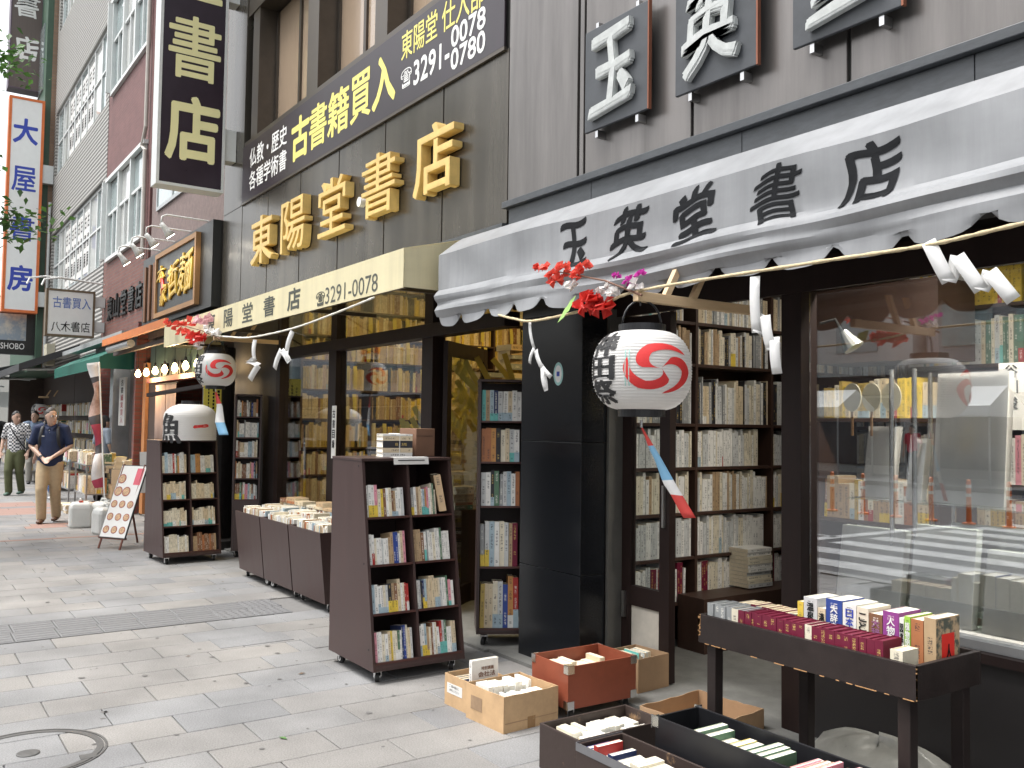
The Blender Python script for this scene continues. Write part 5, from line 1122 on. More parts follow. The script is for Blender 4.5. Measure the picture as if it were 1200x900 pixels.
fill((-2.88, 3.066, bz), (1, 0, 0), (0, 1, 0), .25, .165, .13, ["grey"], hr=(.97, 1), tr=(.033, .036), place="front row of the book table", group="front row of the book table", seq=["grey", "grey", "grey", "grey", "ivory", "maroon", "maroon"], obi=0, lean=False, page=PI["grey"])
fill((-2.65, 3.066, bz), (1, 0, 0), (0, 1, 0), .66, .165, .13, ["maroon"], hr=(.97, 1), tr=(.034, .038), place="maroon set on the book table", group="maroon set on the book table", seq=["maroon"]*8+["ivory"]+["maroon"]*9, obi=0, lean=False, page=PI["maroon"])
new_book("ivory boxed book at the right end of the maroon set on the book table", "front row of the book table", (-1.98, 3.066, bz), (1, 0, 0), (0, 1, 0), (0, 0, 1), .05, .1, .145, "ivory")
fill((-2.86, 3.24, bz), (1, 0, 0), (0, 1, 0), .34, .155, .13, ["maroon", "grey"], hr=(.95, 1), tr=(.03, .036), place="back left row of the book table", group="back left row of the book table", obi=0, lean=False)
def dic(label, x0, x1, h, c, title=None, tm=None, y=3.225, d=.15, ttl_h=.13):
    o = new_book(label, None, (x0, y, bz), (1, 0, 0), (0, 1, 0), (0, 0, 1), x1-x0-.001, d, h, c, page=len(PN)+1)
    if title:
        n = len(title); hh = min(.036, ttl_h/n); w = min((x1-x0)*.72, .034)
        for i, ch in enumerate(title):
            zc = bz+h-.02-hh*(i+.5); word_on_street_face("title_character", ch, (x0+x1)/2-w/2, (x0+x1)/2+w/2, zc-hh*.46, zc+hh*.46, y-.0005, tm or INK, o, off=.02, ext=0, depth=.001)
    return o
dic("slim yellow dictionary, leftmost of the tall row on the book table", -2.515, -2.485, .215, "yellow")
dd = dic("pale grey guide titled 温泉 with a blue blot, on the book table", -2.483, -2.415, .24, "pale grey", "温泉", INK, ttl_h=.1)
wpart("blue_blot", MB().prism([(-2.449+math.cos(t*.45)*.024, 3.2245, bz+.125+math.sin(t*.45)*.018) for t in range(14)], (0, -.0008, 0)), mk("blue print", (.06, .2, .42), .5), dd) if False else None
m = MB().prism([(.034+math.cos(t*.45)*.024, -.0005, .125+math.sin(t*.45)*.018) for t in range(14)], (0, -.0008, 0)); m.build("blue_blot", mk("blue print", (.06, .2, .42), .5), dd)
dic("narrow cream dictionary between the grey guide and the navy dictionary", -2.413, -2.375, .205, "cream", "漢和辞典", ttl_h=.15)
dic("thick navy dictionary titled 大辞泉 in white on the book table", -2.373, -2.295, .25, "blue", "大辞泉", WHT, ttl_h=.12)
dic("white dictionary with a teal top titled 日本語大辞典", -2.293, -2.23, .245, "white", "日本語", BLUI, ttl_h=.12)
dic("beige proverb dictionary titled ことわざ on the book table", -2.228, -2.175, .24, "ivory", "ことわざ", ttl_h=.16)
dic("brown boxed dictionary titled 大辞典 beside the purple book", -2.173, -2.115, .225, "brown", "大辞典", mk("dull purple print", (.3, .12, .25), .5), ttl_h=.1)
dic("purple book titled 人物20世紀 in white on the book table", -2.113, -2.045, .245, "purple", "人物20世紀", WHT, ttl_h=.2)
dic("slim white book beside the purple one on the book table", -2.043, -2.024, .23, "white", "図鑑")
dic("slim lime green book near the right end of the book table", -2.022, -1.997, .24, "lime", "植物図鑑", WHT)
dic("red and tan art book beside the red-labelled box", -1.995, -1.945, .235, "rust", None)
bg_ = dic("illustrated boxed book with a bright red label, rightmost on the table", -1.943, -1.895, .25, "tan", None, d=.16)
L_ = bg_.location
RL = mk("bright red paper", (.75, .03, .02), .5, var=.03); MOT = mk("illustrated cover print", (.5, .36, .22), .4, c2=(.08, .09, .07), scale=28, thr=(.45, .55))
MB().box(.0475, .0485, .002, .157, .004, .246).build("cover_picture", MOT, bg_); MB().box(.0487, .0493, .035, .12, .015, .19).build("red_label", RL, bg_)
word_on_side_face("label_character", "人", 3.28, 3.33, bz+.09, bz+.15, -1.8935, INK, bg_, off=.02, ext=0, depth=.001)

# ================================================================ INSIDE THE SHOPS
SHW = mk("shop shelf timber", (.05, .026, .018), .5, var=.25, scale=6, stretch=(1, 1, .2))
def wall_shelf(label, X, sections, rows, depth, face, pal, ztop, h=.28, group="bookshelves inside the shops", pals=None, Yb=None):
    """shelf along Y with its front at X (face=+1) or along X with its front at Y"""
    y0, y1 = sections[0], sections[-1]; o = empty("wall_bookshelf", (X-depth/2, (y0+y1)/2, .02), label, "bookshelf", group)
    for y in sections: bx("upright", SHW, o, X-depth, X, y-.012, y+.012, .022, ztop)
    bx("back", SHW, o, X-depth-.012, X-depth-.001, y0, y1, .022, ztop)
    for si in range(len(sections)-1):
        a, b = sections[si]+.0125, sections[si+1]-.0125
        for r, z in enumerate(rows):
            bx("shelf", SHW, o, X-depth+.001, X-.003, a, b, z-.022, z-.001)
            nxt = rows[r+1] if r+1 < len(rows) else ztop
            if pal: fill((X-.02, a+.004, z), (0, 1, 0), (-1, 0, 0), (b-a)-.01-(0 if rnd.random() < .7 else rnd.uniform(0, .15)), min(h, nxt-z-.03), .2, (pals[r] if pals else pal), tr=(.011, .028), hr=(.78, 1), obi=.06)
    return o
GP = [["white"]*4+["ivory", "pale grey", "maroon"], ["white"]*5+["pale grey"]*3+["ivory"], ["white"]*4+["ivory"]*3+["cream", "pale grey", "tan"], ["pale grey"]*3+["white"]*2+["ivory"]*2, ["white", "ivory", "pale grey", "black", "black", "cream", "grey"], ["cream", "tan", "grey", "ivory", "black", "pale grey"], ["cream", "ivory", "white", "grey"]]
wall_shelf("tall bookshelf seen through the doorway under the grey awning", -4.6, [3.99, 4.56, 4.78, 5.6, 6.42, 7.24, 8.06, 8.9], [.33, .64, .95, 1.27, 1.58, 2.01, 2.31], .24, 1, MIX+OLD, 2.62, pals=GP, h=.34)
for i in range(10): book_geo(STUFF, (-4.45+rnd.uniform(-.01, .01), 5.15, .4+.028*i), (0, 0, 1), (-1, 0, 0), (0, 1, 0), .026, .18, .26, rnd.choice(["white", "ivory", "pale grey", "black"]), simple=True)
bx("low_bench", SHW, G, -4.6, -4.35, 4.6, 6.4, .022, .39)
# room divider facing the street behind the window
o = empty("wall_bookshelf", (-2.0, 5.4, .02), "bookshelf facing the street behind the shop window, with yellow volumes", "bookshelf", "bookshelves inside the shops")
for x in (-3.3, -2.55, -1.8, -1.0, -.2): bx("upright", SHW, o, x-.012, x+.012, 5.3, 5.54, .022, 2.75)
bx("back", SHW, o, -3.3, -.2, 5.541, 5.555, .022, 2.75)
for z, pl_ in ((.5, OLD), (.9, OLD), (1.25, MIX), (1.6, WARM), (1.95, ["cream", "ivory", "pale grey", "green"]), (2.3, ["yellow", "yellow", "white", "pale grey"])):
    for a, b in ((-3.288, -2.562), (-2.538, -1.812), (-1.788, -1.012), (-.988, -.212)):
        bx("shelf", SHW, o, a, b, 5.302, 5.54, z-.022, z-.001); fill((a+.004, 5.31, z), (1, 0, 0), (0, 1, 0), b-a-.02, .29, .2, pl_, tr=(.016, .034), hr=(.85, 1))
cb = empty("brown_cabinet", (-3.15, 4.9, .02), "dark brown cabinet with a row of yellow books behind the window, by the post", "cabinet")
bx("carcass", SHW, cb, -3.55, -2.75, 4.72, 5.1, 1.95, 2.4); bx("shelf", SHW, cb, -3.55, -2.75, 4.72, 5.1, 1.6, 1.62); bx("carcass", SHW, cb, -3.55, -3.52, 4.72, 5.1, .022, 1.599); bx("carcass", SHW, cb, -2.78, -2.75, 4.72, 5.1, .022, 1.599); bx("shelf", SHW, cb, -3.519, -2.781, 4.72, 5.1, 1.0, 1.02)
fill((-3.5, 4.74, 1.621), (1, 0, 0), (0, 1, 0), .7, .24, .2, ["yellow", "cream", "ochre", "ivory"], tr=(.02, .04)); fill((-3.5, 4.74, 1.021), (1, 0, 0), (0, 1, 0), .7, .26, .2, OLD, tr=(.02, .04))
# glazed showcase in the window with wrapped volumes
bx("window_platform", mk("pale display platform", (.5, .48, .44), .6), G, -2.96, .35, 3.955, 4.5, .05, .66)
sc_ = empty("glass_showcase", (-1.9, 4.3, .02), "glass shelf showcase of plastic-wrapped books behind the window", "showcase")
for z in (.72, 1.2): bx("glass_shelf", SHELF_GLASS, sc_, -2.85, -.6, 4.05, 4.45, z, z+.008)
for x in (-2.62, -2.5, -1.6, -1.48, -.62):
    for y in (4.08, 4.42): wpart("pole", MB().tube([(x, y, .022), (x, y, 1.85)], .012, 10), CHROME, sc_)
WRAP = mk("wrapped pale cover", (.62, .6, .55), .35, var=.2, scale=6); WRAP2 = mk("wrapped white cover", (.78, .77, .73), .35, var=.12, scale=5); WRAP3 = mk("wrapped brown print", (.3, .24, .18), .35, c2=(.55, .52, .46), scale=9)
for i, (x0, x1, z, h, mt) in enumerate(((-2.84, -2.68, 1.209, .36, WRAP2), (-2.6, -2.52, 1.209, .3, WRAP2), (-2.46, -2.12, 1.209, .62, WRAP2), (-2.0, -1.66, 1.209, .64, WRAP2), (-1.55, -1.2, 1.209, .36, WRAP2), (-1.15, -.75, 1.209, .38, WRAP3), (-2.8, -2.5, .729, .3, WRAP3), (-2.4, -2.05, .729, .38, WRAP2), (-2.0, -1.72, .729, .34, WRAP), (-1.6, -1.2, .729, .36, WRAP), (-1.1, -.7, .729, .34, WRAP2), (-2.9, -2.55, .662, .4, WRAP2), (-2.5, -2.2, .662, .44, WRAP2), (-2.15, -1.8, .662, .36, WRAP), (-1.75, -1.4, .662, .42, WRAP2), (-1.35, -1.0, .662, .4, WRAP))):
    q = empty("wrapped_volume", ((x0+x1)/2, 4.25, z), f"plastic-wrapped volume number {i+1} from the post side on the {'upper' if z > 1.3 else ('middle' if z > 1 else 'lower')} glass shelf", "book", "wrapped volumes in the showcase")
    q["label"] = f"plastic-wrapped {('pale', 'white', 'brown')[(WRAP, WRAP2, WRAP3).index(mt)]} volume, {ORD[i if i < 6 else (i-6 if i < 11 else i-11)]} from the post on the {('upper glass shelf', 'lower glass shelf', 'window ledge')[min(i//6, 2) if i != 11 else 2]}"
    dy = -.14 if i > 10 else 0
    wpart("cover", MB().obox((x0, 4.16+dy, z+.001), (x1-x0, 0, 0), (0, .05, 0), (0, .06, h)), mt, q); wpart("film", MB().obox((x0-.004, 4.153+dy, z+.001), (x1-x0+.008, 0, 0), (0, .001, 0), (0, .06, h+.01)), FILM, q)
for i, (x, z, s_) in enumerate(((-2.2, 1.72, "谷川俊"), (-1.75, 1.9, "開高健全"), (-1.55, 1.9, "八巻全集"))):
    q = empty("title_card", (x, 4.4, z), f"white vertical title card, {ORD[i]} from the post, above the showcase", "card", "title cards above the showcase")
    bx("card", PAPER, q, x-.06, x+.06, 4.4, 4.403, z-.16, z+.16)
    for k, ch in enumerate(s_): word_on_street_face("character", ch, x-.03, x+.03, z+.09-k*.075, z+.15-k*.075, 4.3995, INK, q, off=.015, ext=0, depth=.001)
z = pile(-2.15, 4.6, 1.64, 5, .3, .22); pile(-1.7, 4.75, 1.64, 4, .35, .25, pal=["red", "tan", "cream"])
# clip lamp and round fans
cl_ = empty("clip_lamp", (-2.93, 4.1, 1.98), "small clip lamp inside the window beside the post", "lamp")
wpart("stem", MB().tube([(-2.96, 3.98, 2.1), (-2.9, 4.02, 2.12), (-2.88, 4.06, 2.05)], .008, 6), RUB, cl_)
wpart("shade", MB().tube([(-2.88, 4.06, 2.06), (-2.86, 4.07, 2.02), (-2.83, 4.08, 1.97)], [.02, .035, .055], 14), mk("grey enamel shade", (.35, .35, .34), .35, .4), cl_)
for i in range(3):
    x = -2.9+i*.1; q = MB().tube([(0, 0, 0), (0, .006, 0)], [(.055, .075), (.055, .075)], 18, up=(1, 0, 0)); fo = q.build("paper_fan", mk("pale fan paper", (.55, .52, .4), .6), loc=(x, 4.16+.02*i, 1.72)); 
    tag(fo, f"round pale paper fan, {('nearest the post', 'middle one', 'farthest from the post')[i]} of three inside the window", "fan", "paper fans in the window")
    MB().box(-.006, .006, .001, .005, -.2, -.07).build("handle", WFR, fo)
# interior of the cream-awning shop
wall_shelf("tall bookshelf along the left wall inside the cream-awning shop", -10.15, [4.0, 4.9, 5.8, 6.7, 7.6, 8.5], [.3, .62, .94, 1.26, 1.6, 1.95, 2.3, 2.6, 2.92, 3.2], .26, 1, WARM, 3.48, h=.3)
def slip_mesh():
    m = MB(); n = 6
    for k in range(n+1): m.v += [(0+.012*math.sin(k*.6), -.025, -.24*k/n), (.012*math.sin(k*.6), .025, -.24*k/n)]
    for k in range(n): m.face([2*k, 2*k+1, 2*k+3, 2*k+2])
    return m
SLIP = mk("yellow paper slip", (.62, .52, .12), .7, var=.08, trans=.2)
sl0 = slip_mesh().build("paper_slip", SLIP); sl0.modifiers.new("t", 'SOLIDIFY').thickness = .001
slip_n = [0]
def slip(p, rot=(0, 0, 0), s=1., where="the wall shelf"):
    o = sl0 if slip_n[0] == 0 else sl0.copy()
    if slip_n[0]: col.objects.link(o)
    slip_n[0] += 1; o.location = p; o.rotation_euler = rot; o.scale = (1, 1, s); tag(o, f"yellow paper slip hanging from {where} inside the cream-awning shop", "paper slip", "yellow paper slips")
for k in range(46): slip((-10.13, rnd.uniform(4.4, 7.2), rnd.choice((1.55, 1.9, 2.24, 2.58, 2.86))), (0, rnd.uniform(-.1, 0), 0), rnd.uniform(.8, 1.2))
# piles of volumes behind the window and the open door
tbl = empty("display_bench", (-7.6, 4.2, .018), "dark bench piled with books behind the window of the cream-awning shop", "bench")
bx("top", SHW, tbl, -8.5, -6.75, 3.95, 4.5, .78, .81); bx("front", SHW, tbl, -8.48, -6.77, 3.97, 3.99, .018, .779); bx("side", SHW, tbl, -6.79, -6.77, 3.991, 4.48, .018, .779)
for k in range(9): pile(-8.35+.19*k, 4.18+rnd.uniform(-.06, .08), .811, rnd.randint(5, 13), .2, .15, pal=OLD+["red", "green", "pink"], yaw=R(90))
for k in range(7): pile(-8.3+.25*k, 4.85, .02, rnd.randint(28, 40), .24, .3, pal=WARM, tr=(.025, .06))
for k in range(8): pile(-7.35+.0*k+.02*k, 4.75+.34*k, .02, rnd.randint(38, 52), .3, .24, pal=["tan", "cream", "ochre", "tan", "grey"], tr=(.03, .06), yaw=R(90))
for k in range(5): pile(-6.95, 5.2+.33*k, .02, rnd.randint(20, 40), .28, .22, pal=["tan", "cream", "ochre"], tr=(.03, .06), yaw=R(90))
for k in range(46):
    u_ = rnd.random(); slip((-8.3+1.6*u_, 4.0+rnd.uniform(0, .6), 1.25+.95*u_*rnd.uniform(.7, 1.1)), (rnd.choice((.5, .7, .8, .3, 0)), rnd.uniform(-.3, .1), rnd.uniform(-1.1, -.3)), rnd.uniform(1.0, 1.9), "the piles behind the window")
for k in range(26): slip((-6.98+rnd.uniform(-.2, .05), rnd.uniform(4.6, 6.4), rnd.uniform(1.6, 2.5)), (rnd.uniform(-.2, .6), rnd.uniform(-.4, .2), rnd.uniform(-.9, -.1)), rnd.uniform(.9, 1.6), "the stacks behind the open door")
# ceiling lamps of the two shops, plus an added fill lamp over the display
def ceiling_lamp(label, x, y, z, L, e, c, along='x'):
    o = empty("ceiling_lamp", (x, y, z), label, "lamp", "ceiling lamps inside the shops")
    a, b = (L/2, .06) if along == 'x' else (.06, L/2)
    MB().box(-a, a, -b, b, 0, .045).build("housing", WFRAME, o); MB().box(-a*.96, a*.96, -b*.7, b*.7, -.012, -.001).build("tube", mk("lamp diffuser %.1f" % c[2], c, .4, emit=7), o)
    l = bpy.data.lights.new("lamp_light", 'AREA'); l.shape = 'RECTANGLE'; l.size = 2*a; l.size_y = 2*b; l.energy = e; l.color = c
    lo = bpy.data.objects.new("lamp_light", l); col.objects.link(lo); lo.parent = o; lo.location = (0, 0, -.02); return o
WRM = (1, .72, .28)
for i, (x, y) in enumerate(((-8.6, 4.6), (-8.6, 6.6), (-6.6, 5.6))): ceiling_lamp(f"warm ceiling lamp inside the cream-awning shop, {('nearest the window', 'deepest inside', 'behind the open door')[i]}", x, y, 3.44, 1.2, 13, WRM, 'y')
for i, (x, y) in enumerate(((-3.7, 5.2), (-1.7, 4.12))): ceiling_lamp(f"ceiling lamp inside the grey-awning shop, {('behind the doorway', 'behind the window')[i]}", x, y, (2.85, 2.55)[i], (1.2, 2.4)[i], (2.5, 36)[i], (1, .93, .82), ('y', 'x')[i])  # second lamp is added, hidden by the header, to light the window display
# ================================================================ FESTIVAL LANTERNS, ROPE, PAPER STREAMERS, BLOSSOM
LPAP = mk("white lantern paper", (.8, .79, .77), .6, var=.03, scale=3, trans=.35); LRED = mk("red lantern ink", (.62, .03, .03), .6, var=.1, scale=8); LBLK = mk("black lantern ink", (.015, .015, .016), .6); LTEAL = mk("teal lantern ink", (.3, .55, .5), .6)
PINE = mk("pale pine bracket", (.62, .45, .27), .6, var=.12, scale=10, stretch=(3, .3, 3)); LACQ = mk("black lacquer", (.012, .012, .014), .4)
def tomoe(k, n=3):
    """one comma of the swirl, unit radius"""
    P = []; N_ = 22; A = 2.5
    for i in range(N_+1):
        t = i/N_; a = A*t; P.append((a, .5+.5*min(1, t*2.2)**.7))
    for i in range(N_, -1, -1):
        t = i/N_; a = A*t; P.append((a, (.5+.5*min(1, t*2.2)**.7)-.5*(1-t)**.62-.004))
    out = []
    for a, r in P:
        a2 = -a+2*math.pi*k/n+1.0; out.append((r*math.cos(a2), r*math.sin(a2)))
    # round head
    return out
def lantern(name, label, loc, Rm, Hh, yawc, parts=True, hang=True):
    """ribbed paper lantern; yawc = compass of the crest, seen from the street"""
    o = empty(name, loc, label, "lantern"); n = 26
    def rad(t):   # t: 0 bottom .. 1 top
        u_ = abs(2*t-1); return Rm*(.5+.5*(1-u_**2.5)**.6)
    pr = []
    for i in range(n*3+1):
        t = i/(n*3); pr.append((rad(t)+.0022*math.cos(2*math.pi*i/3), (t-.5)*Hh))
    m = MB().lathe(pr, (0, 0, 0), 48, cap=False); sh = m.build("paper_shade", LPAP, o, smooth=True)
    def wrap(a, b, e, ac=0., zc=0., k=.004):
        z_ = max(-Hh*.499, min(Hh*.499, zc+b)); r_ = rad(z_/Hh+.5)+k+e; an = ac+a/Rm; return (r_*math.cos(an), r_*math.sin(an), z_)
    def flatshape(nm, poly, mat, ac, zc, s, sy):
        bm = bmesh.new(); bm.faces.new([bm.verts.new((x*s, y*s*sy, 0)) for x, y in poly]); bmesh.ops.triangulate(bm, faces=bm.faces[:])
        for i in range(-9, 10):
            for co, no in (((i*s/9, 0, 0), (1, 0, 0)), ((0, i*s*sy/9, 0), (0, 1, 0))): bmesh.ops.bisect_plane(bm, geom=bm.verts[:]+bm.edges[:]+bm.faces[:], plane_co=co, plane_no=no)
        bm.verts.index_update(); mb = MB(); mb.add([wrap(v.co.x, v.co.y, 0, ac, zc) for v in bm.verts], [[q.index for q in f.verts] for f in bm.faces]); bm.free()
        # both sides visible: orientation outwards
        return mb.build(nm, mat, sh)
    for k in range(3): flatshape("crest_comma", tomoe(k), LRED, yawc+R(0), 0., Rm*.74, .66)
    rg_ = MB(); 
    for i, ch in enumerate("神田祭"):
        zc = Hh*(.31-.3*i)
        v, f = glyph_mesh(ch, 0., 0); mb = MB()
        for si, (sx, sy) in enumerate(((0, 0), (.03, .02), (-.03, -.02), (.02, -.03), (-.02, .03), (.045, .03), (-.045, -.03))):
            mb.add([wrap((x+sx)*Rm*.74, (y+sy)*Hh*.29, .0001*si, yawc-R(76), zc) for x, y, z in v], f)
        mb.build("character", LBLK, sh)
    for dz in (-.0, ): 
        for kk in (-1, 1):
            mb = MB(); 
            for i in range(13):
                b = Hh*.36*(i/6-1)*.62
                for a in (-.002, .002): mb.v.append(wrap(a+kk*.008, b, 0, yawc-R(38)))
            for i in range(12): mb.face([2*i, 2*i+1, 2*i+3, 2*i+2])
            mb.build("teal_line", LTEAL, sh)
    for s_ in (-1, 1): MB().lathe([(Rm*.44, 0), (Rm*.48, 0), (Rm*.48, .036), (Rm*.44, .036), (Rm*.44, 0)], (0, 0, Hh/2-.004 if s_ > 0 else -Hh/2-.032), 32, cap=False).build("rim_ring", LACQ, o)
    hk = Hh/2+.032
    MB().tube([(math.cos(yawc+1.57)*Rm*.42*math.cos(t*.2618), math.sin(yawc+1.57)*Rm*.42*math.cos(t*.2618), hk+.11*math.sin(t*.2618)) for t in range(13)], .005, 6).build("handle", LACQ, o, smooth=True)
    return o, sh
L1, _ = lantern("paper_lantern", "large white paper lantern with red swirl crest and 神田祭, hanging before the grey-awning shop", (-2.99, 2.76, 1.80), .219, .345, R(-21))
L2, _ = lantern("paper_lantern", "small-looking white paper lantern with red swirl crest under the cream awning", (-9.62, 2.84, 2.09), .208, .335, R(-4))
# painted streamer hanging from each lantern
SR = [mk("streamer red", (.6, .06, .05), .6), mk("streamer blue", (.2, .42, .62), .6), mk("streamer white", (.75, .74, .72), .6)]
def streamer(label, top, pts, w, order):
    o = empty("lantern_streamer", top, label, "streamer", "lantern streamers"); m = MB(); n = 18
    for i in range(n+1):
        t = i/n; j = min(len(pts)-2, int(t*(len(pts)-1))); u_ = t*(len(pts)-1)-j; p = Vector(pts[j]).lerp(Vector(pts[j+1]), u_); ww = w*(.18+.82*min(1, t*1.5))
        d = Vector((.75, .6, 0)); m.v += [tuple(p-d*ww/2+Vector((0, 0, .004*math.sin(i)))), tuple(p+d*ww/2)]
        if i: m.face([2*i-2, 2*i-1, 2*i+1, 2*i], order(t))
    q = m.build("ribbon", SR, o, smooth=True); q.modifiers.new("t", 'SOLIDIFY').thickness = .0012
    MB().tube([(0, 0, .03), (0, 0, -.002)], .006, 8).build("ring", CHROME, o)
    return o
streamer("red, white and blue paper streamer blowing below the large lantern", (-2.99, 2.76, 1.55), [(0, 0, 0), (.05, .04, -.12), (.1, .08, -.25), (.17, .13, -.39)], .055, lambda t: 0 if t < .25 else (1 if t < .62 else (2 if t < .8 else 0)))
streamer("red, white and blue paper streamer below the small-looking lantern", (-9.6, 2.84, 1.86), [(0, 0, 0), (.05, .03, -.15), (.04, .04, -.32), (.12, .06, -.45)], .12, lambda t: 0 if t < .3 else (2 if t < .7 else 1))
# brackets
def bracket(label, x, z, y0):
    o = empty("lantern_bracket", (x, 3.5, z), label, "bracket", "wooden lantern brackets")
    wpart("arm", MB().box(x-.017, x+.017, y0, 3.5, z-.022, z+.022), PINE, o, bevel=.002)
    for y in (y0+.17, y0+.34): wpart("brace", MB().obox((x-.013, y, z+.0225), (.026, 0, 0), (0, .035, 0), (0, .09, .16)), PINE, o)
    wpart("hook", MB().tube([(x, y0+.03, z-.022), (x, y0+.03, z-.04)], .004, 5), LACQ, o)
bracket("pale wooden bracket carrying the large lantern", -2.99, 2.13, 2.72); bracket("pale wooden bracket carrying the lantern under the cream awning", -9.6, 2.42, 2.8)
# straw rope
ROPE = mk("straw rope", (.55, .45, .28), .8, var=.2, scale=60, bump=.4, bscale=200); WROPE = mk("white cord", (.7, .68, .6), .7)
def rope(label, pts, r, mat, n=60):
    P = [Vector(p) for p in pts]; out = []
    for j in range(len(P)-1):
        a, b = P[j], P[j+1]; pm, pn = P[max(0, j-1)], P[min(len(P)-1, j+2)]
        for i in range(n//(len(P)-1)):
            t = i/(n//(len(P)-1)); t2, t3 = t*t, t*t*t
            out.append(.5*((2*a)+(b-pm)*t+(2*pm-5*a+4*b-pn)*t2+(3*a-pm-3*b+pn)*t3))
    out.append(P[-1]); rs = [r*(1+.18*math.sin(i*2.4)) for i in range(len(out))]
    tag(MB().tube(out, rs, 7, up=(0, 0, 1)).build("straw_rope", mat, smooth=True), label, "rope", "festival ropes")
rope("straw rope strung along the scalloped edge of the grey awning", [(-4.5, 2.99, 2.21), (-4.05, 2.8, 2.13), (-3.8, 2.76, 2.095), (-3.3, 2.75, 2.115), (-2.98, 2.735, 2.155), (-2.1, 2.75, 2.155), (-1.64, 2.75, 2.15), (-1.3, 2.75, 2.17), (-.6, 2.75, 2.2)], .007, ROPE, 96)
rope("thin white cord strung below the cream awning", [(-9.6, 2.815, 2.45), (-8.9, 2.74, 2.38), (-8.2, 2.735, 2.325), (-7.2, 2.74, 2.325), (-6.4, 2.75, 2.37), (-5.75, 2.78, 2.43)], .008, WROPE, 60)
SHP = mk("white folded paper", (.8, .8, .79), .7, var=.02, trans=.25)
def shide(label, segs, w):
    """zigzag of folded paper: list of corner points, each leg a strip"""
    o = empty("paper_zigzag", segs[0][0], label, "paper streamer", "white zigzag paper streamers"); 
    for i, (a, b, wd) in enumerate(segs):
        a, b, wd = Vector(a), Vector(b), Vector(wd); m = MB(); n = 5
        for k in range(n+1):
            t = k/n; c = a.lerp(b, t)+(b-a).cross(wd).normalized()*.012*math.sin(t*3.1)
            m.v += [tuple(c-wd/2), tuple(c+wd/2)]
            if k: m.face([2*k-2, 2*k-1, 2*k+1, 2*k])
        q = wpart("fold", m, SHP, o, smooth=True); q.modifiers.new("t", 'SOLIDIFY').thickness = .0012
def on_y(px, py, Y):   # photo pixel -> point on the street-parallel plane Y (for reading off the folds of the paper)
    d = fw+r2*((px-600)/1063)-u2*((py-450)/1063); return Vector((0, 0, 1.55))+d*(Y/d.y)
Wd = Vector((.6, .5, 0))
def zig(label, Y, pts, w):
    segs = []
    for i in range(len(pts)-1):
        a, b = on_y(*pts[i], Y+.004*i), on_y(*pts[i+1], Y+.004*i+.01)
        n_ = (b-a).normalized(); side = Vector((.8, .25, 0)); side = (side-n_*side.dot(n_)).normalized(); segs.append((a, b, side*w*.8))
    shide(label, segs, w)
zig("narrow white paper zigzag in front of the black granite pillar", 2.78, [(621, 377), (626, 408), (621, 426)], .022)
zig("white paper zigzag lower on the granite pillar beside the round sticker", 2.8, [(628, 410), (636, 432), (640, 458), (634, 428), (646, 442)], .03)
zig("broad white paper zigzag before the bookshelves by the window post", 2.75, [(885, 324), (887, 390), (897, 370), (904, 410), (908, 395), (911, 438)], .05)
zig("long twisted white paper zigzag hanging before the shop window, top right", 2.75, [(1088, 283), (1112, 330), (1122, 300), (1150, 340), (1160, 318), (1188, 352)], .055)
zig("white paper zigzag hanging nearest the cream-awning lantern", 2.75, [(299, 398), (298, 420), (291, 424), (303, 428), (293, 445)], .07)
zig("white paper zigzag farther right on the cream-awning cord", 2.75, [(343, 388), (336, 412), (339, 424), (330, 410), (322, 432)], .06)
# artificial blossom branches
def blossom(label, base, tip, petals, leaf, scale=1.):
    o = empty("blossom_branch", base, label, "flowers", "artificial blossom branches"); b = Vector(base); t = Vector(tip)
    TW = mk("brown twig", (.16, .08, .05), .7)
    wpart("twig", MB().tube([b, b.lerp(t, .4)+Vector((0, 0, .02)), t], [.006, .005, .003], 6), TW, o)
    mats = {}
    for (p, c, r_, n_) in petals:
        p = Vector(p); m = MB()
        for k in range(n_):
            a = 2*math.pi*k/n_+rnd.uniform(-.3, .3); el = rnd.uniform(-.5, .7); d = Vector((math.cos(a)*math.cos(el), math.sin(a)*math.cos(el)*.6, math.sin(el))); s_ = d.orthogonal().normalized()*r_*.42; s2 = d.cross(s_).normalized()*r_*.2
            L_ = r_*rnd.uniform(.75, 1.15)
            m.add([p+d*L_*.1, p+d*L_*.55+s_+s2, p+d*L_+s2*.3, p+d*L_*.55-s_+s2, p+d*L_*.55-s2], [(0, 1, 4), (1, 2, 4), (2, 3, 4), (3, 0, 4)])
        wpart("blossom", m, c, o)
    for p, r_ in leaf:
        p = Vector(p); wpart("leaf", MB().add([p, p+Vector((-.04, .01, -.01))*r_, p+Vector((-.07, 0, -.06))*r_, p+Vector((-.02, -.01, -.045))*r_], [(0, 1, 2, 3)]), LEAFG2, o)
    return o
LEAFG2 = mk("pale green petal leaf", (.3, .5, .14), .6); CORAL = mk("coral red petal", (.72, .1, .07), .6, var=.1, trans=.25); REDF = mk("red petal", (.6, .04, .03), .6, trans=.25); MAG = mk("magenta petal", (.6, .06, .42), .6, trans=.25); WHP = mk("white petal", (.78, .76, .74), .6, trans=.25); PNK = mk("pale pink petal", (.7, .42, .45), .6, trans=.25)
Yq = 2.72
q = lambda x, y, Y=Yq: tuple(on_y(x, y, Y))
pet = [(q(x, y), CORAL, .065, 7) for x, y in ((634, 313), (648, 322), (660, 315), (676, 322), (684, 313), (652, 330))] + [(q(x, y), REDF, .09, 10) for x, y in ((693, 352), (686, 360), (703, 361))] + [(q(x, y), MAG, .035, 7) for x, y in ((722, 323), (741, 325), (751, 322), (735, 330))] + [(q(x, y), WHP, .055, 6) for x, y in ((668, 336), (706, 338), (718, 343), (745, 334))]
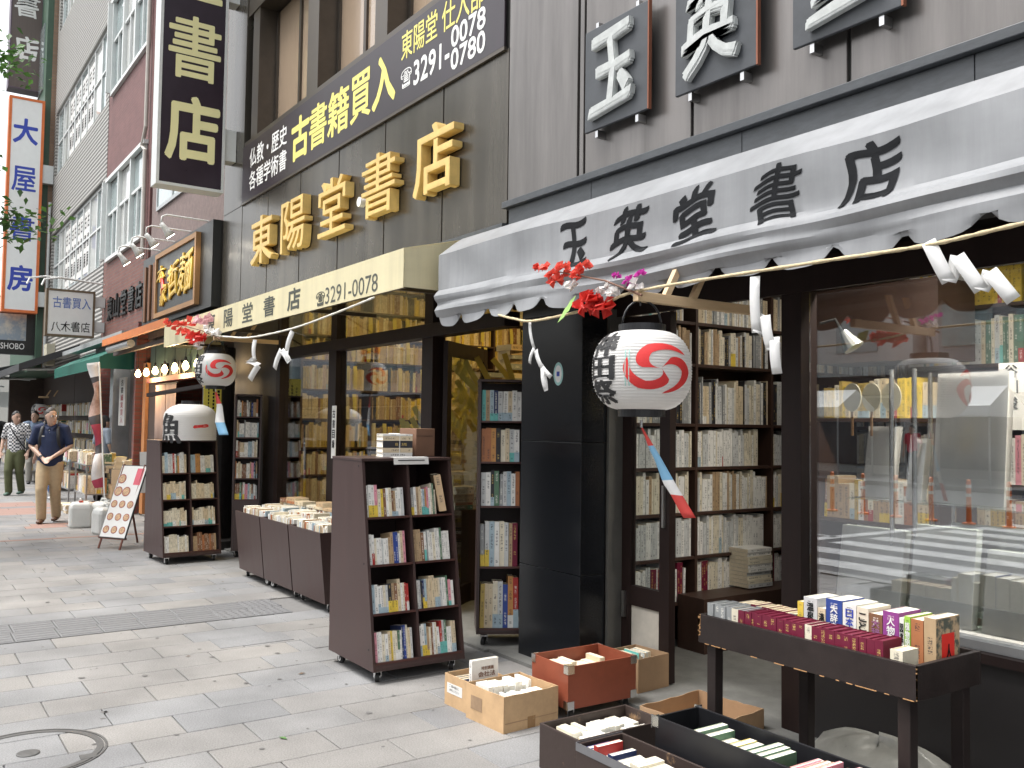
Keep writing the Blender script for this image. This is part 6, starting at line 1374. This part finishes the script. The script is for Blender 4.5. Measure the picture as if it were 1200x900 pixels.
blossom("red and magenta artificial blossom branch over the large lantern", q(752, 346), q(652, 318), pet, [(q(675, 346), 1.6), (q(668, 356), 1.4)])
Yq2 = 2.7
pet = [(tuple(on_y(x, y, Yq2)), CORAL, .1, 6) for x, y in ((207, 381), (212, 388), (219, 391), (224, 378), (214, 378), (197, 378))] + [(tuple(on_y(x, y, Yq2)), REDF, .13, 8) for x, y in ((226, 397), (233, 396))] + [(tuple(on_y(x, y, Yq2)), PNK, .1, 6) for x, y in ((238, 378), (232, 375), (244, 374))] + [(tuple(on_y(x, y, Yq2)), WHP, .1, 6) for x, y in ((243, 386), (252, 389), (232, 404))]
blossom("coral and pink artificial blossom branch over the lantern under the cream awning", tuple(on_y(258, 397, Yq2)), tuple(on_y(208, 380, Yq2)), pet, [(tuple(on_y(226, 404, Yq2)), 2)])
# round sticker on the pillar
stk = MB().tube([(-4.64, 3.5592, 1.885), (-4.64, 3.558, 1.885)], [(.05, .075)]*2, 24, up=(1, 0, 0)).build("round_sticker", mk("pale teal sticker", (.35, .6, .58), .5)); tag(stk, "oval pale teal sticker on the black granite pillar", "sticker")
MB().tube([(-4.64, 3.5578, 1.885), (-4.64, 3.557, 1.885)], [(.036, .056)]*2, 24, up=(1, 0, 0)).build("sticker_centre", LITW, stk); MB().box(-4.655, -4.625, 3.5562, 3.5568, 1.87, 1.9).build("sticker_mark", BLUI, stk)
# big paper lantern on the far bookcase
big = empty("paper_lantern", (-10.5, 2.83, 1.336), "big dome-shaped white paper lantern with black character standing on the far bookcase", "lantern")
pr = []
for i in range(61):
    t = i/60; z = t*.4; r_ = .285 if t < .62 else .285*math.sqrt(max(0, 1-((t-.62)/.42)**2.2)); pr.append((r_+.003*math.cos(i*2.1), z))
MB().lathe(pr+[(.11, .4)], (0, 0, 0), 44, cap=False).build("paper_shade", LPAP, big, smooth=True)
MB().lathe([(.1, .385), (.1, .44), (.0, .44)], (0, 0, 0), 24).build("top_ring", LACQ, big)
def wr(a, b, e, ac, zc): r_ = .289+e; an = ac+a/.28; return (r_*math.cos(an), r_*math.sin(an), zc+b)
v, f = glyph_mesh("魚", 0., 0)
mb = MB()
for si, (sx, sy) in enumerate(((0, 0), (.03, .02), (-.03, -.02), (.03, -.03), (-.03, .03))): mb.add([wr((x+sx)*.3, (y+sy)*.32, .0003*si, R(-65), .13) for x, y, z in v], f)
mb.build("character", LBLK, big)
mb = MB(); pts = [(-.085, 0), (-.07, .022), (0, .026), (.06, .036), (.09, .03), (.092, .005), (.05, -.004), (-.03, -.006), (-.07, -.014)]
for k in range(len(pts)-1): pass
mb.add([wr(x, y, .0004, R(8), .145) for x, y in pts]+[wr(.0, .012, .0009, R(8), .145)], [(k, (k+1) % 9, 9) for k in range(9)]); mb.f = [f_[::-1] for f_ in mb.f]; mb.build("red_stroke", LRED, big)
# third lantern, far down the street
L3, _ = lantern("paper_lantern", "dim white lantern with red swirl far down by the dark canopies, above the walking man", (-26.5, 3.3, 1.76), .2, .34, R(10))
bracket("wooden bracket carrying the far lantern by the dark canopies", -26.5, 2.12, 3.26)

# ================================================================ PEOPLE
def ellipsoid_path(c, rx, ry, rz, n=8): 
    return [(Vector(c)+Vector((0, 0, rz*math.sin(math.pi*(i/n-.5)))), (max(.004, rx*math.cos(math.pi*(i/n-.5))), max(.004, ry*math.cos(math.pi*(i/n-.5))))) for i in range(n+1)]
def blob(name, tubes, mat, parent, voxel=.012, it=4, upv=(1, 0, 0)):
    m = MB()
    for t in tubes:
        pts = [p for p, r in t]; rs = [r for p, r in t]
        d0 = (Vector(pts[1])-Vector(pts[0])).normalized(); d1 = (Vector(pts[-1])-Vector(pts[-2])).normalized()
        def mean(r): return (r[0]+r[1])/2 if isinstance(r, tuple) else r
        def sc(r, k): return (r[0]*k, r[1]*k) if isinstance(r, tuple) else r*k
        P_ = [Vector(pts[0])-d0*mean(rs[0])*.55, Vector(pts[0])-d0*mean(rs[0])*.3]+[Vector(p) for p in pts]+[Vector(pts[-1])+d1*mean(rs[-1])*.3, Vector(pts[-1])+d1*mean(rs[-1])*.55]
        R_ = [sc(rs[0], .35), sc(rs[0], .8)]+list(rs)+[sc(rs[-1], .8), sc(rs[-1], .35)]
        m.tube(P_, R_, 14, up=upv)
    o = m.build(name, mat, parent)
    rm = o.modifiers.new("r", 'REMESH'); rm.mode = 'VOXEL'; rm.voxel_size = voxel
    s_ = o.modifiers.new("s", 'SMOOTH'); s_.factor = .6; s_.iterations = it
    me = bpy.data.meshes.new_from_object(o.evaluated_get(bpy.context.evaluated_depsgraph_get()))
    old = o.data; o.modifiers.clear(); o.data = me; bpy.data.meshes.remove(old)
    if not me.materials: me.materials.append(mat)
    me.polygons.foreach_set("use_smooth", [True]*len(me.polygons)); return o
SKIN = mk("skin", (.47, .31, .235), .5, var=.08, scale=8); HAIRD = mk("dark greying hair", (.05, .047, .045), .6, var=.3, scale=50); HAIRB = mk("black hair", (.012, .011, .011), .5)
def person(label, loc, yaw, H=1.68, shirt=None, pants=None, shoes=None, hair=None, sleeve=.55, arms=None, stride=.12, head_yaw=0., extras=(), belly=0., long_sleeve=False, hat=None):
    """faces local -y; arms: joints (elbow, wrist) per side in local metres for a 1.7 m body"""
    o = empty("person", loc, label, "person", "people on the pavement", yaw); o.scale = (H/1.7,)*3
    V = Vector
    hipL, hipR = V((-.085, 0, .9)), V((.085, 0, .9)); kneeL, kneeR = V((-.078, -.05-stride*.6, .5)), V((.078, -.03+stride*.2, .49)); ankL, ankR = V((-.07, -stride*.75, .09)), V((.07, stride*1.05, .1))
    shL, shR = V((-.185, .01, 1.41)), V((.185, .01, 1.41)); el, wl, er, wr_ = [V(a) for a in (arms or ((-.27, .03, 1.13), (-.26, -.08, .88), (.27, .03, 1.13), (.26, -.06, .88)))]
    hc = V((0, -.025, 1.585)); hy = Matrix.Rotation(head_yaw, 3, 'Z'); hv = lambda x, y, z: hc+hy @ V((x, y, z))
    def hand(w, e, s):
        d = (w-e).normalized(); sd = V((s, 0, 0)); sd = (sd-d*sd.dot(d)).normalized(); nn = d.cross(sd); t = [[(w, .024), (w+d*.045, (.037, .02)), (w+d*.085, (.036, .018))]]
        for k in range(4):
            b = w+d*.085+sd*(-.026+.0175*k); L = (.055, .068, .072, .06)[k]; t.append([(b, .0088), (b+d*L*.5-nn*.006, .0085), (b+d*L-nn*.02, .0075)])
        b = w+d*.02-sd*.03; t.append([(b, .011), (b+d*.035-sd*.022, .0105), (b+d*.062-sd*.026, .009)]); return t
    head = [[(hv(0, .0, -.115), (.05, .06)), (hv(0, -.01, -.09), (.06, .078)), (hv(0, -.005, -.04), (.072, .092)), (hv(0, .004, .02), (.077, .098)), (hv(0, .01, .07), (.068, .088)), (hv(0, .012, .1), (.045, .06))],
            [(hv(0, -.09, -.005), (.011, .01)), (hv(0, -.106, -.028), (.016, .014)), (hv(0, -.1, -.042), (.018, .012))], [(hv(-.02, -.086, -.07), .009), (hv(0, -.092, -.07), .01), (hv(.02, -.086, -.07), .009)]] + [[(hv(s*.079, .012, -.04), (.007, .017)), (hv(s*.084, .016, .012), (.009, .02))] for s in (-1, 1)]
    body = head+[[(V((0, .015, 1.4)), .06), (hc+V((0, .015, -.1)), .056)], [(V((0, 0, .9)), (.15, .11)), (V((0, 0, 1.1)), (.14, .1)), (V((0, .01, 1.3)), (.16, .11)), (V((0, .015, 1.42)), (.12, .08))]]
    for sh, e, w, s in ((shL, el, wl, -1), (shR, er, wr_, 1)): body += [[(sh, .05), (e, .04), (e.lerp(w, .3), .038), (w, .026)]]+hand(w, e, s)
    for h_, k_, a_ in ((hipL, kneeL, ankL), (hipR, kneeR, ankR)): body += [[(h_, .08), (k_, .05), (k_.lerp(a_, .35), .048), (a_, .036)], [(a_+V((0, .03, -.05)), (.022, .018)), (a_+V((0, -.09, -.055)), (.022, .012))]]
    blob("body", body, SKIN, o, .0095, 3)
    st = [[(V((0, .0, .88)), (.165+belly*.5, .12+belly)), (V((0, -belly*.3, 1.02)), (.168+belly*.5, .122+belly)), (V((0, .0, 1.2)), (.175, .125+belly*.4)), (V((0, .01, 1.34)), (.185, .12)), (V((0, .015, 1.43)), (.13, .085)), (V((0, .015, 1.465)), (.075, .07))]]
    for sh, e, w in ((shL, el, wl), (shR, er, wr_)):
        inner = V((sh.x*.6, sh.y, sh.z+.01)); st.append([(inner, .075), (sh, .074), (sh.lerp(e, .5), .066), (sh.lerp(e, .85 if not long_sleeve else 1), .062)]+([(e, .055), (e.lerp(w, .93), .042)] if long_sleeve else []))
    blob("shirt", st, shirt, o, .014, 4)
    pt = [[(V((0, 0, .95)), (.16+belly*.3, .115+belly*.5)), (V((0, 0, .84)), (.165, .12))]]
    for h_, k_, a_ in ((hipL, kneeL, ankL), (hipR, kneeR, ankR)): pt.append([(h_, (.1, .11)), (h_.lerp(k_, .5), (.1, .108)), (k_, (.08, .088)), (k_.lerp(a_, .5), (.074, .082)), (a_+V((0, .01, -.02)), (.068, .08))])
    blob("trousers", pt, pants, o, .014, 3)
    for a_ in (ankL, ankR): blob("shoe", [[(a_+V((0, .045, -.045)), (.042, .04)), (a_+V((0, -.05, -.05)), (.045, .036)), (a_+V((0, -.15, -.06)), (.042, .026))]], shoes, o, .011, 3)
    blob("hair", [[(hv(0, .05, -.085), (.064, .048)), (hv(0, .042, -.02), (.082, .07)), (hv(0, .03, .04), (.083, .09)), (hv(0, .014, .08), (.076, .1)), (hv(0, .008, .106), (.056, .078))]], hair, o, .009, 2)
    EY = mk("eye dark", (.02, .015, .012), .3)
    for s in (-1, 1): MB().lathe([(.0, -.006), (.008, -.004), (.011, 0), (.008, .004), (.0, .006)], hv(s*.031, -.087, .0), 8).build("eye", EY, o); MB().obox(hv(s*.031-.018, -.092, .018), hy @ V((.036, 0, 0)), hy @ V((0, .012, 0)), (0, 0, .006)).build("eyebrow", hair, o)
    MB().obox(hv(-.024, -.1, -.072), hy @ V((.048, 0, 0)), hy @ V((0, .01, 0)), (0, 0, .004)).build("mouth", mk("lips", (.3, .1, .08), .5), o)
    for e in extras: e(o, hv, locals())
    return o
NAVY = mk("navy polo cotton", (.012, .022, .065), .8, var=.15, scale=40, bump=.1); KHA = mk("khaki cotton", (.42, .32, .2), .8, var=.1, scale=20, bump=.1); BRN = mk("brown leather", (.09, .042, .022), .5); BLKC = mk("black nylon", (.015, .015, .017), .6)
def ex_glasses(o, hv, L):
    for s in (-1, 1): MB().tube([hv(s*.034+.024*math.cos(t*.5236), -.1, .0+.017*math.sin(t*.5236)) for t in range(13)], .0022, 5).build("glasses_rim", STEEL, o); MB().tube([hv(s*.06, -.098, .004), hv(s*.083, .01, .008)], .002, 5).build("glasses_arm", STEEL, o)
def ex_straps(o, hv, L):
    for s in (-1, 1): MB().tube([(s*.1, .1, 1.44), (s*.1, 0.02, 1.5), (s*.11, -.1, 1.4), (s*.125, -.135, 1.25), (s*.14, -.06, 1.08), (s*.15, .08, 1.02)], [(.022, .006)]*6, 8, up=(1, 0, 0)).build("backpack_strap", BLKC, o, smooth=True)
    blob("backpack", [[(Vector((0, .2, 1.0)), (.15, .08)), (Vector((0, .21, 1.2)), (.16, .09)), (Vector((0, .18, 1.42)), (.12, .06))]], BLKC, o, .014, 3)
def ex_watch(o, hv, L): w, e = L['wl'], L['el']; MB().tube([w.lerp(e, .06), w.lerp(e, .16)], .032, 12).build("watch", BLKC, o)
def ex_collar(o, hv, L): 
    for s in (-1, 1): MB().add([(0, -.085, 1.43), (s*.07, -.07, 1.475), (s*.085, -.075, 1.44), (s*.03, -.115, 1.39)], [(0, 1, 2, 3)]).build("collar", NAVY, o)
    for k in range(2): MB().lathe([(.006, 0), (.0, .003)], (0, -.122+.006*k, 1.38-.035*k), 8).build("button", WHT, o)
    MB().box(-.11, -.065, -.128, -.124, 1.29, 1.3).build("chest_print", WHT, o)
def ex_belt(o, hv, L): MB().tube([(0, 0, .925), (0, 0, .955)], [(.168, .126)]*2, 28, up=(1, 0, 0)).build("belt", BRN, o)
fold_arms = ((-.27, .0, 1.14), (-.06, -.2, .965), (.27, .0, 1.14), (.075, -.2, .985))
yA = math.atan2(2.08, -15.2)
person("man in navy polo shirt and khaki trousers, hands clasped, walking towards the camera", (-15.2, 2.06, 0), R(70), 1.7, NAVY, KHA, BRN, HAIRD, arms=fold_arms, stride=.16, head_yaw=R(42), extras=(ex_glasses, ex_straps, ex_watch, ex_collar, ex_belt), belly=.02)
def plaid(name):
    m, t, b = node_mat(name); N, L = t.nodes, t.links; tc = N.new("ShaderNodeTexCoord"); mp = N.new("ShaderNodeMapping"); mp.inputs['Scale'].default_value = (1, 1, 1); L.new(tc.outputs['Object'], mp.inputs[0])
    c = N.new("ShaderNodeTexChecker"); c.inputs['Scale'].default_value = 28; c.inputs[1].default_value = (.7, .7, .7, 1); c.inputs[2].default_value = (.04, .045, .06, 1); L.new(mp.outputs[0], c.inputs[0]); L.new(c.outputs[0], b.inputs['Base Color']); b.inputs['Roughness'].default_value = .8; return m
OLIV = mk("olive cotton", (.09, .1, .045), .8); DEN = mk("light denim", (.16, .22, .32), .8, var=.15, scale=20); GRYT = mk("grey trousers", (.3, .29, .26), .8); JEAN = mk("blue jeans", (.05, .1, .22), .8, var=.2, scale=20); GSH = mk("green trainers", (.08, .14, .11), .6); WSH = mk("white trainers", (.65, .65, .65), .6); GRS = mk("blue grey shirt", (.22, .26, .32), .8)
def ex_sling(o, hv, L):
    MB().tube([(-.14, .08, 1.44), (-.1, -.09, 1.42), (.02, -.14, 1.25), (.14, -.12, 1.06), (.19, .0, .95)], [(.02, .006)]*5, 8, up=(0, 0, 1)).build("bag_strap", BLKC, o, smooth=True)
    blob("shoulder_bag", [[(Vector((.24, .03, .8)), (.05, .1)), (Vector((.25, .03, .95)), (.055, .11)), (Vector((.24, .03, 1.08)), (.045, .09))]], BLKC, o, .014, 3)
person("man in checked shirt and olive trousers with a black shoulder bag, at the left edge", (-20.9, 2.2, 0), R(60), 1.68, plaid("black and white check"), OLIV, GSH, HAIRB, stride=.14, head_yaw=R(50), extras=(ex_sling,), long_sleeve=False)
person("person in light denim shirt and grey trousers walking behind the man in navy", (-24.5, 2.95, 0), R(80), 1.72, DEN, GRYT, BLKC, HAIRB, stride=.2, head_yaw=R(-20), long_sleeve=True)
person("person in blue jeans and white trainers mostly hidden behind the man in navy", (-19.6, 2.62, 0), R(-60), 1.6, BLKC, JEAN, WSH, HAIRB, stride=.3)
def ex_cap(o, hv, L):
    blob("cap", [[(hv(0, .015, .03), (.086, .102)), (hv(0, .015, .08), (.08, .095)), (hv(0, .012, .125), (.05, .06))], [(hv(0, -.09, .045), (.07, .014)), (hv(0, -.14, .035), (.055, .008))]], mk("dark cap", (.03, .035, .04), .7), o, .01, 2)
person("person in blue grey shirt and dark cap browsing at the book carts", (-18.6, 3.42, 0), R(200), 1.6, GRS, BLKC, BLKC, HAIRB, stride=.05, extras=(ex_cap,))
person("distant person in dark clothes at the very left edge of the street", (-27.0, 2.35, 0), R(90), 1.7, BLKC, BLKC, BLKC, HAIRB, stride=.15)
# across the road, seen only as reflections
person("person in a red shirt on the far pavement, reflected in the shop window", (-16, -18.2, 0), R(180), 1.7, mk("red cotton", (.5, .02, .06), .8), BLKC, BLKC, HAIRB)

# ================================================================ STREET TREES
BARK = mk("grey bark", (.13, .105, .085), .9, var=.3, scale=14, bump=.6, bscale=20)
LFM = [mk(f"maple leaf {i}", c, .5, var=.2, scale=3, trans=.4) for i, c in enumerate(((.07, .16, .035), (.1, .22, .05), (.05, .11, .03)))]
def tree(label, x, y, h, crown, n, seed, group="street trees", zr=(3.3, 8), clip=None):
    rr = random.Random(seed); o = empty("street_tree", (x, y, -.01), label, "tree", group)
    tr = [(0, 0, 0), (.03, .02, h*.2), (-.04, .03, h*.42), (.05, -.02, h*.68), (0, 0, h*.95)]; MB().tube(tr, [.15, .12, .1, .06, .015], 12).build("trunk", BARK, o, smooth=True)
    tips = []
    for k in range(26):
        z0 = h*rr.uniform(.34, .9); a = rr.uniform(0, 6.28); L = crown*rr.uniform(.6, 1.05)*(1.15-.5*z0/h)
        e = Vector((math.cos(a)*L, math.sin(a)*L, z0+L*rr.uniform(-.1, .55))); b = Vector((0, 0, z0)); mid = b.lerp(e, .5)+Vector((0, 0, L*.1))
        if k < 12: MB().tube([b, mid, e], [.035, .02, .006], 6).build("limb", BARK, o, smooth=True)
        tips += [(b.lerp(mid, t).lerp(mid.lerp(e, t), t)) for t in (.45, .6, .75, .88, 1.0)]
    m = MB()
    for i in range(n):
        c = rr.choice(tips)+Vector((rr.gauss(0, .2), rr.gauss(0, .2), rr.gauss(0, .16)))
        s = rr.uniform(.035, .075); d = Vector((rr.gauss(0, 1), rr.gauss(0, 1), rr.gauss(-.2, .5))).normalized(); t = d.cross(Vector((rr.gauss(0, .4), rr.gauss(0, .4), 1))).normalized()*s*.55; d = d*s
        w = c+Vector((x, y, 0))
        m.add([c-d, c+t-d*.1+Vector((0, 0, .01)), c+d, c-t-d*.1+Vector((0, 0, .01))], [(0, 1, 2, 3)], rr.randrange(3))
    m.build("crown", LFM, o); return o
tree("maple street tree whose leaves hang in at the top left edge of the photograph", -13.2, .0, 7.8, 1.55, 7000, 3)
tree("street tree farther down the kerb at the left edge", -31, -.1, 6.5, 1.9, 3000, 5)
tree("street tree on the far pavement, reflected in the shop window", -24, -18, 8, 2.2, 2500, 8); tree("second street tree on the far pavement, reflected in the shop window", -9, -18, 8, 2.2, 2500, 9)
# ================================================================ ACROSS THE ROAD (seen in the glass)
ORG = mk("orange post", (.7, .16, .03), .5)
for i in range(9):
    x = -13.2+i*.72; o = empty("delineator_post", (x, -8.4, -.13), f"orange delineator post on the road centre line, {ORD[i]} from the far end", "post", "orange delineator posts")
    MB().lathe([(.11, 0), (.11, .03), (.045, .05), (.04, .8), (.0, .82)], (0, 0, 0), 14).build("post", ORG, o)
    for z in (.5, .66): MB().lathe([(.046, z), (.046, z+.06)], (0, 0, 0), 14, cap=False).build("reflective_band", WHT, o)
oc = [((.42, .4, .37), -4, 12, 16), ((.3, .29, .29), -17.5, -4.4, 9), ((.5, .5, .48), -33, -18, 10), ((.34, .27, .22), -52, -33.4, 6.5), ((.45, .45, .46), -74, -52.4, 7.5)]
for i, (c, x0, x1, h) in enumerate(oc):
    o = empty("opposite_building", ((x0+x1)/2, -22, 0), f"building across the road, {ORD[i]} from the camera side", "building", "buildings across the road")
    bx("wall", mk(f"opposite wall {i}", c, .7, var=.1, scale=.6), o, x0, x1, -32, -21.5, -.1, h)
    bx("shop_front", mk("opposite shop glass", (.06, .06, .07), .15), o, x0+.5, x1-.5, -21.5, -21.45, .3, 2.7); bx("shop_fascia", LITW if i % 2 else BROWNW, o, x0+.3, x1-.3, -21.5, -21.1, 2.8, 3.5)
    for f_ in range(int((h-4)/3.2)):
        n_ = int((x1-x0)/2.6)
        for k in range(n_): a = x0+.6+k*(x1-x0-.8)/n_; bx("window", WPANE, o, a, a+1.7, -21.5, -21.44, 4.4+f_*3.2, 6.2+f_*3.2)
for i in range(3):
    x = -20+i*5; o = empty("white_tent", (x, -19, 0), f"white festival tent across the road, {ORD[i]} from the far end", "tent", "white tents across the road")
    MB().add([(-1.5, -1, 2.3), (1.5, -1, 2.3), (1.5, 1, 2.3), (-1.5, 1, 2.3), (-1.5, 0, 2.9), (1.5, 0, 2.9), (-1.5, -1, 2.0), (1.5, -1, 2.0), (1.5, 1, 2.0), (-1.5, 1, 2.0)], [(0, 1, 5, 4), (2, 3, 4, 5), (0, 4, 3), (1, 2, 5), (6, 7, 1, 0), (7, 8, 2, 1), (8, 9, 3, 2), (9, 6, 0, 3)]).build("roof", LITW, o)
    for sx in (-1.45, 1.45):
        for sy in (-.95, .95): MB().tube([(sx, sy, 0), (sx, sy, 2.3)], .03, 6).build("leg", AFRAME, o)
sb = STUFF.build("books", ALLM); tag(sb, "the many further books on the shelves, carts and piles of the bookshops", "books", kind="stuff")
